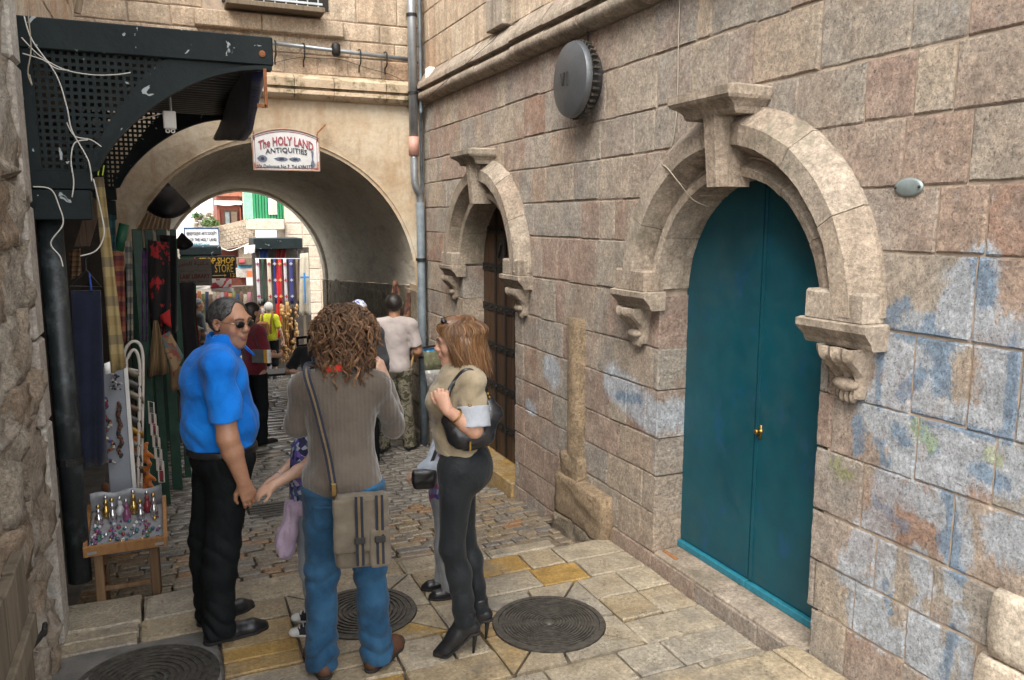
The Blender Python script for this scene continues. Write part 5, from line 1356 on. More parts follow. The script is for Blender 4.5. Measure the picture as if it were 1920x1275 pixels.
br = MB(); wv_ = J['wrR']; dd_ = norm(J['elR'] - wv_); e1_ = norm(np.cross(dd_, (0, 0, 1))); e2_ = np.cross(dd_, e1_); c_ = wv_ + dd_*.01
br.tube([tuple(c_ + (e1_*math.cos(k*.3927) + e2_*math.sin(k*.3927))*.026) for k in range(16)], .004, 5, closed=True); mesh_obj('bracelet', br.mesh('bracelet', smooth=True), m_galv, root)

# ---- child behind the woman
m_plaid = _floral('violet plaid flannel', [(.17, .17, .34), (.36, .37, .48), (.08, .07, .22), (.30, .07, .20), (.22, .26, .42)], 30); m_denim2 = cloth('light denim', (.27, .31, .38), (.36, .40, .47), .9); m_greyj = cloth('grey jeans', (.20, .21, .23), (.28, .29, .31), .9)
root = person_root('child in violet plaid shirt with a small black bag, standing behind the woman in beige', atz(838, 1112, 0), R(74))
yk = root.location.y
h = Human(1.07, .0065, True); J = h.J; h.armr = (.050, .047, .044, .034)
J['shL'] = V3(*lj(830, 828, yk - .11, root)); J['elL'] = V3(*lj(812, 876, yk - .17, root)); J['wrL'] = V3(*lj(786, 888, yk - .14, root)); J['elR'] = V3(.15, -.03, .70); J['wrR'] = V3(.13, .0, .55)
J['toeL'] = V3(-.07, .13, .03); J['toeR'] = V3(.06, .15, .03); J['ankR'] = V3(.06, .02, .05); J['ankL'] = V3(-.06, -.02, .05)
h.body(root, SK_CHILD, {'L': ((0, .95, -.25), (.6, 0, -.7), .8), 'R': ((0, .1, -1), (-.8, 0, 0), .5)})
P = h.torso(.016) + h.arm('L', .014, (.06, .055, .05, .04), .62) + h.arm('R', .014, (.06, .055, .05, .04), .95)
garment('shirt', P, .0065, m_plaid, root, .50, .935, .005, (1, 1, .6), 5)
garment('sleeve', h.arm('L', .018, (.06, .055, .052, .042), .95), .0065, m_denim2, root, wr=.004, clips=[lambda X, Y, Z: J['elL'][1] - .03 - Y + 0*X])
garment('jeans', h.legs(.012, .10, .072, .070, .064, .03, .05) + [nell(J['pelvis'], (.11, .09, .09), .05)], .0065, m_greyj, root, None, .62, .005, (1, 1, .6), 8)
h.shoes(root, m_leather, .27, 'boot', m_sole, .05, 0, False, .14)
h.hair_cap(root, gray_hair('brown hair', (.03, .015, .008), (.10, .055, .03)), .013, below=-.2, extra=[nell(J['head'] + V3(0, -.05, -.06), (.055, .035, .08), .04)])
kb_ = thing('small_bag', 'small black pouch bag hanging in front of the child in plaid', 'bag', aty(796, 915, yk - .19), rotz=R(74), local=True)
garment('pouch', [nbox((0, 0, .05), (.026, .062, .055), .02), nbox((-.02, 0, .07), (.014, .064, .035), .012)], .006, m_leather, kb_, wr=.004, wf=(1, 1, 1))
def KL(px, py, dy):
    p = aty(px, py, yk + dy) - kb_.location; a = -R(74); return Vector((p.x*math.cos(a) - p.y*math.sin(a), p.x*math.sin(a) + p.y*math.cos(a), p.z))
mesh_obj('strap', ribbon(smooth_path([KL(795, 900, -.2), KL(808, 870, -.20), KL(822, 835, -.19), KL(835, 812, -.12)]), .018, .004, (-1, 0, 0)).mesh('strap'), m_leather, kb_)
# ================================================================ PEOPLE FARTHER DOWN THE STREET
def place_by_head(px, py, H, ylo=5., yhi=40.):
    best = None
    for i in range(700):
        y = ylo + i*(yhi-ylo)/700; w = aty(px, py, y); g = gz(w.x, y); e = abs(w.z - g - H)
        if best is None or e < best[0]: best = (e, Vector((w.x, y, g)))
    return best[1]
def at_depth(px, y):                                    # ground point under a pixel column at depth y
    w = aty(px, 637, y); return Vector((w.x, y, gz(w.x, y)))
def dress(root, H, skin, top, bottom, hair, hv=.011, female=False, sleeve=.4, long_=False, toph=None, hem=.03, shoe=None, rotM=None, skirt=False, hairextra=None, below=-.09, joints=None, hands=None, fat=0.0, topz=.50):
    h = Human(H, hv, female)
    if joints: 
        for a, b in joints.items(): h.J[a] = V3(*b)
    if rotM is not None: h.headM = rotM
    h.body(root, skin, hands)
    k = h.k; P = h.torso(.012 + fat, (.160, .115, .18), (.148, .118, .16), (.155, .125, .12), .068)
    for a in 'LR': P += h.arm(a, .013, (.056, .05, .045, .034), .95 if long_ else sleeve, .025)
    garment('shirt', P, hv, top, root, topz*H, toph if toph else 1.51*k, .006, (1, 1, .6), int(H*100))
    if bottom is not None:
        garment('trousers', h.legs(.012, .092, .066, .064, .062, .03, hem) + [nell(h.J['pelvis'], V3(.165, .13, .125)*k, .05)], hv, bottom, root, None, topz*H + .02, .007, (1, 1, .6), 5)
    h.hair_cap(root, hair, .012, below=below, extra=[nell(*e) for e in (hairextra(h) if hairextra else [])])
    h.shoes(root, shoe or m_leather, .28, 'shoe', None, .046)
    return h
m_tee = cloth('pale pink-grey tee', (.42, .36, .34), (.52, .46, .44), .9)
def _camo():
    t = NT('camouflage cotton'); v = t.tc.outputs['Object']; c = t.ramp(t.noise(11, 3, .55, v, 1.2), [(.38, (.055, .052, .030)), (.46, (.19, .165, .115)), (.56, (.25, .225, .17)), (.62, (.085, .082, .052))], 'CONSTANT'); t.col(c); t.rough(.9); t.bump(t.noise(16, 4, .6, v), .03, .5); return t.m
m_camo = _camo()
g = Vector((atz(745, 845, -.38))); root = person_root('man in pale pink shirt and camouflage trousers, back turned, near the drainpipe', (g.x, g.y, gz(g.x, g.y)), R(-20))
h = dress(root, 1.76, SK_TAN, m_tee, m_camo, m_dark_hair, .009, sleeve=.40, joints=dict(elR=(.25, -.02, 1.13), wrR=(.20, .2, 1.02), ankL=(-.16, -.02, .085), ankR=(.14, .04, .085), toeR=(.20, .19, .03)), hem=.05, topz=.52,
          hands={'R': ((-.3, .9, .1), (-.5, -.2, -.7), .8)})
m_kippah = _floral('white and blue knit', [(.75, .76, .80), (.10, .14, .42), (.72, .73, .78), (.45, .5, .68)], 60)
p = place_by_head(672, 560, 1.74, 7, 12); root = person_root('man in white and blue knitted skullcap behind the man with curly hair', p, R(-10))
h = dress(root, 1.72, SK_LIGHT, cloth('dark grey jumper', (.05, .05, .055)), m_blacktr, gray_hair('sandy hair', (.10, .07, .05), (.25, .19, .14)), .011, long_=True)
c = h.J['head']; garment('skullcap', [nell(c + V3(0, -.028, .048), (.083, .098, .090), .02)], .007, m_kippah, root, c[2] + .062, None, .0)
# seated man in black
m_blacktee = cloth('black t-shirt', (.010, .010, .012), (.020, .020, .023), .9); m_bluestrap = simple('blue lanyard', (.02, .20, .42), .6, .15)
p = at_depth(588, 10.2); p = Vector((p.x, p.y, gz(p.x, p.y) - .02)); root = person_root('seated man in black t-shirt seen from behind, sitting on a white plastic chair', p, R(-25))
sit = dict(pelvis=(0, -.02, .56), belly=(0, 0, .72), chest=(0, .01, .92), neck=(0, .0, 1.10), head=(.01, .05, 1.25), shL=(-.185, 0, 1.03), shR=(.185, 0, 1.03), elL=(-.33, -.02, .80), wrL=(-.13, -.17, .80), elR=(.26, .05, .78), wrR=(.20, .28, .74),
           hipL=(-.10, .02, .53), hipR=(.10, .02, .53), kneeL=(-.14, .44, .52), kneeR=(.14, .44, .52), ankL=(-.14, .42, .085), ankR=(.14, .42, .085), toeL=(-.16, .57, .03), toeR=(.16, .57, .03))
h = Human(1.75, .009); 
for a, b in sit.items(): h.J[a] = V3(*b)
h.body(root, SK_LIGHT, {'L': ((.9, -.2, .1), (0, .3, -1), .9)})
garment('shirt', h.torso(.014, (.17, .125, .18), (.16, .13, .15), (.165, .14, .12), .07) + h.arm('L', .014, (.058, .055, .05, .04), .42) + h.arm('R', .014, (.058, .055, .05, .04), .42), .009, m_blacktee, root, .52, 1.13, .006)
garment('trousers', h.legs(.012, .09, .066, .064, .06, .03, .04) + [nell(h.J['pelvis'], (.17, .14, .11), .05)], .010, m_blacktr, root, None, .62, .006)
h.hair_cap(root, m_dark_hair, .012, below=-.1); h.shoes(root, m_leather, .28)
lan = thing('lanyard', 'bright blue double strap held behind his back by the seated man in black', 'strap', p, rotz=R(-25), local=True)
for dx in (0, .03): mesh_obj('strap', MB().bar((-.14 + dx, -.20, .76), (.05 + dx, -.185, 1.0), .018, .006).mesh('strap'), m_bluestrap, lan)
pc = thing('plastic_chair', 'white plastic chair under the seated man in black', 'chair', p, rotz=R(-25), local=True)
mesh_obj('backrest', MB().slab(lambda u, v: (-.24 + .48*u, -.185 - .05*math.sin(u*math.pi) - .03*v, .47 + .33*v), 8, 4, (0, .018, 0)).mesh('backrest', smooth=True), m_white, pc)
mesh_obj('seat', MB().box((-.24, -.18, .405), (.24, .27, .44), .015).mesh('seat'), m_white, pc)
for sx in (-1, 1):
    for yy in (-.17, .24): mesh_obj('leg', MB().tube([(sx*.21, yy, .41), (sx*.245, yy*1.15, 0)], [.022, .016], 8).mesh('leg'), m_white, pc)
# woman in burgundy with a book
m_burg = cloth('burgundy knit', (.105, .012, .020), (.18, .022, .034), .9, sheen=.3)
p = at_depth(474, 9.7); root = person_root('dark-haired woman in burgundy top holding a book, behind the man in blue', p, R(-58))
h = dress(root, 1.70, SK_WOM, m_burg, m_blacktr, m_dark_hair, .009, True, long_=False, sleeve=.45, joints=dict(elR=(.20, .02, 1.10), wrR=(.15, .25, 1.05), elL=(-.2, 0, 1.1), wrL=(-.08, .24, 1.02)), hands={'R': ((-.3, .9, .3), (-1, 0, .2), .7), 'L': ((.3, .8, .2), (.5, 0, 1), .6)},
          hairextra=lambda h: [(h.J['head'] + V3(0, -.05, -.06), (.085, .06, .11), .04)], below=-.24)
mesh_obj('shoulder_strap', ribbon(smooth_path([Vector((-.13, .06, 1.42)), Vector((-.02, .145, 1.28)), Vector((.12, .16, 1.10)), Vector((.19, .10, .98))]), .035, .006, (0, 1, 0)).mesh('strap'), m_leather, root)
bk = thing('book', 'grey guidebook with ochre spine held by the woman in burgundy', 'book', aty(490, 668, 9.42), rotz=R(-30), local=True)
mesh_obj('cover', MB().box((-.11, -.012, -.075), (.11, .012, .075)).mesh('cover'), simple('grey book cover', (.10, .10, .105), .5, .2, 20), bk)
mesh_obj('spine_band', MB().box((.035, -.016, -.0755), (.075, .016, .0755)).mesh('band'), simple('ochre band', (.50, .26, .03), .6), bk)
mesh_obj('pages', MB().box((.075, -.0165, -.0757), (.1105, .0165, .0757)).mesh('pages'), m_white, bk)
# far group
m_yellow = cloth('lime yellow shirt', (.50, .53, .02), (.62, .64, .05), .85); m_blond = gray_hair('blonde hair', (.30, .22, .12), (.55, .45, .30)); m_silver = gray_hair('silver hair', (.34, .33, .31), (.6, .58, .55))
m_backpack = simple('tan leather backpack', (.22, .075, .025), .6, .3, 20)
p = at_depth(507, 17.6); root = person_root('woman with silver hair in lime yellow shirt, walking away in the distance', p, R(-35))
h = dress(root, 1.66, SK_LIGHT, m_yellow, m_blacktr, m_silver, .012, True, joints=dict(elR=(.24, -.02, 1.08), wrR=(.27, .06, .84)), hem=.30, hairextra=lambda h: [(h.J['head'] + V3(0, -.05, 0), (.085, .07, .08), .04)])
bp_ = thing('backpack', 'tan leather backpack on the back of the woman in lime yellow', 'backpack', p, rotz=R(-35), local=True)
garment('pack', [nbox((-.06, -.20, 1.12), (.13, .055, .15), .05)], .012, m_backpack, bp_, wr=.006); 
for sx in (-1, 1): mesh_obj('strap', ribbon(smooth_path([Vector((sx*.10, -.15, 1.0)), Vector((sx*.11, -.14, 1.3)), Vector((sx*.11, -.02, 1.47)), Vector((sx*.10, .12, 1.35))]), .035, .01, (0, -1, .2)).mesh('strap'), m_backpack, bp_)
def _check():
    t = NT('black and white checked shirt'); q = t.n('ShaderNodeTexChecker'); q.inputs['Scale'].default_value = 28; q.inputs['Color1'].default_value = (.03, .03, .035, 1); q.inputs['Color2'].default_value = (.35, .36, .38, 1); t.l(t.tc.outputs['Object'], q.inputs['Vector']); t.l(q.outputs[0], t.b.inputs['Base Color']); t.rough(.9); return t.m
p = at_depth(497, 19.5); root = person_root('balding man in black and white checked shirt beyond the woman in yellow', p, R(-60))
dress(root, 1.80, SK_TAN, _check(), m_greyj, m_dark_hair, .013, sleeve=.45)
p = at_depth(481, 18.6); root = person_root('blonde-haired woman in dark jacket beside the man in the checked shirt', p, R(-20))
dress(root, 1.66, SK_LIGHT, cloth('dark jacket', (.03, .03, .035)), m_blacktr, m_blond, .013, True, long_=True, hairextra=lambda h: [(h.J['head'] + V3(0, -.04, .0), (.10, .09, .10), .04)], below=-.2)
p = at_depth(374, 17.0); root = person_root('man in grey shirt with bare forearms standing at a stall on the left', p, R(-75))
dress(root, 1.78, SK_TAN, cloth('grey work shirt', (.09, .095, .10)), cloth('blue jeans', (.03, .06, .13)), gray_hair('grey hair', (.06, .06, .06), (.25, .25, .25)), .012, sleeve=.45, joints=dict(elR=(.24, .02, 1.10), wrR=(.2, .25, .95)))
# seated man in teal
p = at_depth(357, 12.2); p = Vector((p.x, p.y, gz(p.x, p.y))); root = person_root('man in teal shirt and white cap sitting low by the shop doors', p, R(-60))
h = Human(1.70, .010)
for a, b in sit.items(): h.J[a] = V3(*b)
h.J['elL'] = V3(-.25, .05, .78); h.J['wrL'] = V3(-.18, .28, .70)
h.body(root, SK_TAN)
garment('shirt', h.torso(.014, (.17, .125, .18), (.16, .13, .15), (.165, .14, .12), .07) + h.arm('L', .014, (.058, .055, .05, .04), .45) + h.arm('R', .014, (.058, .055, .05, .04), .45), .010, cloth('teal shirt', (.045, .115, .135), (.07, .16, .18)), root, .52, 1.13, .006)
garment('trousers', h.legs(.012, .09, .066, .064, .06, .03, .04) + [nell(h.J['pelvis'], (.17, .14, .11), .05)], .010, m_greyj, root, None, .62, .006)
h.hair_cap(root, m_dark_hair, .011, below=-.1); h.shoes(root, m_leather, .28)
garment('cap', [nell(h.J['head'] + V3(0, -.01, .045), (.088, .107, .092), .02), ncone(h.J['head'] + V3(0, .08, .06), h.J['head'] + V3(0, .15, .05), .03, .02, .04)], .010, m_white, root, h.J['head'][2] + .05, None, 0)
st = thing('stool', 'low wooden stool under the man in teal', 'stool', p, rotz=R(-60), local=True)
mesh_obj('seat', MB().box((-.19, -.18, .40), (.19, .18, .44), .01).mesh('seat'), m_oldwood, st)
for sx in (-1, 1):
    for yy in (-1, 1): mesh_obj('leg', MB().bar((sx*.16, yy*.15, 0), (sx*.16, yy*.15, .41), .035).mesh('leg'), m_oldwood, st)
# ================================================================ THINGS FIXED TO THE STREET AND WALLS
m_castiron = simple('cast iron', (.065, .060, .055), .42, .35, 30, .4, metal=.4, c2=(.13, .118, .10))
def ring(mb, c, r0, r1, z0, z1, n=48):
    cx, cy = c; vs = []
    for k in range(n):
        a = 2*math.pi*k/n; ca, sa = math.cos(a), math.sin(a)
        vs += [(cx+r0*ca, cy+r0*sa, z0), (cx+r0*ca, cy+r0*sa, z1), (cx+r1*ca, cy+r1*sa, z1), (cx+r1*ca, cy+r1*sa, z0)]
    mb.add(vs, [(k*4+j, ((k+1) % n)*4+j, ((k+1) % n)*4+j+1, k*4+j+1) for k in range(n) for j in range(3)])
MHL = {'a': ('round manhole cover with fine concentric ridges in front of the teal door', 13), 'b': ('round manhole cover half hidden behind the legs of the man in jeans', 8), 'c': ('round manhole cover set in grey concrete at the bottom left', 8)}
for key, (cx, cy, rr) in CIRC.items():
    lab, nr = MHL[key]; z = gz(cx, cy); mh = thing('manhole_cover', lab, 'manhole cover', (cx, cy, z), group='manhole covers')
    pl_ = MB().lathe([(rr, -.02), (rr, .002), (.01, .002)], (cx, cy, z), (0, 0, 1), 48, False); fix_normals(pl_.build('plate', m_castiron, mh))
    fr_ = MB(); ring(fr_, (cx, cy), rr + .002, rr + .03, z - .02, z + .006); fix_normals(fr_.build('frame', m_castiron, mh))
    rg_ = MB()
    for i in range(nr):
        r0 = .045 + (rr - .055)*i/nr; ring(rg_, (cx, cy), r0, r0 + (rr - .055)/nr*.5, z, z + .009)
    fix_normals(rg_.build('ridges', m_castiron, mh)); MB().lathe([(.035, 0), (.033, .008), (.01, .012)], (cx, cy, z), (0, 0, 1), 20).build('boss', m_castiron, mh, True)
# drain grate
c = atz(510, 938, -.2); c = Vector((c.x, c.y, gz(c.x, c.y))); dg = thing('drain_grate', 'black slotted drain grate in the cobbles between the two men', 'drain', c)
MB().box((c.x - .2, c.y - .18, c.z - .02), (c.x + .2, c.y + .18, c.z + .006)).build('frame', m_void, dg)
for i in range(6): MB().box((c.x - .19, c.y - .16 + i*.058, c.z + .0), (c.x + .19, c.y - .135 + i*.058, c.z + .016), .003).build('bar', m_castiron, dg)
# station disc
m_disc = simple('patinated bronze disc', (.10, .115, .13), .40, .25, 4, .2, metal=.55, c2=(.12, .125, .135)); m_discd = simple('dark bronze', (.020, .020, .022), .6, .3, 20)
dc = atx(1080, 150, W0 - .10); ds = thing('station_disc', 'dark bronze disc with the numeral VI and a toothed rim, high on the right wall', 'plaque', dc)
DX = W0 - .13; R_D = .248
dd = MB(); dd.lathe([(.001, .050), (.09, .047), (.18, .036), (.24, .02), (R_D, .0), (R_D, -.02), (.001, -.02)], (DX, dc.y, dc.z), (-1, 0, 0), 56, False); fix_normals(dd.build('face', m_disc, ds, True)); smooth_angle(bpy.data.objects[ds.children[0].name] if ds.children else dd, 40) if ds.children else None
MB().lathe([(.19, -.02), (.19, -.14)], (DX, dc.y, dc.z), (-1, 0, 0), 40).build('drum', m_discd, ds)
for k in range(36):
    a = 2*math.pi*k/36; ca, sa = math.cos(a), math.sin(a)
    fin = MB().bar((DX + .03, dc.y + R_D*.985*ca, dc.z + R_D*.985*sa), (DX + .075, dc.y + R_D*.95*ca, dc.z + R_D*.95*sa), .012, .03, (0, ca, sa)); fin.build('tooth', m_castiron, ds)
def strokes(segs, w, fn): 
    mb = MB()
    for a, b in segs: mb.bar(fn(*a), fn(*b), w, .004)
    return mb
vf_ = lambda u, v: (DX - .052, dc.y - u, dc.z + v)       # u to the right as seen from the street
for nm, segs in (('numeral_v', [((-.058, .045), (-.035, -.035)), ((-.012, .045), (-.035, -.035))]), ('numeral_i', [((.028, .045), (.028, -.040))])):
    mb = MB()
    for a, b in segs: mb.bar(vf_(*a), vf_(*b), .012, .012, (1, 0, 0))
    mb.build(nm, m_void, ds); 
MB().bar((W0 - .02, dc.y - .01, dc.z + .2), (W0 - .02, dc.y - .01, dc.z + .33), .012).build('feed_pipe', m_discd, ds)
# oval plaque
q = atx(1703, 351, W0 - .008); m_zinc = simple('grey zinc', (.20, .235, .235), .5, .15, 30, metal=.4)
op = thing('oval_plaque', 'small blank oval zinc plaque on the right wall beside the arch', 'plaque', q)
o = MB().lathe([(.001, .010), (.8, .008), (1, 0), (1, -.01)], (0, 0, 0), (-1, 0, 0), 28, False)
o.v = [(q.x + x*.6, q.y + y*.066, q.z + z*.036) for x, y, z in o.v]; fix_normals(o.build('plate', m_zinc, op, True))
for s_ in (-1, 1): MB().ell((q.x - .007, q.y + s_*.055, q.z), .006, 6, 4).build('screw', m_iron, op)
# cable down the wall over the arch
m_cable = simple('grey beige cable', (.30, .26, .21), .7, .1)
def cable(name, lab, pts, r, mat=None, cat='cable', group=None):
    o = MB().tube(smooth_path([Vector(p) for p in pts], 6), r*.6, 5).build(name, mat or m_cable, None, True); tag(o, lab, cat, group); return o
cable('wall_cable', 'thin beige cable hanging down the right wall into the teal door arch', [atx(1275, 0, W0 - .015), atx(1272, 80, W0 - .015), atx(1270, 190, W0 - .015), atx(1262, 262, W0 - .02), atx(1250, 292, W0 - .03), atx(1240, 306, W0 - .10), atx(1252, 316, W0 - .13), atx(1275, 345, W0 - .10), atx(1300, 375, W0 - .02), atx(1330, 388, W0 + .08)], .006)
cable('cornice_wire', 'thin dark wire strung loosely along the right cornice', [atx(800, 185, W0 - .13), atx(850, 140, W0 - .13), atx(905, 92, W0 - .12), atx(925, 75, W0 - .10), atx(950, 50, W0 - .05), atx(985, 46, W0 - .02)], .004, m_iron)
# drainpipe in the corner
m_pipe = simple('zinc drainpipe', (.30, .32, .34), .42, .2, 8, metal=.6); m_bluepipe = simple('flaking blue-grey paint', (.10, .13, .155), .65, .3, 9, .4, c2=(.16, .19, .215)); m_terra = simple('pink plastic collar', (.45, .24, .19), .6, .1)
PX, PY = 2.545, D0 - .10; dp = thing('drainpipe', 'zinc drainpipe with pink collar and blue-painted foot in the corner by the cornice', 'drainpipe', (PX, PY, gz(PX, PY)))
MB().tube([(PX, PY - .06, 5.6), (PX, PY - .06, 3.02)], .048, 14).build('upper_pipe', m_pipe, dp, True)
MB().tube([(PX, PY - .06, 3.06), (PX, PY - .06, 2.86)], .056, 14).build('collar', m_terra, dp, True)
MB().tube(smooth_path([Vector((PX, PY - .06, 2.86)), Vector((PX, PY - .06, 2.62)), Vector((PX + .02, PY - .05, 2.52)), Vector((PX + .065, PY - .02, 2.44)), Vector((PX + .075, PY - .01, 2.34))]), .042, 12).build('elbow', m_pipe, dp, True)
MB().tube([(PX + .075, PY - .01, 2.36), (PX + .075, PY - .01, .45), (PX + .075, PY - .01, gz(PX, PY) - .02)], .045, 12).build('lower_pipe', m_bluepipe, dp, True)
for z in (1.72, .62, 3.5, 4.3): 
    x0 = PX + (.075 if z < 2.4 else 0); y0 = PY - (.01 if z < 2.4 else .06); b_ = MB(); ring(b_, (x0, y0), .048, .058, z, z + .03, 16); b_.box((x0 - .01, y0, z), (x0 + .01, D0 + .01, z + .03)); b_.build('bracket', m_iron, dp)
c2_ = thing('conduit', 'thin blue-grey conduit running down the corner next to the drainpipe', 'pipe', (2.655, D0 - .05, gz(2.6, 8.6)))
MB().tube(smooth_path([Vector((2.63, D0 - .17, 5.6)), Vector((2.63, D0 - .17, 3.50)), Vector((2.63, D0 - .17, 3.36)), Vector((2.655, D0 - .12, 3.33)), Vector((2.665, D0 - .05, 3.25)), Vector((2.665, D0 - .04, 3.0)), Vector((2.665, D0 - .04, .6)), Vector((2.665, D0 - .04, -.35))]), .017, 8).build('pipe', m_bluepipe, c2_, True)
MB().tube([(2.665, D0 - .10, 5.6), (2.665, D0 - .10, 3.5)], .012, 6).build('pipe', m_pipe, c2_, True)
jb = thing('junction_box', 'small white junction box in the corner above the cornice', 'electrical box', atx(805, 138, W0 - .05)); p = jb.location
MB().box((p.x - .03, p.y - .06, p.z - .06), (p.x + .045, p.y + .06, p.z + .06), .008).build('box', m_white, jb); MB().tube(smooth_path([Vector((p.x, p.y, p.z - .06)), Vector((p.x - .01, p.y + .02, p.z - .12)), Vector((p.x + .02, p.y + .06, p.z - .13))]), .006, 5).build('lead', m_iron, jb)
# pipe across the facade
fp = thing('facade_pipe', 'horizontal grey pipe with hooks crossing the passage facade under the window', 'pipe', aty(640, 92, D0 - .08))
a_, b_ = aty(508, 80, D0 - .09), aty(772, 112, D0 - .09); MB().tube([a_, b_], .021, 10).build('pipe', m_pipe, fp, True)
for px, py in ((516, 92), (570, 97), (675, 108), (724, 112)):
    c = aty(px, py, D0 - .09); MB().tube(smooth_path([c + Vector((0, .08, .09)), c + Vector((0, -.02, .07)), c + Vector((0, -.035, 0)), c + Vector((0, -.02, -.06)), c + Vector((0, .05, -.08)), c + Vector((0, .06, -.14))]), .008, 5).build('hook', m_iron, fp, True)
c = aty(630, 92, D0 - .10); MB().lathe([(.03, -.07), (.045, -.05), (.045, .04), (.032, .06)], c, (0, 0, 1), 12).build('cable_gland', m_iron, fp, True)
cable('facade_wire', 'thin slack wire crossing the facade above the arch', [aty(512, 118, D0 - .03), aty(560, 108, D0 - .05), aty(600, 110, D0 - .04), aty(640, 112, D0 - .03), aty(690, 128, D0 - .03), aty(735, 141, D0 - .03), aty(765, 158, D0 - .03)], .005, m_iron)

# ---------------------------------------------------------------- lettering
def text_mesh(body, size=1.0, ext=.004, spacing=1.0, shear=0.0, bold=0.0, w=None, hgt=None, align='CENTER'):
    cu = bpy.data.curves.new('text', 'FONT'); cu.body = body; cu.size = size; cu.extrude = ext; cu.offset = bold; cu.align_x = align; cu.align_y = 'CENTER'; cu.space_character = spacing; cu.shear = shear; cu.resolution_u = 2
    o = bpy.data.objects.new('text', cu); col.objects.link(o); dg_ = bpy.context.evaluated_depsgraph_get(); me = bpy.data.meshes.new_from_object(o.evaluated_get(dg_)); bpy.data.objects.remove(o); bpy.data.curves.remove(cu)
    if len(me.vertices) and (w or hgt):
        a = np.array([v.co[:] for v in me.vertices]); lo, hi = a.min(0), a.max(0); sx = (w/(hi[0]-lo[0])) if w else 1; sy = (hgt/(hi[1]-lo[1])) if hgt else sx; 
        if not w: sx = sy
        cx, cy = (lo[0]+hi[0])/2, (lo[1]+hi[1])/2
        for v in me.vertices: v.co = ((v.co.x - cx)*sx, (v.co.y - cy)*sy, v.co.z)
    return me
def put_text(parent, body, mat, x, z, w=None, hgt=None, y=-.004, bend=None, name='lettering', **k):
    """flat letters on a board lying in the parent's local xz plane, facing -y"""
    me = text_mesh(body, w=w, hgt=hgt, **k)
    for v in me.vertices:
        u, t, e = v.co; 
        if bend: t += bend(u)
        v.co = (x + u, y - e, z + t)
    me.update(); return mesh_obj(name, me, mat, parent)
def board(parent, w, h, mat, th=.02, name='panel', top=None):
    n = 16; pol = [(-w/2, -h/2), (w/2, -h/2)] + [(w/2 - w*i/n, h/2 + (top(1 - 2*i/n) if top else 0)) for i in range(n+1)]
    return fix_normals(mesh_obj(name, MB().prism(pol, lambda u, v, t: (u, t, v), 0, th).mesh(name), mat, parent))
def _signwhite():
    t = NT('rust-stained white enamel'); c = t.ramp(t.noise(6, 4, .6), [(.3, (.56, .55, .54)), (.7, (.68, .68, .68))])
    sep = t.n('ShaderNodeSeparateXYZ'); t.l(t.tc.outputs['Object'], sep.inputs[0])
    e = t.math('ADD', t.math('MULTIPLY', t.math('ABSOLUTE', sep.outputs[0]), 1.1), t.math('MULTIPLY', sep.outputs[2], -1.1)); r = t.math('ADD', e, t.math('MULTIPLY', t.noise(16, 5, .7), .32))
    c = t.mix(t.ramp(r, [(.56, 0.0), (.64, .9)]), c, (.30, .10, .03)); t.col(c); t.rough(.5); return t.m
m_maroon = simple('maroon sign paint', (.30, .055, .075), .6, .15); m_signblack = simple('black sign paint', (.02, .022, .035), .6, .2); m_slate = simple('slate blue sign paint', (.12, .14, .20), .6, .2); m_rust = simple('rusty iron', (.22, .085, .035), .9, .4, 30, .5)
c_ = aty(537, 288, D0 - .18); sg_ = thing('hanging_sign', 'white enamel sign of the Holy Land antiquities shop hanging in front of the arch', 'sign', c_, rotz=R(-3), local=True)
SW, SH = .655, .335; arc = lambda s: .085*(1 - s*s)**.8 if abs(s) < 1 else 0
board(sg_, SW, SH, _signwhite(), .02, 'panel', lambda s: .075*max(0, 1 - s*s))
fr_ = MB(); pt = [(-SW/2, -SH/2), (SW/2, -SH/2)] + [(SW/2 - SW*i/16, SH/2 + .075*max(0, 1 - (1 - 2*i/16)**2)) for i in range(17)]
fr_.tube([(u, -.004, v) for u, v in pt], .009, 6, closed=True); mesh_obj('frame', fr_.mesh('frame', smooth=True), simple('rusty white frame', (.50, .44, .40), .7, .3, 14, c2=(.36, .16, .07)), sg_)
fr_ = MB(); fr_.tube([(u*.93, -.002, v*.88 + .004) for u, v in pt], .003, 4, closed=True); mesh_obj('border_line', fr_.mesh('border'), m_maroon, sg_)
put_text(sg_, 'The HOLY LAND', m_maroon, 0, .098, w=.54, hgt=.088, bold=.022, bend=lambda u: .058*(1 - (u/.28)**2) - .03)
put_text(sg_, 'ANTIQUITIES', m_signblack, 0, .022, w=.41, hgt=.058, bold=.008, bend=lambda u: .02*(1 - (u/.2)**2) - .01)
put_text(sg_, 'Via Dolorosa No.7  Tel.6286377', m_signblack, -.02, -.128, w=.545, hgt=.036, bold=.0)
for cx_, w_, h_ in ((-.235, .045, .034), (-.05, .06, .020), (.085, .055, .020)):
    lm = MB().prism([(cx_ + w_*math.cos(a*.3927), -.055 + h_*math.sin(a*.3927)) for a in range(16)] + [], lambda u, v, t: (u, t, v), -.005, -.001); 
    o = fix_normals(mesh_obj('oil_lamp_motif', lm.mesh('lamp'), m_slate, sg_)); lm = MB().prism([(cx_ + .4*w_*math.cos(a*.3927), -.055 + .45*h_*math.sin(a*.3927)) for a in range(16)], lambda u, v, t: (u, t, v), -.008, -.0052); fix_normals(mesh_obj('oil_lamp_hole', lm.mesh('hole'), m_signblack, o))
    lm = MB().prism([(cx_ - w_*1.25, -.05), (cx_ - w_*.8, -.065), (cx_ - w_*.8, -.042)], lambda u, v, t: (u, t, v), -.005, -.001); fix_normals(mesh_obj('oil_lamp_spout', lm.mesh('spout'), m_slate, o))
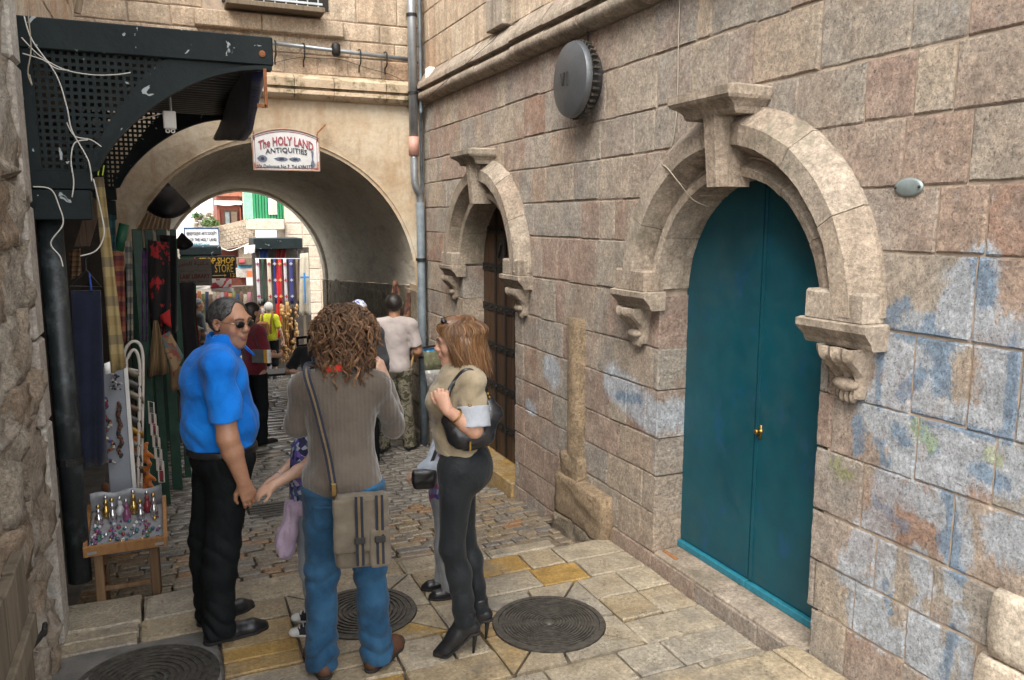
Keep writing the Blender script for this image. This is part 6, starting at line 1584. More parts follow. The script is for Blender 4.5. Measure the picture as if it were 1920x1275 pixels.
vs_ = [(.245, .03), (.27, .03), (.264, -.05), (.280, -.10), (.272, -.135), (.245, -.135), (.238, -.10), (.252, -.05)]
fix_normals(mesh_obj('flask_motif', MB().prism(vs_, lambda u, v, t: (u, t, v), -.005, -.001).mesh('flask'), m_slate, sg_))
for s_ in (-1, 1):
    hk = MB().tube(smooth_path([Vector((s_*.31, 0, .13)), Vector((s_*.315, .0, .21)), Vector((s_*.36, .06, .26)), Vector((s_*.42, .17, .32))]), .008, 6); mesh_obj('hanger', hk.mesh('hanger', smooth=True), m_rust, sg_)

# ---------------------------------------------------------------- the canopy over the shop
def _canopy():
    t = NT('chipped dark green steel'); c = t.ramp(t.noise(4, 4, .6), [(.3, (.004, .008, .009)), (.7, (.010, .017, .018))]); ch = t.noise(13, 3, .55, None, 1.0)
    c = t.mix(t.ramp(ch, [(.68, 0.0), (.705, .9)]), c, (.38, .42, .43)); t.col(c); t.rough(.6); t.b.inputs['Specular IOR Level'].default_value = .22; t.bump(t.noise(30, 4, .6), .006, .4); return t.m
m_canopy = _canopy(); m_corr = simple('corrugated steel', (.10, .10, .105), .3, .3, 6, metal=.75); m_navycanvas = cloth('navy canvas roll', (.010, .012, .050), (.020, .024, .085), .6)
YC = 4.82; cp_ = thing('shop_canopy', 'dark green steel canopy with perforated side brackets and corrugated roof on the left', 'canopy', (-.6, YC, 2.4))
A = lambda px, py, y=YC: aty(px, py, y)
def plate(poly, y0, y1, name, parent=cp_, mat=None):
    pts = [A(*p, y0) for p in poly]; mb = MB(); n = len(pts); vs = [tuple(p) for p in pts] + [(p.x, y1, p.z) for p in pts]
    mb.add(vs, [tuple(range(n)), tuple(range(n, 2*n))[::-1]] + [(i, (i+1) % n, (i+1) % n + n, i+n) for i in range(n)]); return fix_normals(mb.build(name, mat or m_canopy, parent))
bl = A(42, 24); br_ = A(511, 74); zt, zb = 3.185, 3.03
MB().box((-.64, YC, zb), (br_.x, YC + .10, zt), .006).build('fascia_beam', m_canopy, cp_)
MB().box((-.64, YC + .10, zt - .012), (br_.x + .01, 8.2, zt + .01)).build('roof_edge', m_canopy, cp_)
for y_ in (YC, 7.2):
    pn = thing  # side bracket: lattice of small holes with an arched brace
    x0, x1 = -.62, .10; zlo = 2.42; hs_ = .028; lat = MB()
    def arch_z(x): 
        s = min(1, max(0, (x + .33)/(br_.x + .33))); return 2.33 + (3.01 - 2.33)*math.sin(math.pi/2*min(1, s*1.02))**.62 if x > -.33 else zlo
    nx = 14
    for i in range(20):
        x = x0 + i*.036
        z_lo = arch_z(x) + .05 if x > -.36 else zlo
        if z_lo < zb - .02: lat.box((x, y_ + .03, z_lo), (x + .017, y_ + .036, zb))
    for j in range(17):
        z = zlo + j*.036
        xs = [x0 + .014*i for i in range(52)]; ok = [x for x in xs if (x <= -.36 or arch_z(x) + .03 < z)]
        if ok and z < zb: lat.box((x0, y_ + .0305, z), (max(ok), y_ + .0355, z + .017))
    lat.build('perforated_panel', m_canopy, cp_)
    # unperforated borders and the curved web along the brace
    web = MB(); vs = []; n = 22
    for i in range(n + 1):
        x = -.345 + (br_.x - .02 + .345)*i/n; z = arch_z(x); up_ = min(zb + .0, z + .10 + .10*math.exp(-((i/n - .45)/.3)**2)); vs += [(x, y_ + .02, z), (x, y_ + .02, up_), (x, y_ + .044, z), (x, y_ + .044, up_)]
    web.add(vs, [(i*4+a, i*4+b, i*4+4+b, i*4+4+a) for i in range(n) for a, b in ((0, 1), (3, 2), (2, 0), (1, 3))]); fix_normals(web.build('bracket_web', m_canopy, cp_))
    bra = MB(); vs = []
    for i in range(n + 1):
        x = -.345 + (br_.x - .01 + .345)*i/n; z = arch_z(x); vs += [(x, y_ - .005, z - .004), (x, y_ - .005, z + .018), (x, y_ + .075, z + .018), (x, y_ + .075, z - .004)]
    bra.add(vs, [(i*4+k, i*4+(k+1) % 4, (i+1)*4+(k+1) % 4, (i+1)*4+k) for i in range(n) for k in range(4)]); fix_normals(bra.build('arched_brace', m_canopy, cp_))
    MB().box((-.65, y_ + .01, 2.40), (-.56, y_ + .06, zb)).build('bracket_stile', m_canopy, cp_)
    MB().box((-.65, y_ - .01, 2.33), (-.33, y_ + .09, 2.42), .004).build('bracket_rail', m_canopy, cp_)
    MB().box((-.64, y_ - .02, 2.17), (-.34, y_ + .10, 2.325), .006).build('lower_box', m_canopy, cp_)
for i in range(9): pass
cr = MB(); nc = 26; 
cr.grid(lambda u, v: (-.64 + 1.25*v, YC + .12 + 3.2*u, 3.155 - .02*v + .018*math.sin(u*nc*2*math.pi)), nc*6, 2); cr.build('corrugated_roof', m_corr, cp_, True)
def _val(u, v):
    y = YC + .11 + 3.3*u; drop = .06 + .25*math.sin(min(1, u*2.2)*math.pi/2)*(1 - .75*max(0, u - .35)/.65)
    return (br_.x - .01 + .035*math.sin(v*2.6 + u*5) - .05*(1 - v), y, 3.16 - (drop + .115)*(1 - v) + .008*math.sin(u*40)*(1 - v))
rl = MB().slab(_val, 30, 8, (-.05, 0, 0)); fix_normals(rl.build('rolled_awning', m_navycanvas, cp_, True))
hb_ = MB(); hb_.bar((br_.x - .05, YC + .0, 3.01), (br_.x - .05, YC, 2.80), .018); hb_.bar((br_.x - .05, YC, 2.805), (br_.x - .10, YC, 2.81), .018); hb_.build('hook', m_rust, cp_)
MB().lathe([(.018, 0), (.018, .006), (.008, .01)], (br_.x - .06, YC, 3.09), (0, -1, 0), 12).build('bolt', m_rust, cp_)
MB().tube([A(145, 25), A(160, -60)], .018, 6).build('stay', m_oldwood, cp_)
# post
def _post():
    t = NT('scuffed black pipe'); c = t.mix(t.ramp(t.noise(9, 6, .75), [(.5, 0.0), (.7, .6)]), (.014, .018, .020), (.10, .12, .125)); t.col(c); t.rough(.45); t.bump(t.noise(30, 4, .6), .006, .5); return t.m
po = thing('canopy_post', 'scuffed black steel pipe standing at the left edge of the souvenir shop', 'post', (-.53, 4.95, 0))
MB().tube([(-.555, 4.93, 2.18), (-.555, 4.93, .13)], .062, 14).build('pipe', _post(), po, True); b_ = MB(); ring(b_, (-.555, 4.93), .058, .068, .82, .86, 14); b_.build('joint', m_iron, po)
lw = thing('hanging_lamp_box', 'small white electrical box with two plugs hanging under the canopy', 'electrical box', A(318, 225, 5.2)); p = lw.location
MB().box((p.x - .035, p.y - .02, p.z - .05), (p.x + .035, p.y + .03, p.z + .05), .005).build('box', m_white, lw)
for s_ in (-1, 1): b_ = MB(); b_.tube([(p.x + s_*.014 + .010*math.cos(k*.785), p.y, p.z - .062 + .010*math.sin(k*.785)) for k in range(8)], .004, 4, closed=True); b_.build('plug', m_white, lw)
MB().tube([(p.x + .01, p.y, p.z + .05), (p.x + .005, p.y, 3.15)], .008, 6).build('rod', m_galv, lw)
m_whitewire = simple('white wire', (.52, .50, .46), .7, .1); m_redwire = simple('red cord', (.45, .02, .03), .7)
cable('lamp_wire', 'cream wire looping from the canopy brace to the white box', [A(222, 208, 5.0), A(240, 222, 5.05), A(262, 224, 5.1), A(285, 218, 5.15), A(303, 213, 5.2)], .004, m_whitewire)
YW = 4.74
for lab, pts, r, mt in [('long white wire hanging from the canopy top past the bracket', [(45, 30), (60, 75), (105, 140), (125, 200), (135, 245), (165, 300), (172, 340)], .006, m_whitewire),
                        ('white wire sagging across the perforated bracket', [(40, 70), (75, 105), (120, 130), (170, 140), (215, 140), (245, 136)], .005, m_whitewire), ('second white wire crossing the bracket in a shallow curve', [(42, 100), (80, 112), (105, 128), (130, 132)], .005, m_whitewire),
                        ('grey looped wire beside the rubble wall under the beam', [(52, 20), (58, 90), (52, 135), (60, 160), (55, 140)], .006, m_cable), ('tangle of white wire hanging below the lower box', [(62, 350), (95, 355), (110, 385), (118, 420), (95, 455), (112, 480), (118, 500)], .006, m_whitewire),
                        ('short white wire ends dangling beside the scarf', [(125, 230), (140, 255), (170, 262), (190, 275)], .005, m_whitewire), ('white wire loop above the navy cloth', [(175, 335), (190, 400), (195, 440), (180, 470), (150, 480)], .006, m_whitewire),
                        ('curled white wire over the lower box', [(165, 262), (140, 268), (133, 300), (138, 340), (135, 370)], .006, m_whitewire)]:
    cable('wire', lab, [A(px, py, YW) for px, py in pts], r, mt)
cable('cord', 'red cord hanging down the face of the rubble wall', [A(38, 338, 4.6), A(44, 400, 4.6), A(52, 430, 4.6), A(66, 495, 4.6)], .005, m_redwire)
yc2 = thing('clothes_peg', 'bright yellow-green peg clipped at the top of the tan scarf', 'peg', A(183, 320, 5.0)); p = yc2.location
for dx in (0, .022): MB().bar((p.x + dx, p.y, p.z - .025), (p.x + dx + .012, p.y, p.z + .03), .010, .006).build('jaw', simple('lime plastic', (.45, .60, .03), .5), yc2)
# plank door and latch at the bottom left corner
m_greywood = _wood('weathered pale wood', (.07, .052, .032), (.16, .125, .085), .4, .9)
wd = thing('wooden_door', 'weathered plank door at the lower left corner with an iron hasp', 'door', (-.56, 3.0, 0))
for i in range(6): MB().box((-.60, 2.15 + i*.2, -.0), (-.555, 2.345 + i*.2, .93 + .01*(i % 2)), .006).build('plank', m_greywood, wd)
MB().box((-.56, 2.1, .60), (-.53, 3.33, .70), .006).build('rail', m_greywood, wd)
p = aty(62, 1203, 3.32); hs2 = MB(); hs2.tube([(-.555, 3.25, p.z), (-.53, 3.34, p.z), (-.52, 3.40, p.z)], .012, 6); hs2.tube([(-.52, 3.41 + .028*math.cos(k*.785), p.z + .022*math.sin(k*.785)) for k in range(8)], .007, 5, closed=True); hs2.build('hasp', m_iron, wd)

# pier of lighter dressed stone at the right edge of the view
pr = thing('stone_pier', 'low pier of pale smooth stone blocks projecting at the far right of the wall', 'pier', (W0 - .02, 1.5, .1))
m_pier = stone_mat('pale smooth pier stone', [(0, (.52, .45, .36)), (.5, (.58, .52, .44)), (1, (.48, .40, .31))], bump=.5, mott=(.72, 1.15), stain=((.66, .63, .58), .6))
for z0, z1, y1, e in ((.10, .36, 1.86, .05), (.364, .60, 1.83, .055), (.604, .86, 1.80, .045)): rough_blob('pier_block', (W0 - e, 1.2, z0), (W0 + .1, y1, z1), pr, m_pier, z0*9, .008, 7)
m_leaf = simple('dry orange leaf', (.24, .10, .03), .8, .3, 40)
for i, (px, py) in enumerate(((1248, 1022), (1256, 1020), (1262, 1026), (1268, 1023))):
    c = atx(px, py, W0 + .05); c.z = .127; o = MB().slab(lambda u, v: (c.x - .014 + .028*u, c.y - .018 + .036*v + .008*u, c.z + .008*math.sin(u*3)*math.sin(v*3)), 3, 3, (0, 0, .0015)).build('dry_leaf', m_leaf, None); tag(o, ['dry orange leaf nearest the jamb on the doorstep', 'second dry orange leaf on the doorstep', 'dry orange leaf at the front of the doorstep', 'dry orange leaf closest to the teal door'][i], 'leaf', 'dry leaves on the doorstep')
# ================================================================ SOUVENIR SHOP ON THE LEFT AND ITS GOODS
sh = thing('souvenir_shop', 'dark open-fronted souvenir shop under the canopy with green shutter doors', 'shop', (-.9, 6.5, -.1))
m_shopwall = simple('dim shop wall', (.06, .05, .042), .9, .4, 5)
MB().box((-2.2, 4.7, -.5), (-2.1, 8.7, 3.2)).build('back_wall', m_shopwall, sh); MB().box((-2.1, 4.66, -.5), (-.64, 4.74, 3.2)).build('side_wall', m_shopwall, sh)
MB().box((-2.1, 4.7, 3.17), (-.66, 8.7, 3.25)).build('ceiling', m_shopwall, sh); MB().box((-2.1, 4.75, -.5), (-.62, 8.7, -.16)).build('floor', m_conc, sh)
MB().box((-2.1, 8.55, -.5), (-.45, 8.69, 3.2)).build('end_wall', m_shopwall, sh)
m_green = simple('dark green painted steel', (.008, .040, .024), .5, .3, 10, .2, c2=(.015, .062, .040)); m_lightgreen = simple('green painted pole', (.02, .12, .07), .5, .2)
for px0, px1, y in ((246, 266, 7.0), (270, 286, 7.4), (292, 312, 7.9), (318, 330, 8.3)):
    a, b = aty(px0, 430, y), aty(px1, 740, y); zl = gz(a.x, y)
    MB().box((min(a.x, a.x), y, zl), (aty(px1, 430, y).x, y + .05, a.z), .005).build('shutter_leaf', m_green, sh)
MB().tube([aty(233, 420, 6.6), aty(222, 470, 6.6)], .035, 8).build('rolled_pole', m_lightgreen, sh, True)
A = lambda px, py, y: aty(px, py, y)
m_navy = cloth('dark navy tartan', (.008, .010, .020), (.016, .020, .042), .9); m_tan = cloth('tan striped scarf', (.22, .155, .06), (.31, .23, .10), .9, scale=20)
def hang(name, lab, cat, poly, y, mat, th=.02, wav=.012, nu=8, nv=12, group=None, dy=0.0):
    """cloth hanging from a rail: poly = left-top, right-top, right-bottom, left-bottom in the picture, all at depth y"""
    tl, tr, brr, bll = [A(*p, y) for p in poly]
    def fn(u, v): p = tl.lerp(tr, u).lerp(bll.lerp(brr, u), v); return (p.x, p.y + wav*math.sin(u*11 + v*3)*(.3 + v) + dy*v, p.z)
    o = MB().slab(lambda u, v: fn(u, 1 - v), nu, nv, (0, th, 0)).build(name, mat, None, True); fix_normals(o); tag(o, lab, cat, group); return o
def striped(name, cols, axis=2, sc_=6.0, rough=.9):
    t = NT(name); sep = t.n('ShaderNodeSeparateXYZ'); t.l(t.tc.outputs['Generated'], sep.inputs[0]); fr_ = t.math('FRACT', t.math('MULTIPLY', sep.outputs[axis], sc_)); t.col(t.ramp(fr_, [(i/len(cols), c) for i, c in enumerate(cols)], 'CONSTANT')); t.rough(rough); t.bump(t.noise(120, 3, .6), .004, .4); return t.m
hang('tartan_cloth', 'long dark navy tartan cloth on a hanger beside the black post', 'cloth', [(133, 545), (188, 545), (200, 870), (150, 880)], 5.05, m_navy, .04, .015)
hgr = thing('coat_hanger', 'black coat hanger above the navy tartan cloth', 'hanger', A(160, 520, 5.05)); MB().tube(smooth_path([A(132, 535, 5.05), A(150, 518, 5.05), A(160, 505, 5.05), A(160, 485, 5.05), A(168, 478, 5.05)]), .007, 5).build('hook', m_iron, hgr); MB().tube([A(160, 505, 5.05), A(190, 538, 5.05), A(132, 537, 5.05)], .008, 5).build('arms', m_iron, hgr)
bl_ = hang('blue_ribbon', 'bright blue cord hanging from the hanger', 'cord', [(166, 512), (169, 512), (173, 545), (169, 545)], 5.03, simple('blue cord', (.02, .06, .30), .8), .01, .002, 2, 3)
hang('tan_scarf', 'long tan scarf with faint stripes hanging from the canopy bracket', 'scarf', [(177, 332), (194, 332), (236, 690), (208, 700)], 5.1, striped('tan scarf stripes', [(.27, .20, .085), (.24, .17, .07), (.29, .22, .10), (.17, .13, .07)], 2, 5), .02, .010)
hang('scarf_fringe_tag', 'white paper tag hanging beside the tan scarf', 'tag', [(195, 682), (206, 678), (208, 700), (197, 702)], 5.02, m_white, .003, .0, 1, 1)
wdp = thing('wooden_sign_board', 'plain reddish wooden board leaning under the canopy', 'board', A(165, 430, 5.4)); p = wdp.location; fix_normals(MB().prism([(0, 0), (.08, 0), (.17, .27), (.10, .28)], lambda u, v, t: (p.x - .08 + u, p.y + t, p.z - .1 + v), 0, .04).build('board', m_plank, wdp))
# white panel with necklaces
m_panel = simple('white laminate panel', (.27, .29, .33), .5, .08)
wp = thing('display_board', 'white panel displaying bead necklaces next to the wire rack', 'panel', A(215, 930, 5.55)); a, b = A(188, 690, 5.55), A(243, 925, 5.55)
MB().box((a.x, 5.55, b.z), (A(232, 690, 5.55).x, 5.58, a.z), .004).build('panel', m_panel, wp); MB().box((A(232, 690, 5.55).x, 5.54, b.z), (A(232, 690, 5.55).x + .022, 5.585, a.z)).build('edge_strip', m_white, wp)
rg = random.Random(5); bead_m = [simple('bead ' + n_, c_, .35) for n_, c_ in (('blue', (.03, .06, .25)), ('red', (.25, .03, .05)), ('amber', (.35, .16, .03)), ('pearl', (.45, .42, .40)), ('black', (.02, .02, .025)), ('brown', (.12, .05, .03)))]
def beads(lab, px0, py0, px1, py1, y, cols, r, n, wid):
    nk_ = thing('necklace', lab, 'necklace', A((px0+px1)/2, py0, y), 'bead necklaces on the white panel' and None)
    mbs = {}
    for i in range(n):
        t_ = i/(n-1); u = math.sin(t_*math.pi*2*3.1)*wid*(.2 + t_); c = A(px0 + (px1-px0)*t_ , py0 + (py1-py0)*t_, y); mbs.setdefault(rg.choice(cols), MB()).ell((c.x + u + rg.uniform(-.006, .006), c.y - rg.uniform(0, .02), c.z), r*rg.uniform(.8, 1.25), 7, 5)
    for k_, mb in mbs.items(): mb.build('beads', bead_m[k_], nk_, True)['kind'] = 'stuff'
beads('many-coloured bead necklace hanging in a bunch on the white panel', 196, 745, 206, 868, 5.52, [0, 1, 2, 3, 4], .010, 110, .035); beads('dark brown bead necklace hanging along the panel edge', 222, 755, 226, 855, 5.52, [5, 4, 5], .009, 130, .012); beads('small grey bead strings at the top of the white panel', 214, 690, 218, 730, 5.52, [3, 4], .007, 46, .028)
# wire rack with magazines
m_wirew = simple('white coated wire', (.55, .50, .45), .5, .1)
wr = thing('wire_rack', 'tall white wire rack with arched top holding folded magazines', 'rack', A(255, 935, 5.75)); Yr = 5.75
for k, (x0, x1, y_) in enumerate(((236, 268, 5.75), (240, 262, 5.70))):
    top = 640 + k*16; pts = [A(x0, 930, y_), A(x0 - 3, 700, y_), A(x0, top + 14, y_), A((x0+x1)/2, top, y_), A(x1 - 2, top + 16, y_), A(x1, 720, y_), A(x1 - 4, 930, y_)]; MB().tube(smooth_path(pts), .011, 6).build('frame', m_wirew, wr, True)
for py in (690, 760, 830, 900): MB().tube([A(236, py, 5.7), A(266, py + 6, 5.7)], .006, 5).build('shelf_wire', m_wirew, wr)
mag_m = [simple('magazine ' + n_, c_, .5, .2, 25) for n_, c_ in (('cream', (.24, .21, .16)), ('grey', (.10, .095, .09)), ('ochre', (.42, .22, .03)), ('brown', (.14, .09, .06)))]
for i in range(9):
    mt = mag_m[[0, 1, 0, 3, 1, 2, 0, 1, 3][i]]; c = A(248 + (i % 3)*3, 690 + i*22, 5.72); mg = thing('magazine', 'folded %s magazine in the wire rack, %s from the top' % (['cream', 'grey', 'cream', 'brown', 'grey', 'ochre', 'cream', 'grey', 'brown'][i], ['first', 'second', 'third', 'fourth', 'fifth', 'sixth', 'seventh', 'eighth', 'ninth'][i]), 'magazine', c, group='magazines in the wire rack')
    MB().slab(lambda u, v, c=c: (c.x - .045 + .09*u, c.y - .03*math.sin(v*2.2), c.z - .03 + .055*v - .06*u), 3, 5, (0, .012, 0)).build('pages', mt, mg, True)
# plush toys and card rack
m_orange = cloth('orange plush', (.33, .085, .012), (.48, .15, .025), .95, sheen=.5, scale=30); m_brownp = cloth('brown plush', (.10, .04, .02), None, .95)
for i, (px, py) in enumerate(((251, 838), (268, 850), (254, 880), (272, 893), (262, 912))):
    c = A(px, py, 5.95); ty = thing('plush_toy', ['orange plush toy at the top of the heap under the wire rack', 'orange plush toy second from the top beside the cards', 'brown and orange plush toy in the middle of the heap', 'orange plush toy leaning by the card rack', 'orange plush toy at the bottom of the heap'][i], 'toy', c, group='plush toys'); mt = m_brownp if i == 2 else m_orange
    P = [nell(c + Vector((0, 0, -.02)), (.042, .036, .05), .02), nell(c + Vector((0, -.012, .045)), (.034, .032, .032), .02), nell(c + Vector((.03, -.01, .072)), (.013, .010, .013), .01), nell(c + Vector((-.03, -.01, .072)), (.013, .010, .013), .01), ncone(c + Vector((.03, -.01, .0)), c + Vector((.062, -.03, -.025)), .014, .012, .01), ncone(c + Vector((-.03, -.01, .0)), c + Vector((-.062, -.03, -.025)), .014, .012, .01), ncone(c + Vector((.02, -.01, -.05)), c + Vector((.04, -.06, -.065)), .018, .016, .01), ncone(c + Vector((-.02, -.01, -.05)), c + Vector((-.04, -.06, -.065)), .018, .016, .01)]
    o = sdf_obj('plush_body', [(q[0], q[1] - V3(*c), q[2] - (V3(*c) if q[0] == 'cone' else 0)) + q[3:] for q in P], .009, mt, ty)
    MB().ell((c.x, c.y - .045, c.z + .036), .014, 8, 6).build('muzzle', m_brownp if mt is m_orange else m_orange, ty, True)
cr_ = thing('card_rack', 'white wire rack of small picture cards at the shop edge', 'rack', A(292, 900, 6.1))
for i in range(6):
    x0, y0 = 278 + i*3.6, 752 + i*22; MB().tube([A(x0, y0, 6.1), A(x0 + 10, y0 + 3, 6.1), A(x0 + 12, y0 + 42, 6.1), A(x0 + 2, y0 + 42, 6.1)], .005, 5, closed=True).build('pocket', m_wirew, cr_)
    a_ = A(x0 + 2, y0 + 12, 6.12); c_ = A(x0 + 10, y0 + 38, 6.12); MB().box((a_.x, 6.115, c_.z), (c_.x, 6.125, a_.z)).build('card', [mag_m[1], bead_m[1], mag_m[3], m_green, bead_m[3], bead_m[1]][i], cr_)
# wooden stool with a tray of glass trinkets
m_pine = _wood('worn pine', (.08, .042, .018), (.16, .09, .042), 1, .6); m_tray = _wood('orange tray wood', (.22, .10, .035), (.36, .18, .07), 1, .5)
X0, X1, Ys0, Ys1 = -.485, -.135, 4.90, 5.26; zf = gz(-.3, 4.99); zt_ = .27
sl = thing('wooden_stool', 'small pine stool carrying the tray of glass trinkets', 'stool', (-.31, 5.05, zf))
for x in (X0 + .03, X1 - .03):
    for y in (Ys0 + .03, Ys1 - .03): MB().box((x - .024, y - .022, zf), (x + .024, y + .022, zt_), .004).build('leg', m_pine, sl)
for z in (zf + .08, zf + .19):
    MB().box((X0 + .052, Ys0 + .02, z), (X1 - .052, Ys0 + .045, z + .028), .004).build('rung', m_pine, sl); MB().box((X0 + .02, Ys0 + .05, z + .02), (X0 + .045, Ys1 - .05, z + .045)).build('rung', m_pine, sl); MB().box((X1 - .045, Ys0 + .05, z + .02), (X1 - .02, Ys1 - .05, z + .045)).build('rung', m_pine, sl)
MB().box((X0 + .0, Ys0 + .0, zt_), (X1, Ys1, zt_ + .025), .004).build('seat', m_pine, sl)
m_plastic = simple('clear plastic sheet', (.26, .265, .28), .25, .15, 12, .3)
ty = thing('display_tray', 'tilted wooden tray lined with white paper on the stool, full of glass trinkets', 'tray', (-.31, 5.08, zt_ + .03))
ang = R(13); TY0, TZ0 = 4.86, zt_ + .035; TL, TW0, TW1 = .42, -.50, -.105
def tf(u, v, n): return (TW0 + (TW1 - TW0)*u, TY0 + TL*v*math.cos(ang) - n*math.sin(ang), TZ0 + TL*v*math.sin(ang) + n*math.cos(ang))
def tbox(u0, u1, v0, v1, n0, n1): 
    vs = [tf(u, v, n) for n in (n0, n1) for u, v in ((u0, v0), (u1, v0), (u1, v1), (u0, v1))]; return MB().add(vs, [(0,3,2,1),(4,5,6,7),(0,1,5,4),(1,2,6,5),(2,3,7,6),(3,0,4,7)])
tbox(0, 1, 0, 1, 0, .012).build('base', m_tray, ty); tbox(0, 1, -.05, .0, -.004, .055).build('front_rail', m_tray, ty); tbox(0, 1, 1.0, 1.05, -.004, .055).build('back_rail', m_tray, ty); tbox(-.05, .0, -.05, 1.05, -.006, .057).build('side_rail', m_tray, ty); tbox(1.0, 1.05, -.05, 1.05, -.006, .057).build('side_rail', m_tray, ty)
tbox(.01, .99, .005, .995, .0125, .02).build('liner', m_plastic, ty)
MB().slab(lambda u, v: tf(.0 + u, .96, .02 + .13*v + .01*math.sin(u*14)), 12, 3, (0, .004, 0)).build('plastic_cover', m_plastic, ty, True)
for u in (.06, .94): o = tbox(u - .06, u + .06, -.056, -.051, .010, .026).build('corner_plate', m_galv, ty)
m_glass = NT('clear glass'); m_glass.b.inputs['Transmission Weight'].default_value = .9; m_glass.rough(.05); m_glass.col((.85, .85, .9)); m_glass = m_glass.m
m_silverc = simple('silvered ornament', (.62, .62, .66), .18, .1, 20, metal=.9); m_goldc = simple('gilt ornament', (.6, .4, .12), .25, .2, 20, metal=.9)
trk = [m_silverc, simple('pink glass', (.22, .07, .15), .1), simple('violet glass', (.11, .06, .17), .1), simple('green glass', (.05, .15, .11), .1), m_goldc, simple('teal glass', (.04, .13, .17), .1), simple('white porcelain', (.5, .5, .52), .2), simple('red glass', (.20, .03, .04), .1)]
rg = random.Random(9); CN = ['silver', 'pink', 'violet', 'green', 'gilt', 'teal', 'white', 'red']
for i in range(9):                                   # tall vials and ornaments along the back of the tray
    u, v = .12 + .095*i, .62 + .16*(i % 2); mt = [0, 4, 0, 6, 1, 4, 0, 7, 0][i]; b = Vector(tf(u, v, .022)); hgt = .10 + .03*((i*7) % 3)/2
    t_ = thing('glass_vial', '%s ornament with knobbed lid, %s at the back of the tray' % (CN[mt], ['leftmost', 'second from the left', 'third from the left', 'fourth from the left', 'in the middle', 'fourth from the right', 'third from the right', 'second from the right', 'rightmost'][i]), 'ornament', b, group='tall glass ornaments in the tray')
    MB().lathe([(.018, 0), (.022, .01), (.024, hgt*.4), (.014, hgt*.6), (.010, hgt*.7), (.016, hgt*.74), (.011, hgt*.86), (.004, hgt)], b, (0, 0, 1), 10).build('body', trk[mt], t_, True); MB().lathe([(.006, 0), (.012, .008), (.010, .02), (.002, .028)], b + Vector((0, 0, hgt - .004)), (0, 0, 1), 8).build('lid', m_goldc if mt == 0 else m_silverc, t_, True)
for i in range(95):
    u, v = rg.uniform(.05, .95), rg.uniform(.04, .62); mt = rg.randrange(8); b = Vector(tf(u, v, .028)); r_ = rg.uniform(.006, .012)
    mb = MB().lathe([(.3*r_, -.006), (r_, 0), (1.1*r_, r_*.6), (.5*r_, r_*1.2), (.2*r_, r_*1.5)], b, norm((rg.uniform(-.6, .6), rg.uniform(-.6, .2), 1)), 9); o = mb.build('trinket', trk[mt], None, True)
    tag(o, 'small shiny %s trinket lying in the front of the tray' % CN[mt], 'trinket', 'small %s trinkets in the tray' % CN[mt])
fg = thing('figurine', 'small dark wooden figurine standing behind the tray of trinkets', 'figurine', A(200, 945, 5.4)); p = fg.location; MB().lathe([(.03, -.02), (.035, .0), (.024, .04), (.026, .07), (.018, .085), (.024, .10), (.022, .125), (.004, .14)], p, (0, 0, 1), 10).build('carving', m_brownp, fg, True)
# embroidered dresses, rugs and baskets deeper in
def _embro():
    t = NT('black dress with red embroidery'); c = t.mix(t.ramp(t.noise(11, 4, .65, t.scale(t.pos, (1.2, 1.2, .7))), [(.56, 0.0), (.60, 1.0)]), (.012, .009, .010), (.36, .02, .022)); t.col(c); t.rough(.9); t.bump(t.noise(50, 3, .6), .01, .4); return t.m
hang('embroidered_dress', 'black dress with red embroidery hanging by the green shutters', 'dress', [(277, 450), (318, 455), (322, 648), (284, 655)], 7.1, _embro(), .05, .025)
hang('black_shawl', 'black shawl hanging behind the embroidered dress', 'shawl', [(300, 440), (330, 442), (334, 620), (305, 640)], 7.8, cloth('black wool', (.008, .008, .009)), .04, .02)
hang('red_cloth', 'small piece of bright red cloth hanging below the black dress', 'cloth', [(300, 592), (318, 580), (322, 615), (306, 605)], 7.0, simple('red cloth', (.45, .02, .02), .85), .02, .01, 3, 3)
m_straw = striped('woven straw', [(.20, .125, .06), (.10, .06, .03), (.24, .16, .08), (.13, .08, .04)], 0, 7)
hang('straw_broom', 'fan of tied straw hanging below the dresses', 'broom', [(288, 602), (296, 602), (318, 700), (276, 706)], 6.9, m_straw, .04, .02, 14, 4)
m_kilim = _floral('patterned kilim', [(.22, .13, .07), (.10, .15, .15), (.30, .20, .11), (.25, .07, .05), (.16, .12, .09)], 30)
hang('patterned_bag', 'patterned woven bag hanging at an angle beside the straw', 'bag', [(300, 632), (318, 622), (344, 668), (326, 706)], 6.9, m_kilim, .04, .006, 5, 5)
hang('straw_basket', 'dark striped basket flap hanging above the paving by the shutters', 'basket', [(318, 690), (340, 690), (340, 730), (320, 735)], 7.3, m_straw, .10, .008, 5, 4)
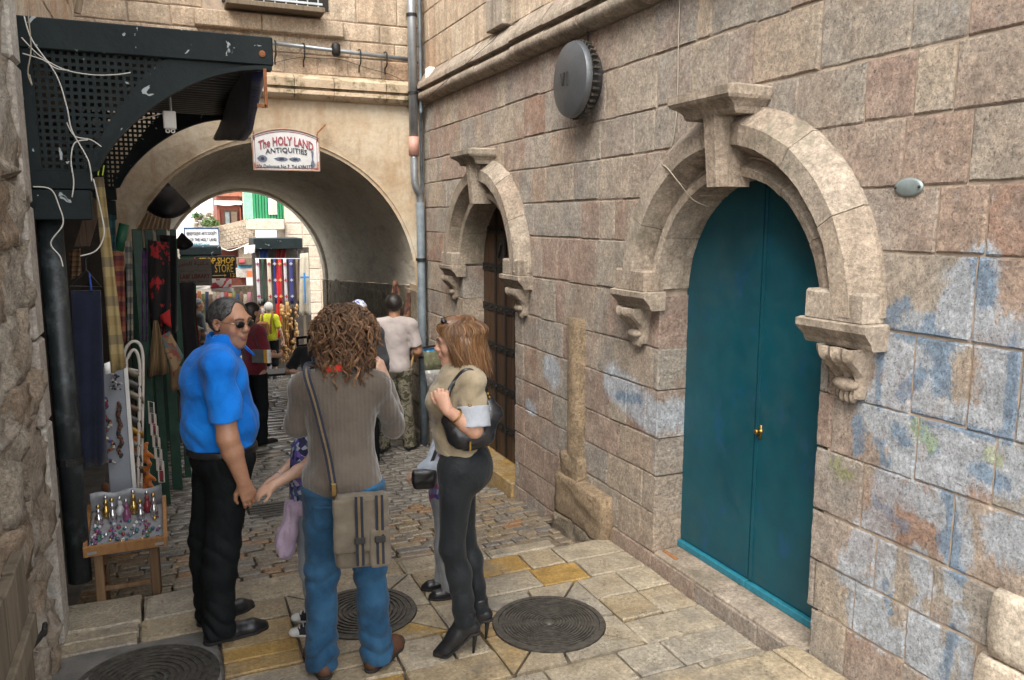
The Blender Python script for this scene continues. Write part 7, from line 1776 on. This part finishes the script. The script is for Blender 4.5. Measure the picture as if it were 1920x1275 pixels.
# half-round black awnings and tin sheet inside the passage
m_blackcanvas = simple('black canvas awning', (.016, .016, .02), .6, .3, 12)
for i, (cx_, cy_, w_, y, lab) in enumerate(((318, 388, 42, 8.3, 'black fan-shaped awning nearest the passage mouth'), (344, 458, 20, 11.5, 'smaller black awning in the middle of the passage'), (325, 492, 18, 13.0, 'smallest black awning deep in the passage'))):
    aw = thing('half_round_awning', lab, 'awning', A(cx_, cy_, y), group='black half-round awnings'); pts = []
    tip, l_, r_ = A(cx_ - 3, cy_ - w_*1.0, y), A(cx_ - w_, cy_ + w_*.12, y - .1), A(cx_ + w_*.92, cy_ + w_*.02, y - .1); bot = A(cx_, cy_ + w_*.48, y - .25)
    def fn(u, v, tip=tip, l_=l_, r_=r_, bot=bot): 
        e = l_.lerp(r_, u); e = e + (bot - l_.lerp(r_, .5))*(4*u*(1-u)); return tuple(tip.lerp(e, v) + Vector((0, -.10*math.sin(v*math.pi), 0)))
    fix_normals(MB().slab(fn, 10, 6, (0, .03, .02)).build('canvas', m_blackcanvas, aw, True)); MB().tube(smooth_path([Vector(fn(u/6, 1)) for u in range(7)], 2), .008, 5).build('hoop', m_iron, aw)
m_tin = simple('rusty corrugated tin', (.25, .15, .07), .5, .4, 8, metal=.4)
a, b, c, d = A(262, 398, 9.2), A(322, 402, 10.5), A(318, 432, 10.5), A(245, 436, 9.2)
tn = MB().grid(lambda u, v: tuple(a.lerp(b, u).lerp(d.lerp(c, u), v) + Vector((0, 0, .015*math.sin(u*50)))), 48, 2); o = tn.build('tin_sheet', m_tin, None, True); tag(o, 'rusty corrugated tin sheet roofing the shop doors inside the passage', 'roof sheet')
# scarves, sticks and maps by the drainpipe
m_brocade = _floral('brown brocade', [(.10, .04, .025), (.045, .02, .015), (.19, .09, .045), (.07, .03, .02), (.14, .05, .035)], 22)
hang('brocade_scarf', 'brown brocade scarf hanging on the passage wall left of the other', 'scarf', [(738, 526), (746, 526), (762, 640), (722, 640)], 9.2, m_brocade, .03, .02)
hang('brocade_scarf', 'brown brocade scarf hanging closest to the drainpipe', 'scarf', [(766, 545), (775, 545), (788, 655), (748, 640)], 9.0, m_brocade, .03, .02, 8, 12)
o = MB().tube([A(783, 628, 8.45), A(768, 700, 8.35)], .012, 6).build('broom_handle', simple('bamboo', (.50, .34, .14), .5), None, True); tag(o, 'pale wooden stick leaning beside the drainpipe', 'stick')
def _map(name, top, bot):
    t = NT(name); sep = t.n('ShaderNodeSeparateXYZ'); t.l(t.tc.outputs['Generated'], sep.inputs[0]); g_ = t.ramp(t.noise(24, 5, .7), [(.35, tuple(x*.45 for x in bot)), (.6, bot), (.72, (.55, .55, .5))]); t.col(t.mix(t.ramp(sep.outputs[2], [(.80, 0.0), (.86, 1.0)]), g_, top)); t.rough(.3); return t.m
hang('map_packet', 'plastic packet of maps with a blue header hanging by the drainpipe, upper one', 'map', [(794, 655), (829, 650), (832, 692), (797, 694)], 7.75, _map('landscape print', (.03, .22, .45), (.20, .20, .12)), .012, .004, 3, 3)
hang('map_packet', 'plastic packet of floral prints hanging below the blue-headed one', 'map', [(797, 695), (832, 693), (832, 722), (803, 730)], 7.74, _map('flower print', (.3, .3, .28), (.30, .28, .27)), .012, .004, 3, 3)
cp2 = thing('map_clip', 'black clip rail from which the map packets hang', 'clip', A(812, 648, 7.75)); MB().bar(A(793, 652, 7.74), A(832, 646, 7.74), .02).build('rail', m_iron, cp2)
for px in (800, 822): MB().bar(A(px, 648, 7.74), A(px + 1, 634, 7.74), .02).build('clip', m_iron, cp2)

for lab, poly, y, c_ in (('rust red striped shawl hanging behind the tan scarf', [(206, 470), (232, 474), (236, 640), (214, 640)], 6.0, [(.20, .04, .03), (.10, .03, .03), (.25, .10, .05)]), ('grey and cream striped shawl hanging left of the green shutters', [(234, 452), (247, 452), (250, 640), (238, 640)], 6.4, [(.20, .19, .17), (.10, .10, .10), (.28, .25, .20)]),
                         ('dark teal shawl hanging under the canopy back bracket', [(196, 400), (216, 404), (220, 560), (200, 560)], 6.2, [(.02, .07, .08), (.015, .04, .05)]), ('brown woven bag hanging under the wooden board', [(128, 470), (150, 466), (152, 520), (132, 524)], 5.6, [(.14, .08, .04), (.09, .05, .025), (.18, .11, .06)]), ('purple shawl hanging between the shutters', [(262, 470), (276, 470), (278, 640), (266, 640)], 7.0, [(.08, .03, .10), (.05, .02, .07)])):
    hang('hanging_shawl', lab, 'shawl', poly, y, striped(lab[:18], c_, 2, 6), .03, .018, group='shawls hanging in the shop')
# ================================================================ BEYOND THE PASSAGE
# left: shop fronts of the passage, signs
m_backdark = simple('dark green shop front', (.012, .03, .022), .7, .4, 6)
ps_ = thing('passage_shops', 'dark green shop fronts along the left side of the passage', 'shop', (.0, 12, -.7))
for i, (y0, y1) in enumerate(((8.75, 10.4), (10.5, 12.3), (12.4, 14.2), (14.3, 16.0))):
    x = -.12 + .055*(y0 - 8.7); g = gz(0, y0)
    MB().box((x - .25, y0, g - .1), (x, y1, g + 2.25), .01).build('shutter_leaf', m_green, ps_)
    for k in range(5): MB().box((x, y0 + .1 + k*.3, g + .1), (x + .02, y0 + .14 + k*.3, g + 2.1)).build('rib', m_backdark, ps_)
rg = random.Random(21)
goods = [('black velvet dress', (.012, .010, .012)), ('dark green robe', (.02, .045, .03)), ('brown leather bag', (.12, .06, .03)), ('dark red shawl', (.14, .015, .02)), ('navy robe', (.015, .02, .05)), ('grey scarf', (.12, .12, .12)), ('ochre scarf', (.30, .18, .05))]
for i in range(7):
    n_, c_ = goods[i]; y = 9.2 + i*.9; px = [336, 341, 338, 347, 343, 350, 349][i]; x0 = aty(px, 560, y).x
    a_ = Vector((x0 - .12, y, gz(0, y) + 1.95)); o = MB().slab(lambda u, v: (a_.x + .26*u + .01*math.sin(v*8), a_.y + .03*math.sin(u*9), a_.z - (.9 + .1*(i % 3))*(1 - v)), 6, 8, (0, .03, 0)).build('hanging_garment', cloth(n_ + ' cloth', c_), None, True); fix_normals(o); tag(o, n_ + ' hanging along the left side of the passage', 'garment', 'goods hanging in the passage')
def flat_sign(lab, px0, py0, px1, py1, y, mat, th=.03, framem=None, name='sign_board'):
    a, b = aty(px0, py0, y), aty(px1, py1, y); c = (a + b)/2; w, h_ = abs(b.x - a.x), abs(a.z - b.z)
    s = thing(name, lab, 'sign', c, local=True); board(s, w, h_, mat, th)
    if framem:
        f_ = MB(); f_.tube([(-w/2, 0, -h_/2), (w/2, 0, -h_/2), (w/2, 0, h_/2), (-w/2, 0, h_/2)], .022, 4, closed=True); mesh_obj('frame', f_.mesh('frame'), framem, s)
    return s, w, h_
m_navyf = simple('navy frame', (.02, .06, .14), .5); m_signw = simple('white sign panel', (.72, .72, .73), .5, .05); m_bsign = simple('black sign panel', (.010, .011, .012), .5); m_gold = simple('gold sign paint', (.62, .38, .06), .5, .2); m_brownsign = simple('brownish grey sign panel', (.26, .225, .19), .6, .15, 20); m_brick = simple('brick red lettering', (.20, .04, .03), .6); m_teal_l = simple('teal lettering', (.02, .22, .26), .6)
s, w, h_ = flat_sign('white sign of the benevolent arts society in a navy frame above the stalls', 345, 428, 411, 461, 17.6, m_signw, .05, m_navyf)
put_text(s, 'BENEVOLENT ARTS SOCIETY', m_signblack, 0, h_*.22, w=w*.88, hgt=h_*.20, bold=0, y=-.012); put_text(s, 'OF THE HOLY LAND', m_signblack, w*.04, -h_*.12, w=w*.78, hgt=h_*.19, bold=0, y=-.012); put_text(s, 'FREDAH', m_teal_l, -w*.02, -h_*.40, w=w*.44, hgt=h_*.15, bold=0, y=-.012)
s, w, h_ = flat_sign('black shop sign with gold lettering and an arrow', 366, 481, 443, 521, 16.6, m_bsign, .05)
put_text(s, 'STOP.SHOP', m_gold, w*.03, h_*.30, w=w*.90, hgt=h_*.28, bold=.02, y=-.012); put_text(s, 'STORE', m_gold, w*.20, -h_*.05, w=w*.46, hgt=h_*.36, y=-.012); put_text(s, '12', m_gold, w*.41, -h_*.36, hgt=h_*.17, y=-.012)
ar = MB(); ar.bar((-w*.1, -.014, -h_*.37), (w*.2, -.014, -h_*.37), .012); ar.prism([(w*.2, -h_*.43), (w*.25, -h_*.37), (w*.2, -h_*.31)], lambda u, v, t: (u, t, v), -.018, -.008); fix_normals(mesh_obj('arrow', ar.mesh('arrow'), m_gold, s)); 
mesh_obj('red_mark', MB().box((-w*.52, -.02, h_*.20), (-w*.50, -.005, h_*.48)).mesh('mark'), simple('red edge', (.55, .05, .02), .6), s)
s, w, h_ = flat_sign('brownish Arabic library sign hanging in the shade of the passage', 325, 486, 398, 535, 12.4, m_brownsign, .03, None)
put_text(s, 'LABI\' LIBRARY', m_brick, w*.05, -h_*.14, w=w*.80, hgt=h_*.17, bold=.03, y=-.008); put_text(s, 'Maps, Books, Stationery', m_brick, w*.04, -h_*.34, w=w*.78, hgt=h_*.10, bold=.01, y=-.008)
def arabic(line): return line
ar_txt = '\uFEE3\uFEDC\uFE98\uFE92\uFE94 \uFE8D\uFEDF\uFEC4\uFE92\uFEF2'[::-1]
put_text(s, ar_txt, m_brick, 0, h_*.30, w=w*.84, hgt=h_*.22, bold=.012, y=-.008); put_text(s, '\uFE97\uFEBC\uFEEE\uFEF3\uFEAE \u2022 \uFEFB\uFEE3\uFEF4\uFEE8\uFEE6 \u2022 \uFEEB\uFEAA\uFE8D\uFEF3\uFE8E'[::-1], m_brick, 0, h_*.06, w=w*.7, hgt=h_*.09, y=-.008)
bx = thing('awning_box', 'dark green metal awning box under the white society sign', 'awning', aty(372, 474, 17.4)); a, b = aty(336, 462, 17.4), aty(415, 478, 17.4)
MB().box((a.x, 17.3, b.z), (b.x, 17.9, a.z), .02).build('box', m_canopy, bx); MB().box((a.x, 17.35, b.z - .20), (a.x + (b.x - a.x)*.9, 17.45, b.z)).build('mesh_panel', m_green, bx)
def rug(lab, poly, y, cols, sc_): return hang('rug', lab, 'rug', poly, y, _floral(lab[:20], cols, sc_), .03, .01, group='rugs over the far stalls')
rug('red and white patterned rug hanging under the black sign', [(394, 518), (434, 520), (434, 540), (394, 541)], 16.9, [(.36, .03, .05), (.42, .05, .07), (.55, .48, .44), (.33, .03, .05)], 12)
hang('white_fringe', 'white fringed edge of an awning below the rug', 'awning', [(352, 536), (397, 537), (397, 543), (352, 542)], 17.2, m_white, .02, .01); hang('white_fringe', 'white fringe hanging under the red patterned rug', 'fringe', [(396, 541), (438, 540), (438, 547), (396, 547)], 16.95, m_white, .02, .01)
# right stall with church stoles
stl = thing('stole_stall', 'market stall with dark metal canopy selling church stoles beyond the passage', 'stall', aty(520, 600, 18.8))
a, b = aty(474, 447, 18.6), aty(566, 466, 18.6); MB().box((a.x, 18.5, b.z), (b.x, 19.6, a.z), .01).build('canopy', m_canopy, stl)
MB().box((a.x + .05, 19.5, gz(2.5, 19)), (b.x + .3, 19.6, b.z)).build('back_wall', m_shopwall, stl); MB().tube([aty(478, 485, 18.3), aty(562, 485, 18.3)], .012, 6).build('rail', m_galv, stl); MB().bar(aty(566, 470, 18.6), (aty(566, 470, 18.6).x, 18.6, gz(3, 18.6)), .06).build('post', m_greywood, stl)
for x_ in (480, 560): MB().tube([aty(x_, 485, 18.3), Vector((aty(x_, 485, 18.3).x, 18.6, b.z))], .01, 5).build('bracket', m_iron, stl)
W_ = simple('white satin', (.60, .58, .58), .7, .08); stoles = [(479, 489, 'white', (.58, .56, .58), (.28, .03, .09)), (490, 498, 'dark green', (.012, .05, .03), None), (500, 511, 'cream', (.50, .43, .33), (.30, .03, .05)), (512, 520, 'dark blue', (.012, .02, .14), (.35, .35, .4)), (521, 530, 'crimson', (.38, .012, .02), (.5, .3, .1)), (531, 540, 'pale grey', (.46, .43, .44), (.33, .03, .06)), (541, 552, 'indigo', (.03, .03, .13), (.3, .3, .38)), (554, 562, 'brown', (.12, .08, .05), None)]
for x0, x1, n_, c_, cc in stoles:
    y = 18.28; a_, b_ = aty(x0, 485, y), aty(x1, 569, y); cen = (a_ + b_)/2; so = thing('church_stole', n_ + ' church stole hanging from the rail of the right stall', 'stole', Vector((cen.x, y, b_.z)), group='church stoles on the rail')
    fix_normals(MB().slab(lambda u, v: (a_.x + (b_.x - a_.x)*u, y + .012*math.sin(u*6 + v*4), b_.z + (a_.z - b_.z)*v), 4, 8, (0, .015, 0)).build('cloth', simple(n_ + ' satin', c_, .7, .12, 30), so, True))
    if cc:
        cm_ = simple(n_ + ' stole cross', cc, .7)
        for k in range(3):
            z = a_.z - (.12 + .38*k)*(a_.z - b_.z)*.95; d_ = .035; mb = MB(); mb.box((cen.x - .012, y - .022, z - d_), (cen.x + .012, y - .014, z + d_)); mb.box((cen.x - d_, y - .0235, z - .012), (cen.x + d_, y - .0145, z + .012)); mb.build('cross', cm_, so)
hang('red_banner', 'long bright red banner with white writing hanging down by the stoles', 'banner', [(519, 455), (528, 460), (530, 640), (518, 630)], 18.9, simple('scarlet banner', (.60, .015, .012), .8), .02, .02)
hang('priest_robe', 'cream priest robe with a blue cross hanging at the stall post', 'robe', [(563, 476), (578, 474), (584, 590), (562, 592)], 17.6, cloth('cream linen', (.42, .37, .29), (.50, .45, .36)), .06, .03)
c = aty(571, 520, 17.5); rc = MB(); rc.box((c.x - .018, 17.50, c.z - .55), (c.x + .018, 17.51, c.z + .10)); rc.box((c.x - .09, 17.498, c.z - .02), (c.x + .09, 17.508, c.z + .02)); o = rc.build('robe_cross', simple('blue appliqué', (.03, .18, .42), .8), None); tag(o, 'blue cross appliqué on the cream robe', 'cross')
hang('white_shirts', 'white cloths hanging from the left end of the stall canopy', 'cloth', [(458, 461), (478, 459), (478, 474), (458, 477)], 18.4, m_white, .03, .02); hang('navy_shirt', 'navy shirt on a hanger under the stall canopy', 'shirt', [(486, 468), (503, 466), (503, 485), (487, 485)], 18.7, cloth('navy jersey', (.015, .03, .10)), .05, .02)
hang('dark_red_coat', 'dark red coat hanging at the top of the stall', 'coat', [(523, 462), (537, 462), (536, 486), (522, 486)], 18.8, cloth('dark red wool', (.14, .015, .015)), .06, .02)
m_olive = _wood('olive wood', (.20, .10, .03), (.42, .24, .09), 2, .4)
rg = random.Random(31); ow = MB()
for i in range(150): 
    px, py = rg.uniform(527, 558), rg.uniform(575, 680); c = aty(px, py, 17.8 + rg.uniform(-.2, .2)); ow.ell(c, (rg.uniform(.02, .05), rg.uniform(.02, .05), rg.uniform(.02, .07)), 6, 5)
o = ow.build('olive_wood_carvings', m_olive, None, True); tag(o, 'heap of olive wood carvings and beads in front of the right stall', 'carvings', kind='stuff')
for i, (x0, x1, t0, t1) in enumerate(((528, 533, 572, 660), (536, 541, 566, 650), (544, 552, 572, 648))):
    hang('bead_bunch', ['bunch of wooden rosaries hanging at the left of the carvings', 'bunch of pale wooden rosaries hanging in the middle', 'dark bunch of wooden rosaries hanging at the right'][i], 'rosaries', [(x0, t0), (x1, t0), (x1 + 1, t1), (x0 - 1, t1)], 17.7, m_olive if i != 2 else m_plank, .06, .02, 8, 10)
tb = thing('low_table', 'low wooden table with olive wood goods at the foot of the stall', 'table', at_depth(527, 13.8)); p = tb.location
MB().box((p.x - .35, p.y - .25, p.z + .42), (p.x + .35, p.y + .25, p.z + .46), .006).build('table_top', m_plank, tb)
for sx in (-.3, .3):
    for sy in (-.2, .2): MB().bar((p.x + sx, p.y + sy, p.z), (p.x + sx, p.y + sy, p.z + .42), .045).build('leg', m_plank, tb)
def chair(lab, p, rz):
    c = thing('wooden_chair', lab, 'chair', p, rotz=rz, local=True, group='dark wooden chairs by the jamb')
    for sx in (-1, 1):
        for sy in (-1, 1): mesh_obj('leg', MB().bar((sx*.19, sy*.18, 0), (sx*.19, sy*.18, .45 if sy < 0 else .95), .035).mesh('leg'), m_iron, c)
    mesh_obj('seat', MB().box((-.21, -.2, .44), (.21, .2, .47)).mesh('seat'), m_plank, c)
    for z in (.6, .74, .9): mesh_obj('back_slat', MB().box((-.18, .17, z), (.18, .19, z + .05)).mesh('slat'), m_plank, c)
chair('dark wooden chair stacked at the passage end near the olive wood', at_depth(583, 15.3), R(20)); chair('second dark wooden chair standing closer to the far jamb', at_depth(595, 14.6), R(-15))
# far buildings
m_bayred = simple('red-brown painted timber', (.20, .055, .035), .7, .25, 8); m_farstone = stone_mat('pale far masonry', [(0, (.46, .38, .29)), (.5, (.52, .44, .36)), (1, (.44, .35, .26))], bump=.4)
fbld = thing('bay_window_house', 'house with a red-brown timber bay window over a stone wall at the street end', 'house', aty(430, 480, 30)); Y = 30.
def fbox(px0, py0, px1, py1, y0, y1, name, mat, parent): a, b = aty(px0, py0, y0), aty(px1, py1, y0); return MB().box((a.x, y0, b.z), (b.x, y1, a.z)).build(name, mat, parent)
bay = fbox(405, 360, 452, 423, 29.2, 31.5, 'bay', m_bayred, fbld); fbox(402, 376, 453, 384, 29.0, 29.3, 'eave_board', m_white, bay); fbox(405, 357, 455, 368, 29.05, 29.3, 'roof_edge', simple('red tiles', (.35, .12, .07), .8, .3, 12), bay)
wn_ = fbox(419, 394, 447, 421, 29.1, 29.21, 'window', m_plank, fbld); fbox(422, 398, 431, 420, 29.06, 29.12, 'pane', simple('window glass', (.16, .19, .20), .15), wn_); fbox(433, 397, 445, 420, 29.06, 29.12, 'shutter', simple('brown shutter', (.12, .085, .06), .7), wn_)
fbox(409, 392, 413, 424, 29.08, 29.25, 'pilaster', m_bayred, bay); fbox(449, 388, 453, 420, 29.08, 29.25, 'pilaster', m_bayred, bay)
k = 0
for j in range(7):                                          # sloping stone wall of the stair arch, in courses
    for i in range(10):
        x0 = 404 + i*7.2 + (j % 2)*3.2; t = i/9; ytop = 430 - 14*t; hgt = 38/7; y0 = ytop + j*hgt
        a_, b_ = aty(x0, y0, 28.6), aty(x0 + 7.0, y0 + hgt*.96, 28.6); MB().box((a_.x + .01, 28.64 + .02*rnd.random(), b_.z + .004), (b_.x - .006, 29, a_.z - .004), .006).build('stone', m_farstone, fbld)
a, b = aty(402, 426, 28.72), aty(480, 470, 28.72); MB().prism([(a.x, b.z), (b.x, b.z + .25), (b.x, a.z + .32), (a.x, a.z)], lambda u, v, t: (u, t, v), 28.67, 29.1); fix_normals(MB().prism([(a.x, b.z), (b.x, b.z + .25), (b.x, a.z + .32), (a.x, a.z)], lambda u, v, t: (u, t, v), 28.67, 29.1).build('mortar', m_farstone, fbld))
fbox(404, 455, 462, 535, 29.3, 31, 'lower_wall', m_bayred, fbld); fbox(455, 358, 464, 420, 28.8, 31, 'corner_pier', m_farstone, fbld); fbox(446, 440, 475, 520, 28.9, 30, 'pier', m_farstone, fbld)
hd_ = fbox(345, 540, 480, 640, 31.2, 31.6, 'ground_wall', m_dark, fbld)
rh = thing('garden_wall', 'grey stone terrace wall with a green bush below the white sky', 'wall', aty(385, 420, 32)); 
for j in range(4):
    for i in range(6): a_, b_ = aty(364 + i*8, 408 - i*3.4 + j*10, 32), aty(371.5 + i*8, 417 - i*3.4 + j*10, 32); MB().box((a_.x, 31.9 + .05*rnd.random(), b_.z), (b_.x, 32.6, a_.z), .02).build('stone', m_dark if (i+j) % 2 else m_farstone, rh)
def bush(lab, px, py, y, r, n, nm='bush'):
    c = aty(px, py, y); b = thing(nm, lab, 'plant', c); lf = MB(); rg2 = random.Random(int(px))
    for i in range(n):
        d = Vector((rg2.gauss(0, 1), rg2.gauss(0, 1), abs(rg2.gauss(0, 1)))).normalized()*r*rg2.uniform(.3, 1); q = c + d; e = Vector((rg2.uniform(-1, 1), rg2.uniform(-1, 1), rg2.uniform(-.2, 1)))*.09; f_ = Vector((rg2.uniform(-1, 1), rg2.uniform(-1, 1), rg2.uniform(-1, 1)))*.035; lf.add([q - e*.5, q + f_, q + e, q - f_], [(0, 1, 2, 3)])
    lf.build('foliage', simple('leaf green', (.06, .11, .025), .6, .4, 8), b); MB().tube([c, c + Vector((0, 0, r*.7))], .02, 5).build('stem', m_plank, b)
bush('small green bush growing on the terrace wall', 394, 424, 28.4, .33, 260); bush('tuft of leaves at the left end of the terrace wall', 370, 408, 31.8, .22, 140)
gbx = thing('green_shed', 'bright green corrugated metal box room overhanging the street on a stone ledge', 'building', aty(497, 385, 26))
a, b = aty(472, 350, 26), aty(540, 410, 26); m_brightgreen = simple('bright green sheet metal', (.012, .20, .075), .5, .12, 6); m_palegreen = simple('pale green corner post', (.20, .42, .28), .6)
n_ = 12
for i in range(n_): x0 = a.x + (b.x - a.x)*i/n_; MB().box((x0 + .012, 25.97 + .03*(i % 2), b.z), (x0 + (b.x - a.x)/n_ - .008, 26.1, a.z)).build('sheet_panel', m_brightgreen, gbx)
MB().box((a.x - .25, 25.95, b.z), (a.x, 26.2, a.z)).build('corner_post', m_palegreen, gbx); MB().box((a.x, 26.2, b.z), (b.x + 2, 29, a.z + 1)).build('room', m_farstone, gbx)
wn2 = fbox(503, 372, 520, 402, 25.9, 26.0, 'window', m_white, gbx); fbox(507, 374, 519, 398, 25.86, 25.92, 'pane', simple('beige blind', (.5, .42, .32), .8), wn2)
a, b = aty(466, 411, 25.6), aty(534, 431, 25.6); MB().box((a.x, 25.6, b.z), (b.x, 26.6, a.z), .03).build('ledge', m_farstone, gbx)
rw = thing('far_right_building', 'pale stone building on the right side of the street beyond the passage', 'building', aty(590, 500, 24)); a = aty(534, 420, 25.9)
MB().box((a.x, 25.9, -3), (a.x + 4, 28, 5)).build('wall', m_farstone, rw)
k_ = 0
for j in range(9):
    for i in range(5): MB().box((a.x + .02 + i*.52, 25.86 + .03*rnd.random(), -.8 + j*.36), (a.x + .52 + i*.52, 25.95, -.46 + j*.36), .015).build('stone', m_farstone, rw)
lw2 = thing('far_left_building', 'dim stone building on the left side of the street beyond the passage', 'building', (-.5, 20, -1)); MB().box((-3, 16.05, -4), (.10, 30, 1.9)).build('wall', m_farstone, lw2)
for i in range(6): y = 16.3 + i*1.1; MB().box((.101, y, gz(0, y) - .1), (.16, y + .9, gz(0, y) + 2.1), .01).build('shutter_leaf', m_green, lw2)
lb2 = thing('side_house', 'pale rendered house on the left behind the society sign', 'house', aty(356, 445, 27)); fbox(300, 452, 404, 560, 27, 29, 'wall', m_farstone, lb2); gp = fbox(361, 398, 365, 452, 26.9, 27.1, 'green_post', m_palegreen, lb2)
ms = thing('car_stall', 'white stall counter with a red and blue poster under the far wall', 'stall', aty(455, 505, 24)); fbox(446, 484, 480, 496, 24, 24.6, 'awning', m_greywood, ms); fbox(446, 496, 477, 503, 24.2, 24.4, 'poster', simple('blue poster', (.08, .30, .45), .6), ms); fbox(448, 486, 459, 492, 23.95, 24.0, 'red_print', simple('red print', (.5, .08, .10), .6), ms); fbox(430, 504, 472, 519, 24.1, 24.5, 'counter', m_jamb, ms); fbox(463, 508, 473, 519, 24.0, 24.1, 'orange_box', simple('orange box', (.55, .12, .04), .6), ms)
cable('cross_wire', 'white wire strung across the street in front of the bay window', [aty(405, 383, 27.5), aty(430, 385, 27.5), aty(462, 378, 27.5)], .03, m_white)
cable('cross_wire', 'thin white wires drooping below the stone stair wall', [aty(410, 462, 25), aty(430, 470, 25), aty(455, 462, 25), aty(470, 455, 25)], .02, m_white)
rg = random.Random(77); fcols = [('grey', (.35, .33, .32)), ('red', (.4, .04, .05)), ('orange', (.55, .2, .05)), ('olive', (.2, .2, .06)), ('navy', (.03, .05, .12)), ('brown', (.18, .10, .06)), ('cream', (.45, .38, .28)), ('pink', (.5, .2, .25))]
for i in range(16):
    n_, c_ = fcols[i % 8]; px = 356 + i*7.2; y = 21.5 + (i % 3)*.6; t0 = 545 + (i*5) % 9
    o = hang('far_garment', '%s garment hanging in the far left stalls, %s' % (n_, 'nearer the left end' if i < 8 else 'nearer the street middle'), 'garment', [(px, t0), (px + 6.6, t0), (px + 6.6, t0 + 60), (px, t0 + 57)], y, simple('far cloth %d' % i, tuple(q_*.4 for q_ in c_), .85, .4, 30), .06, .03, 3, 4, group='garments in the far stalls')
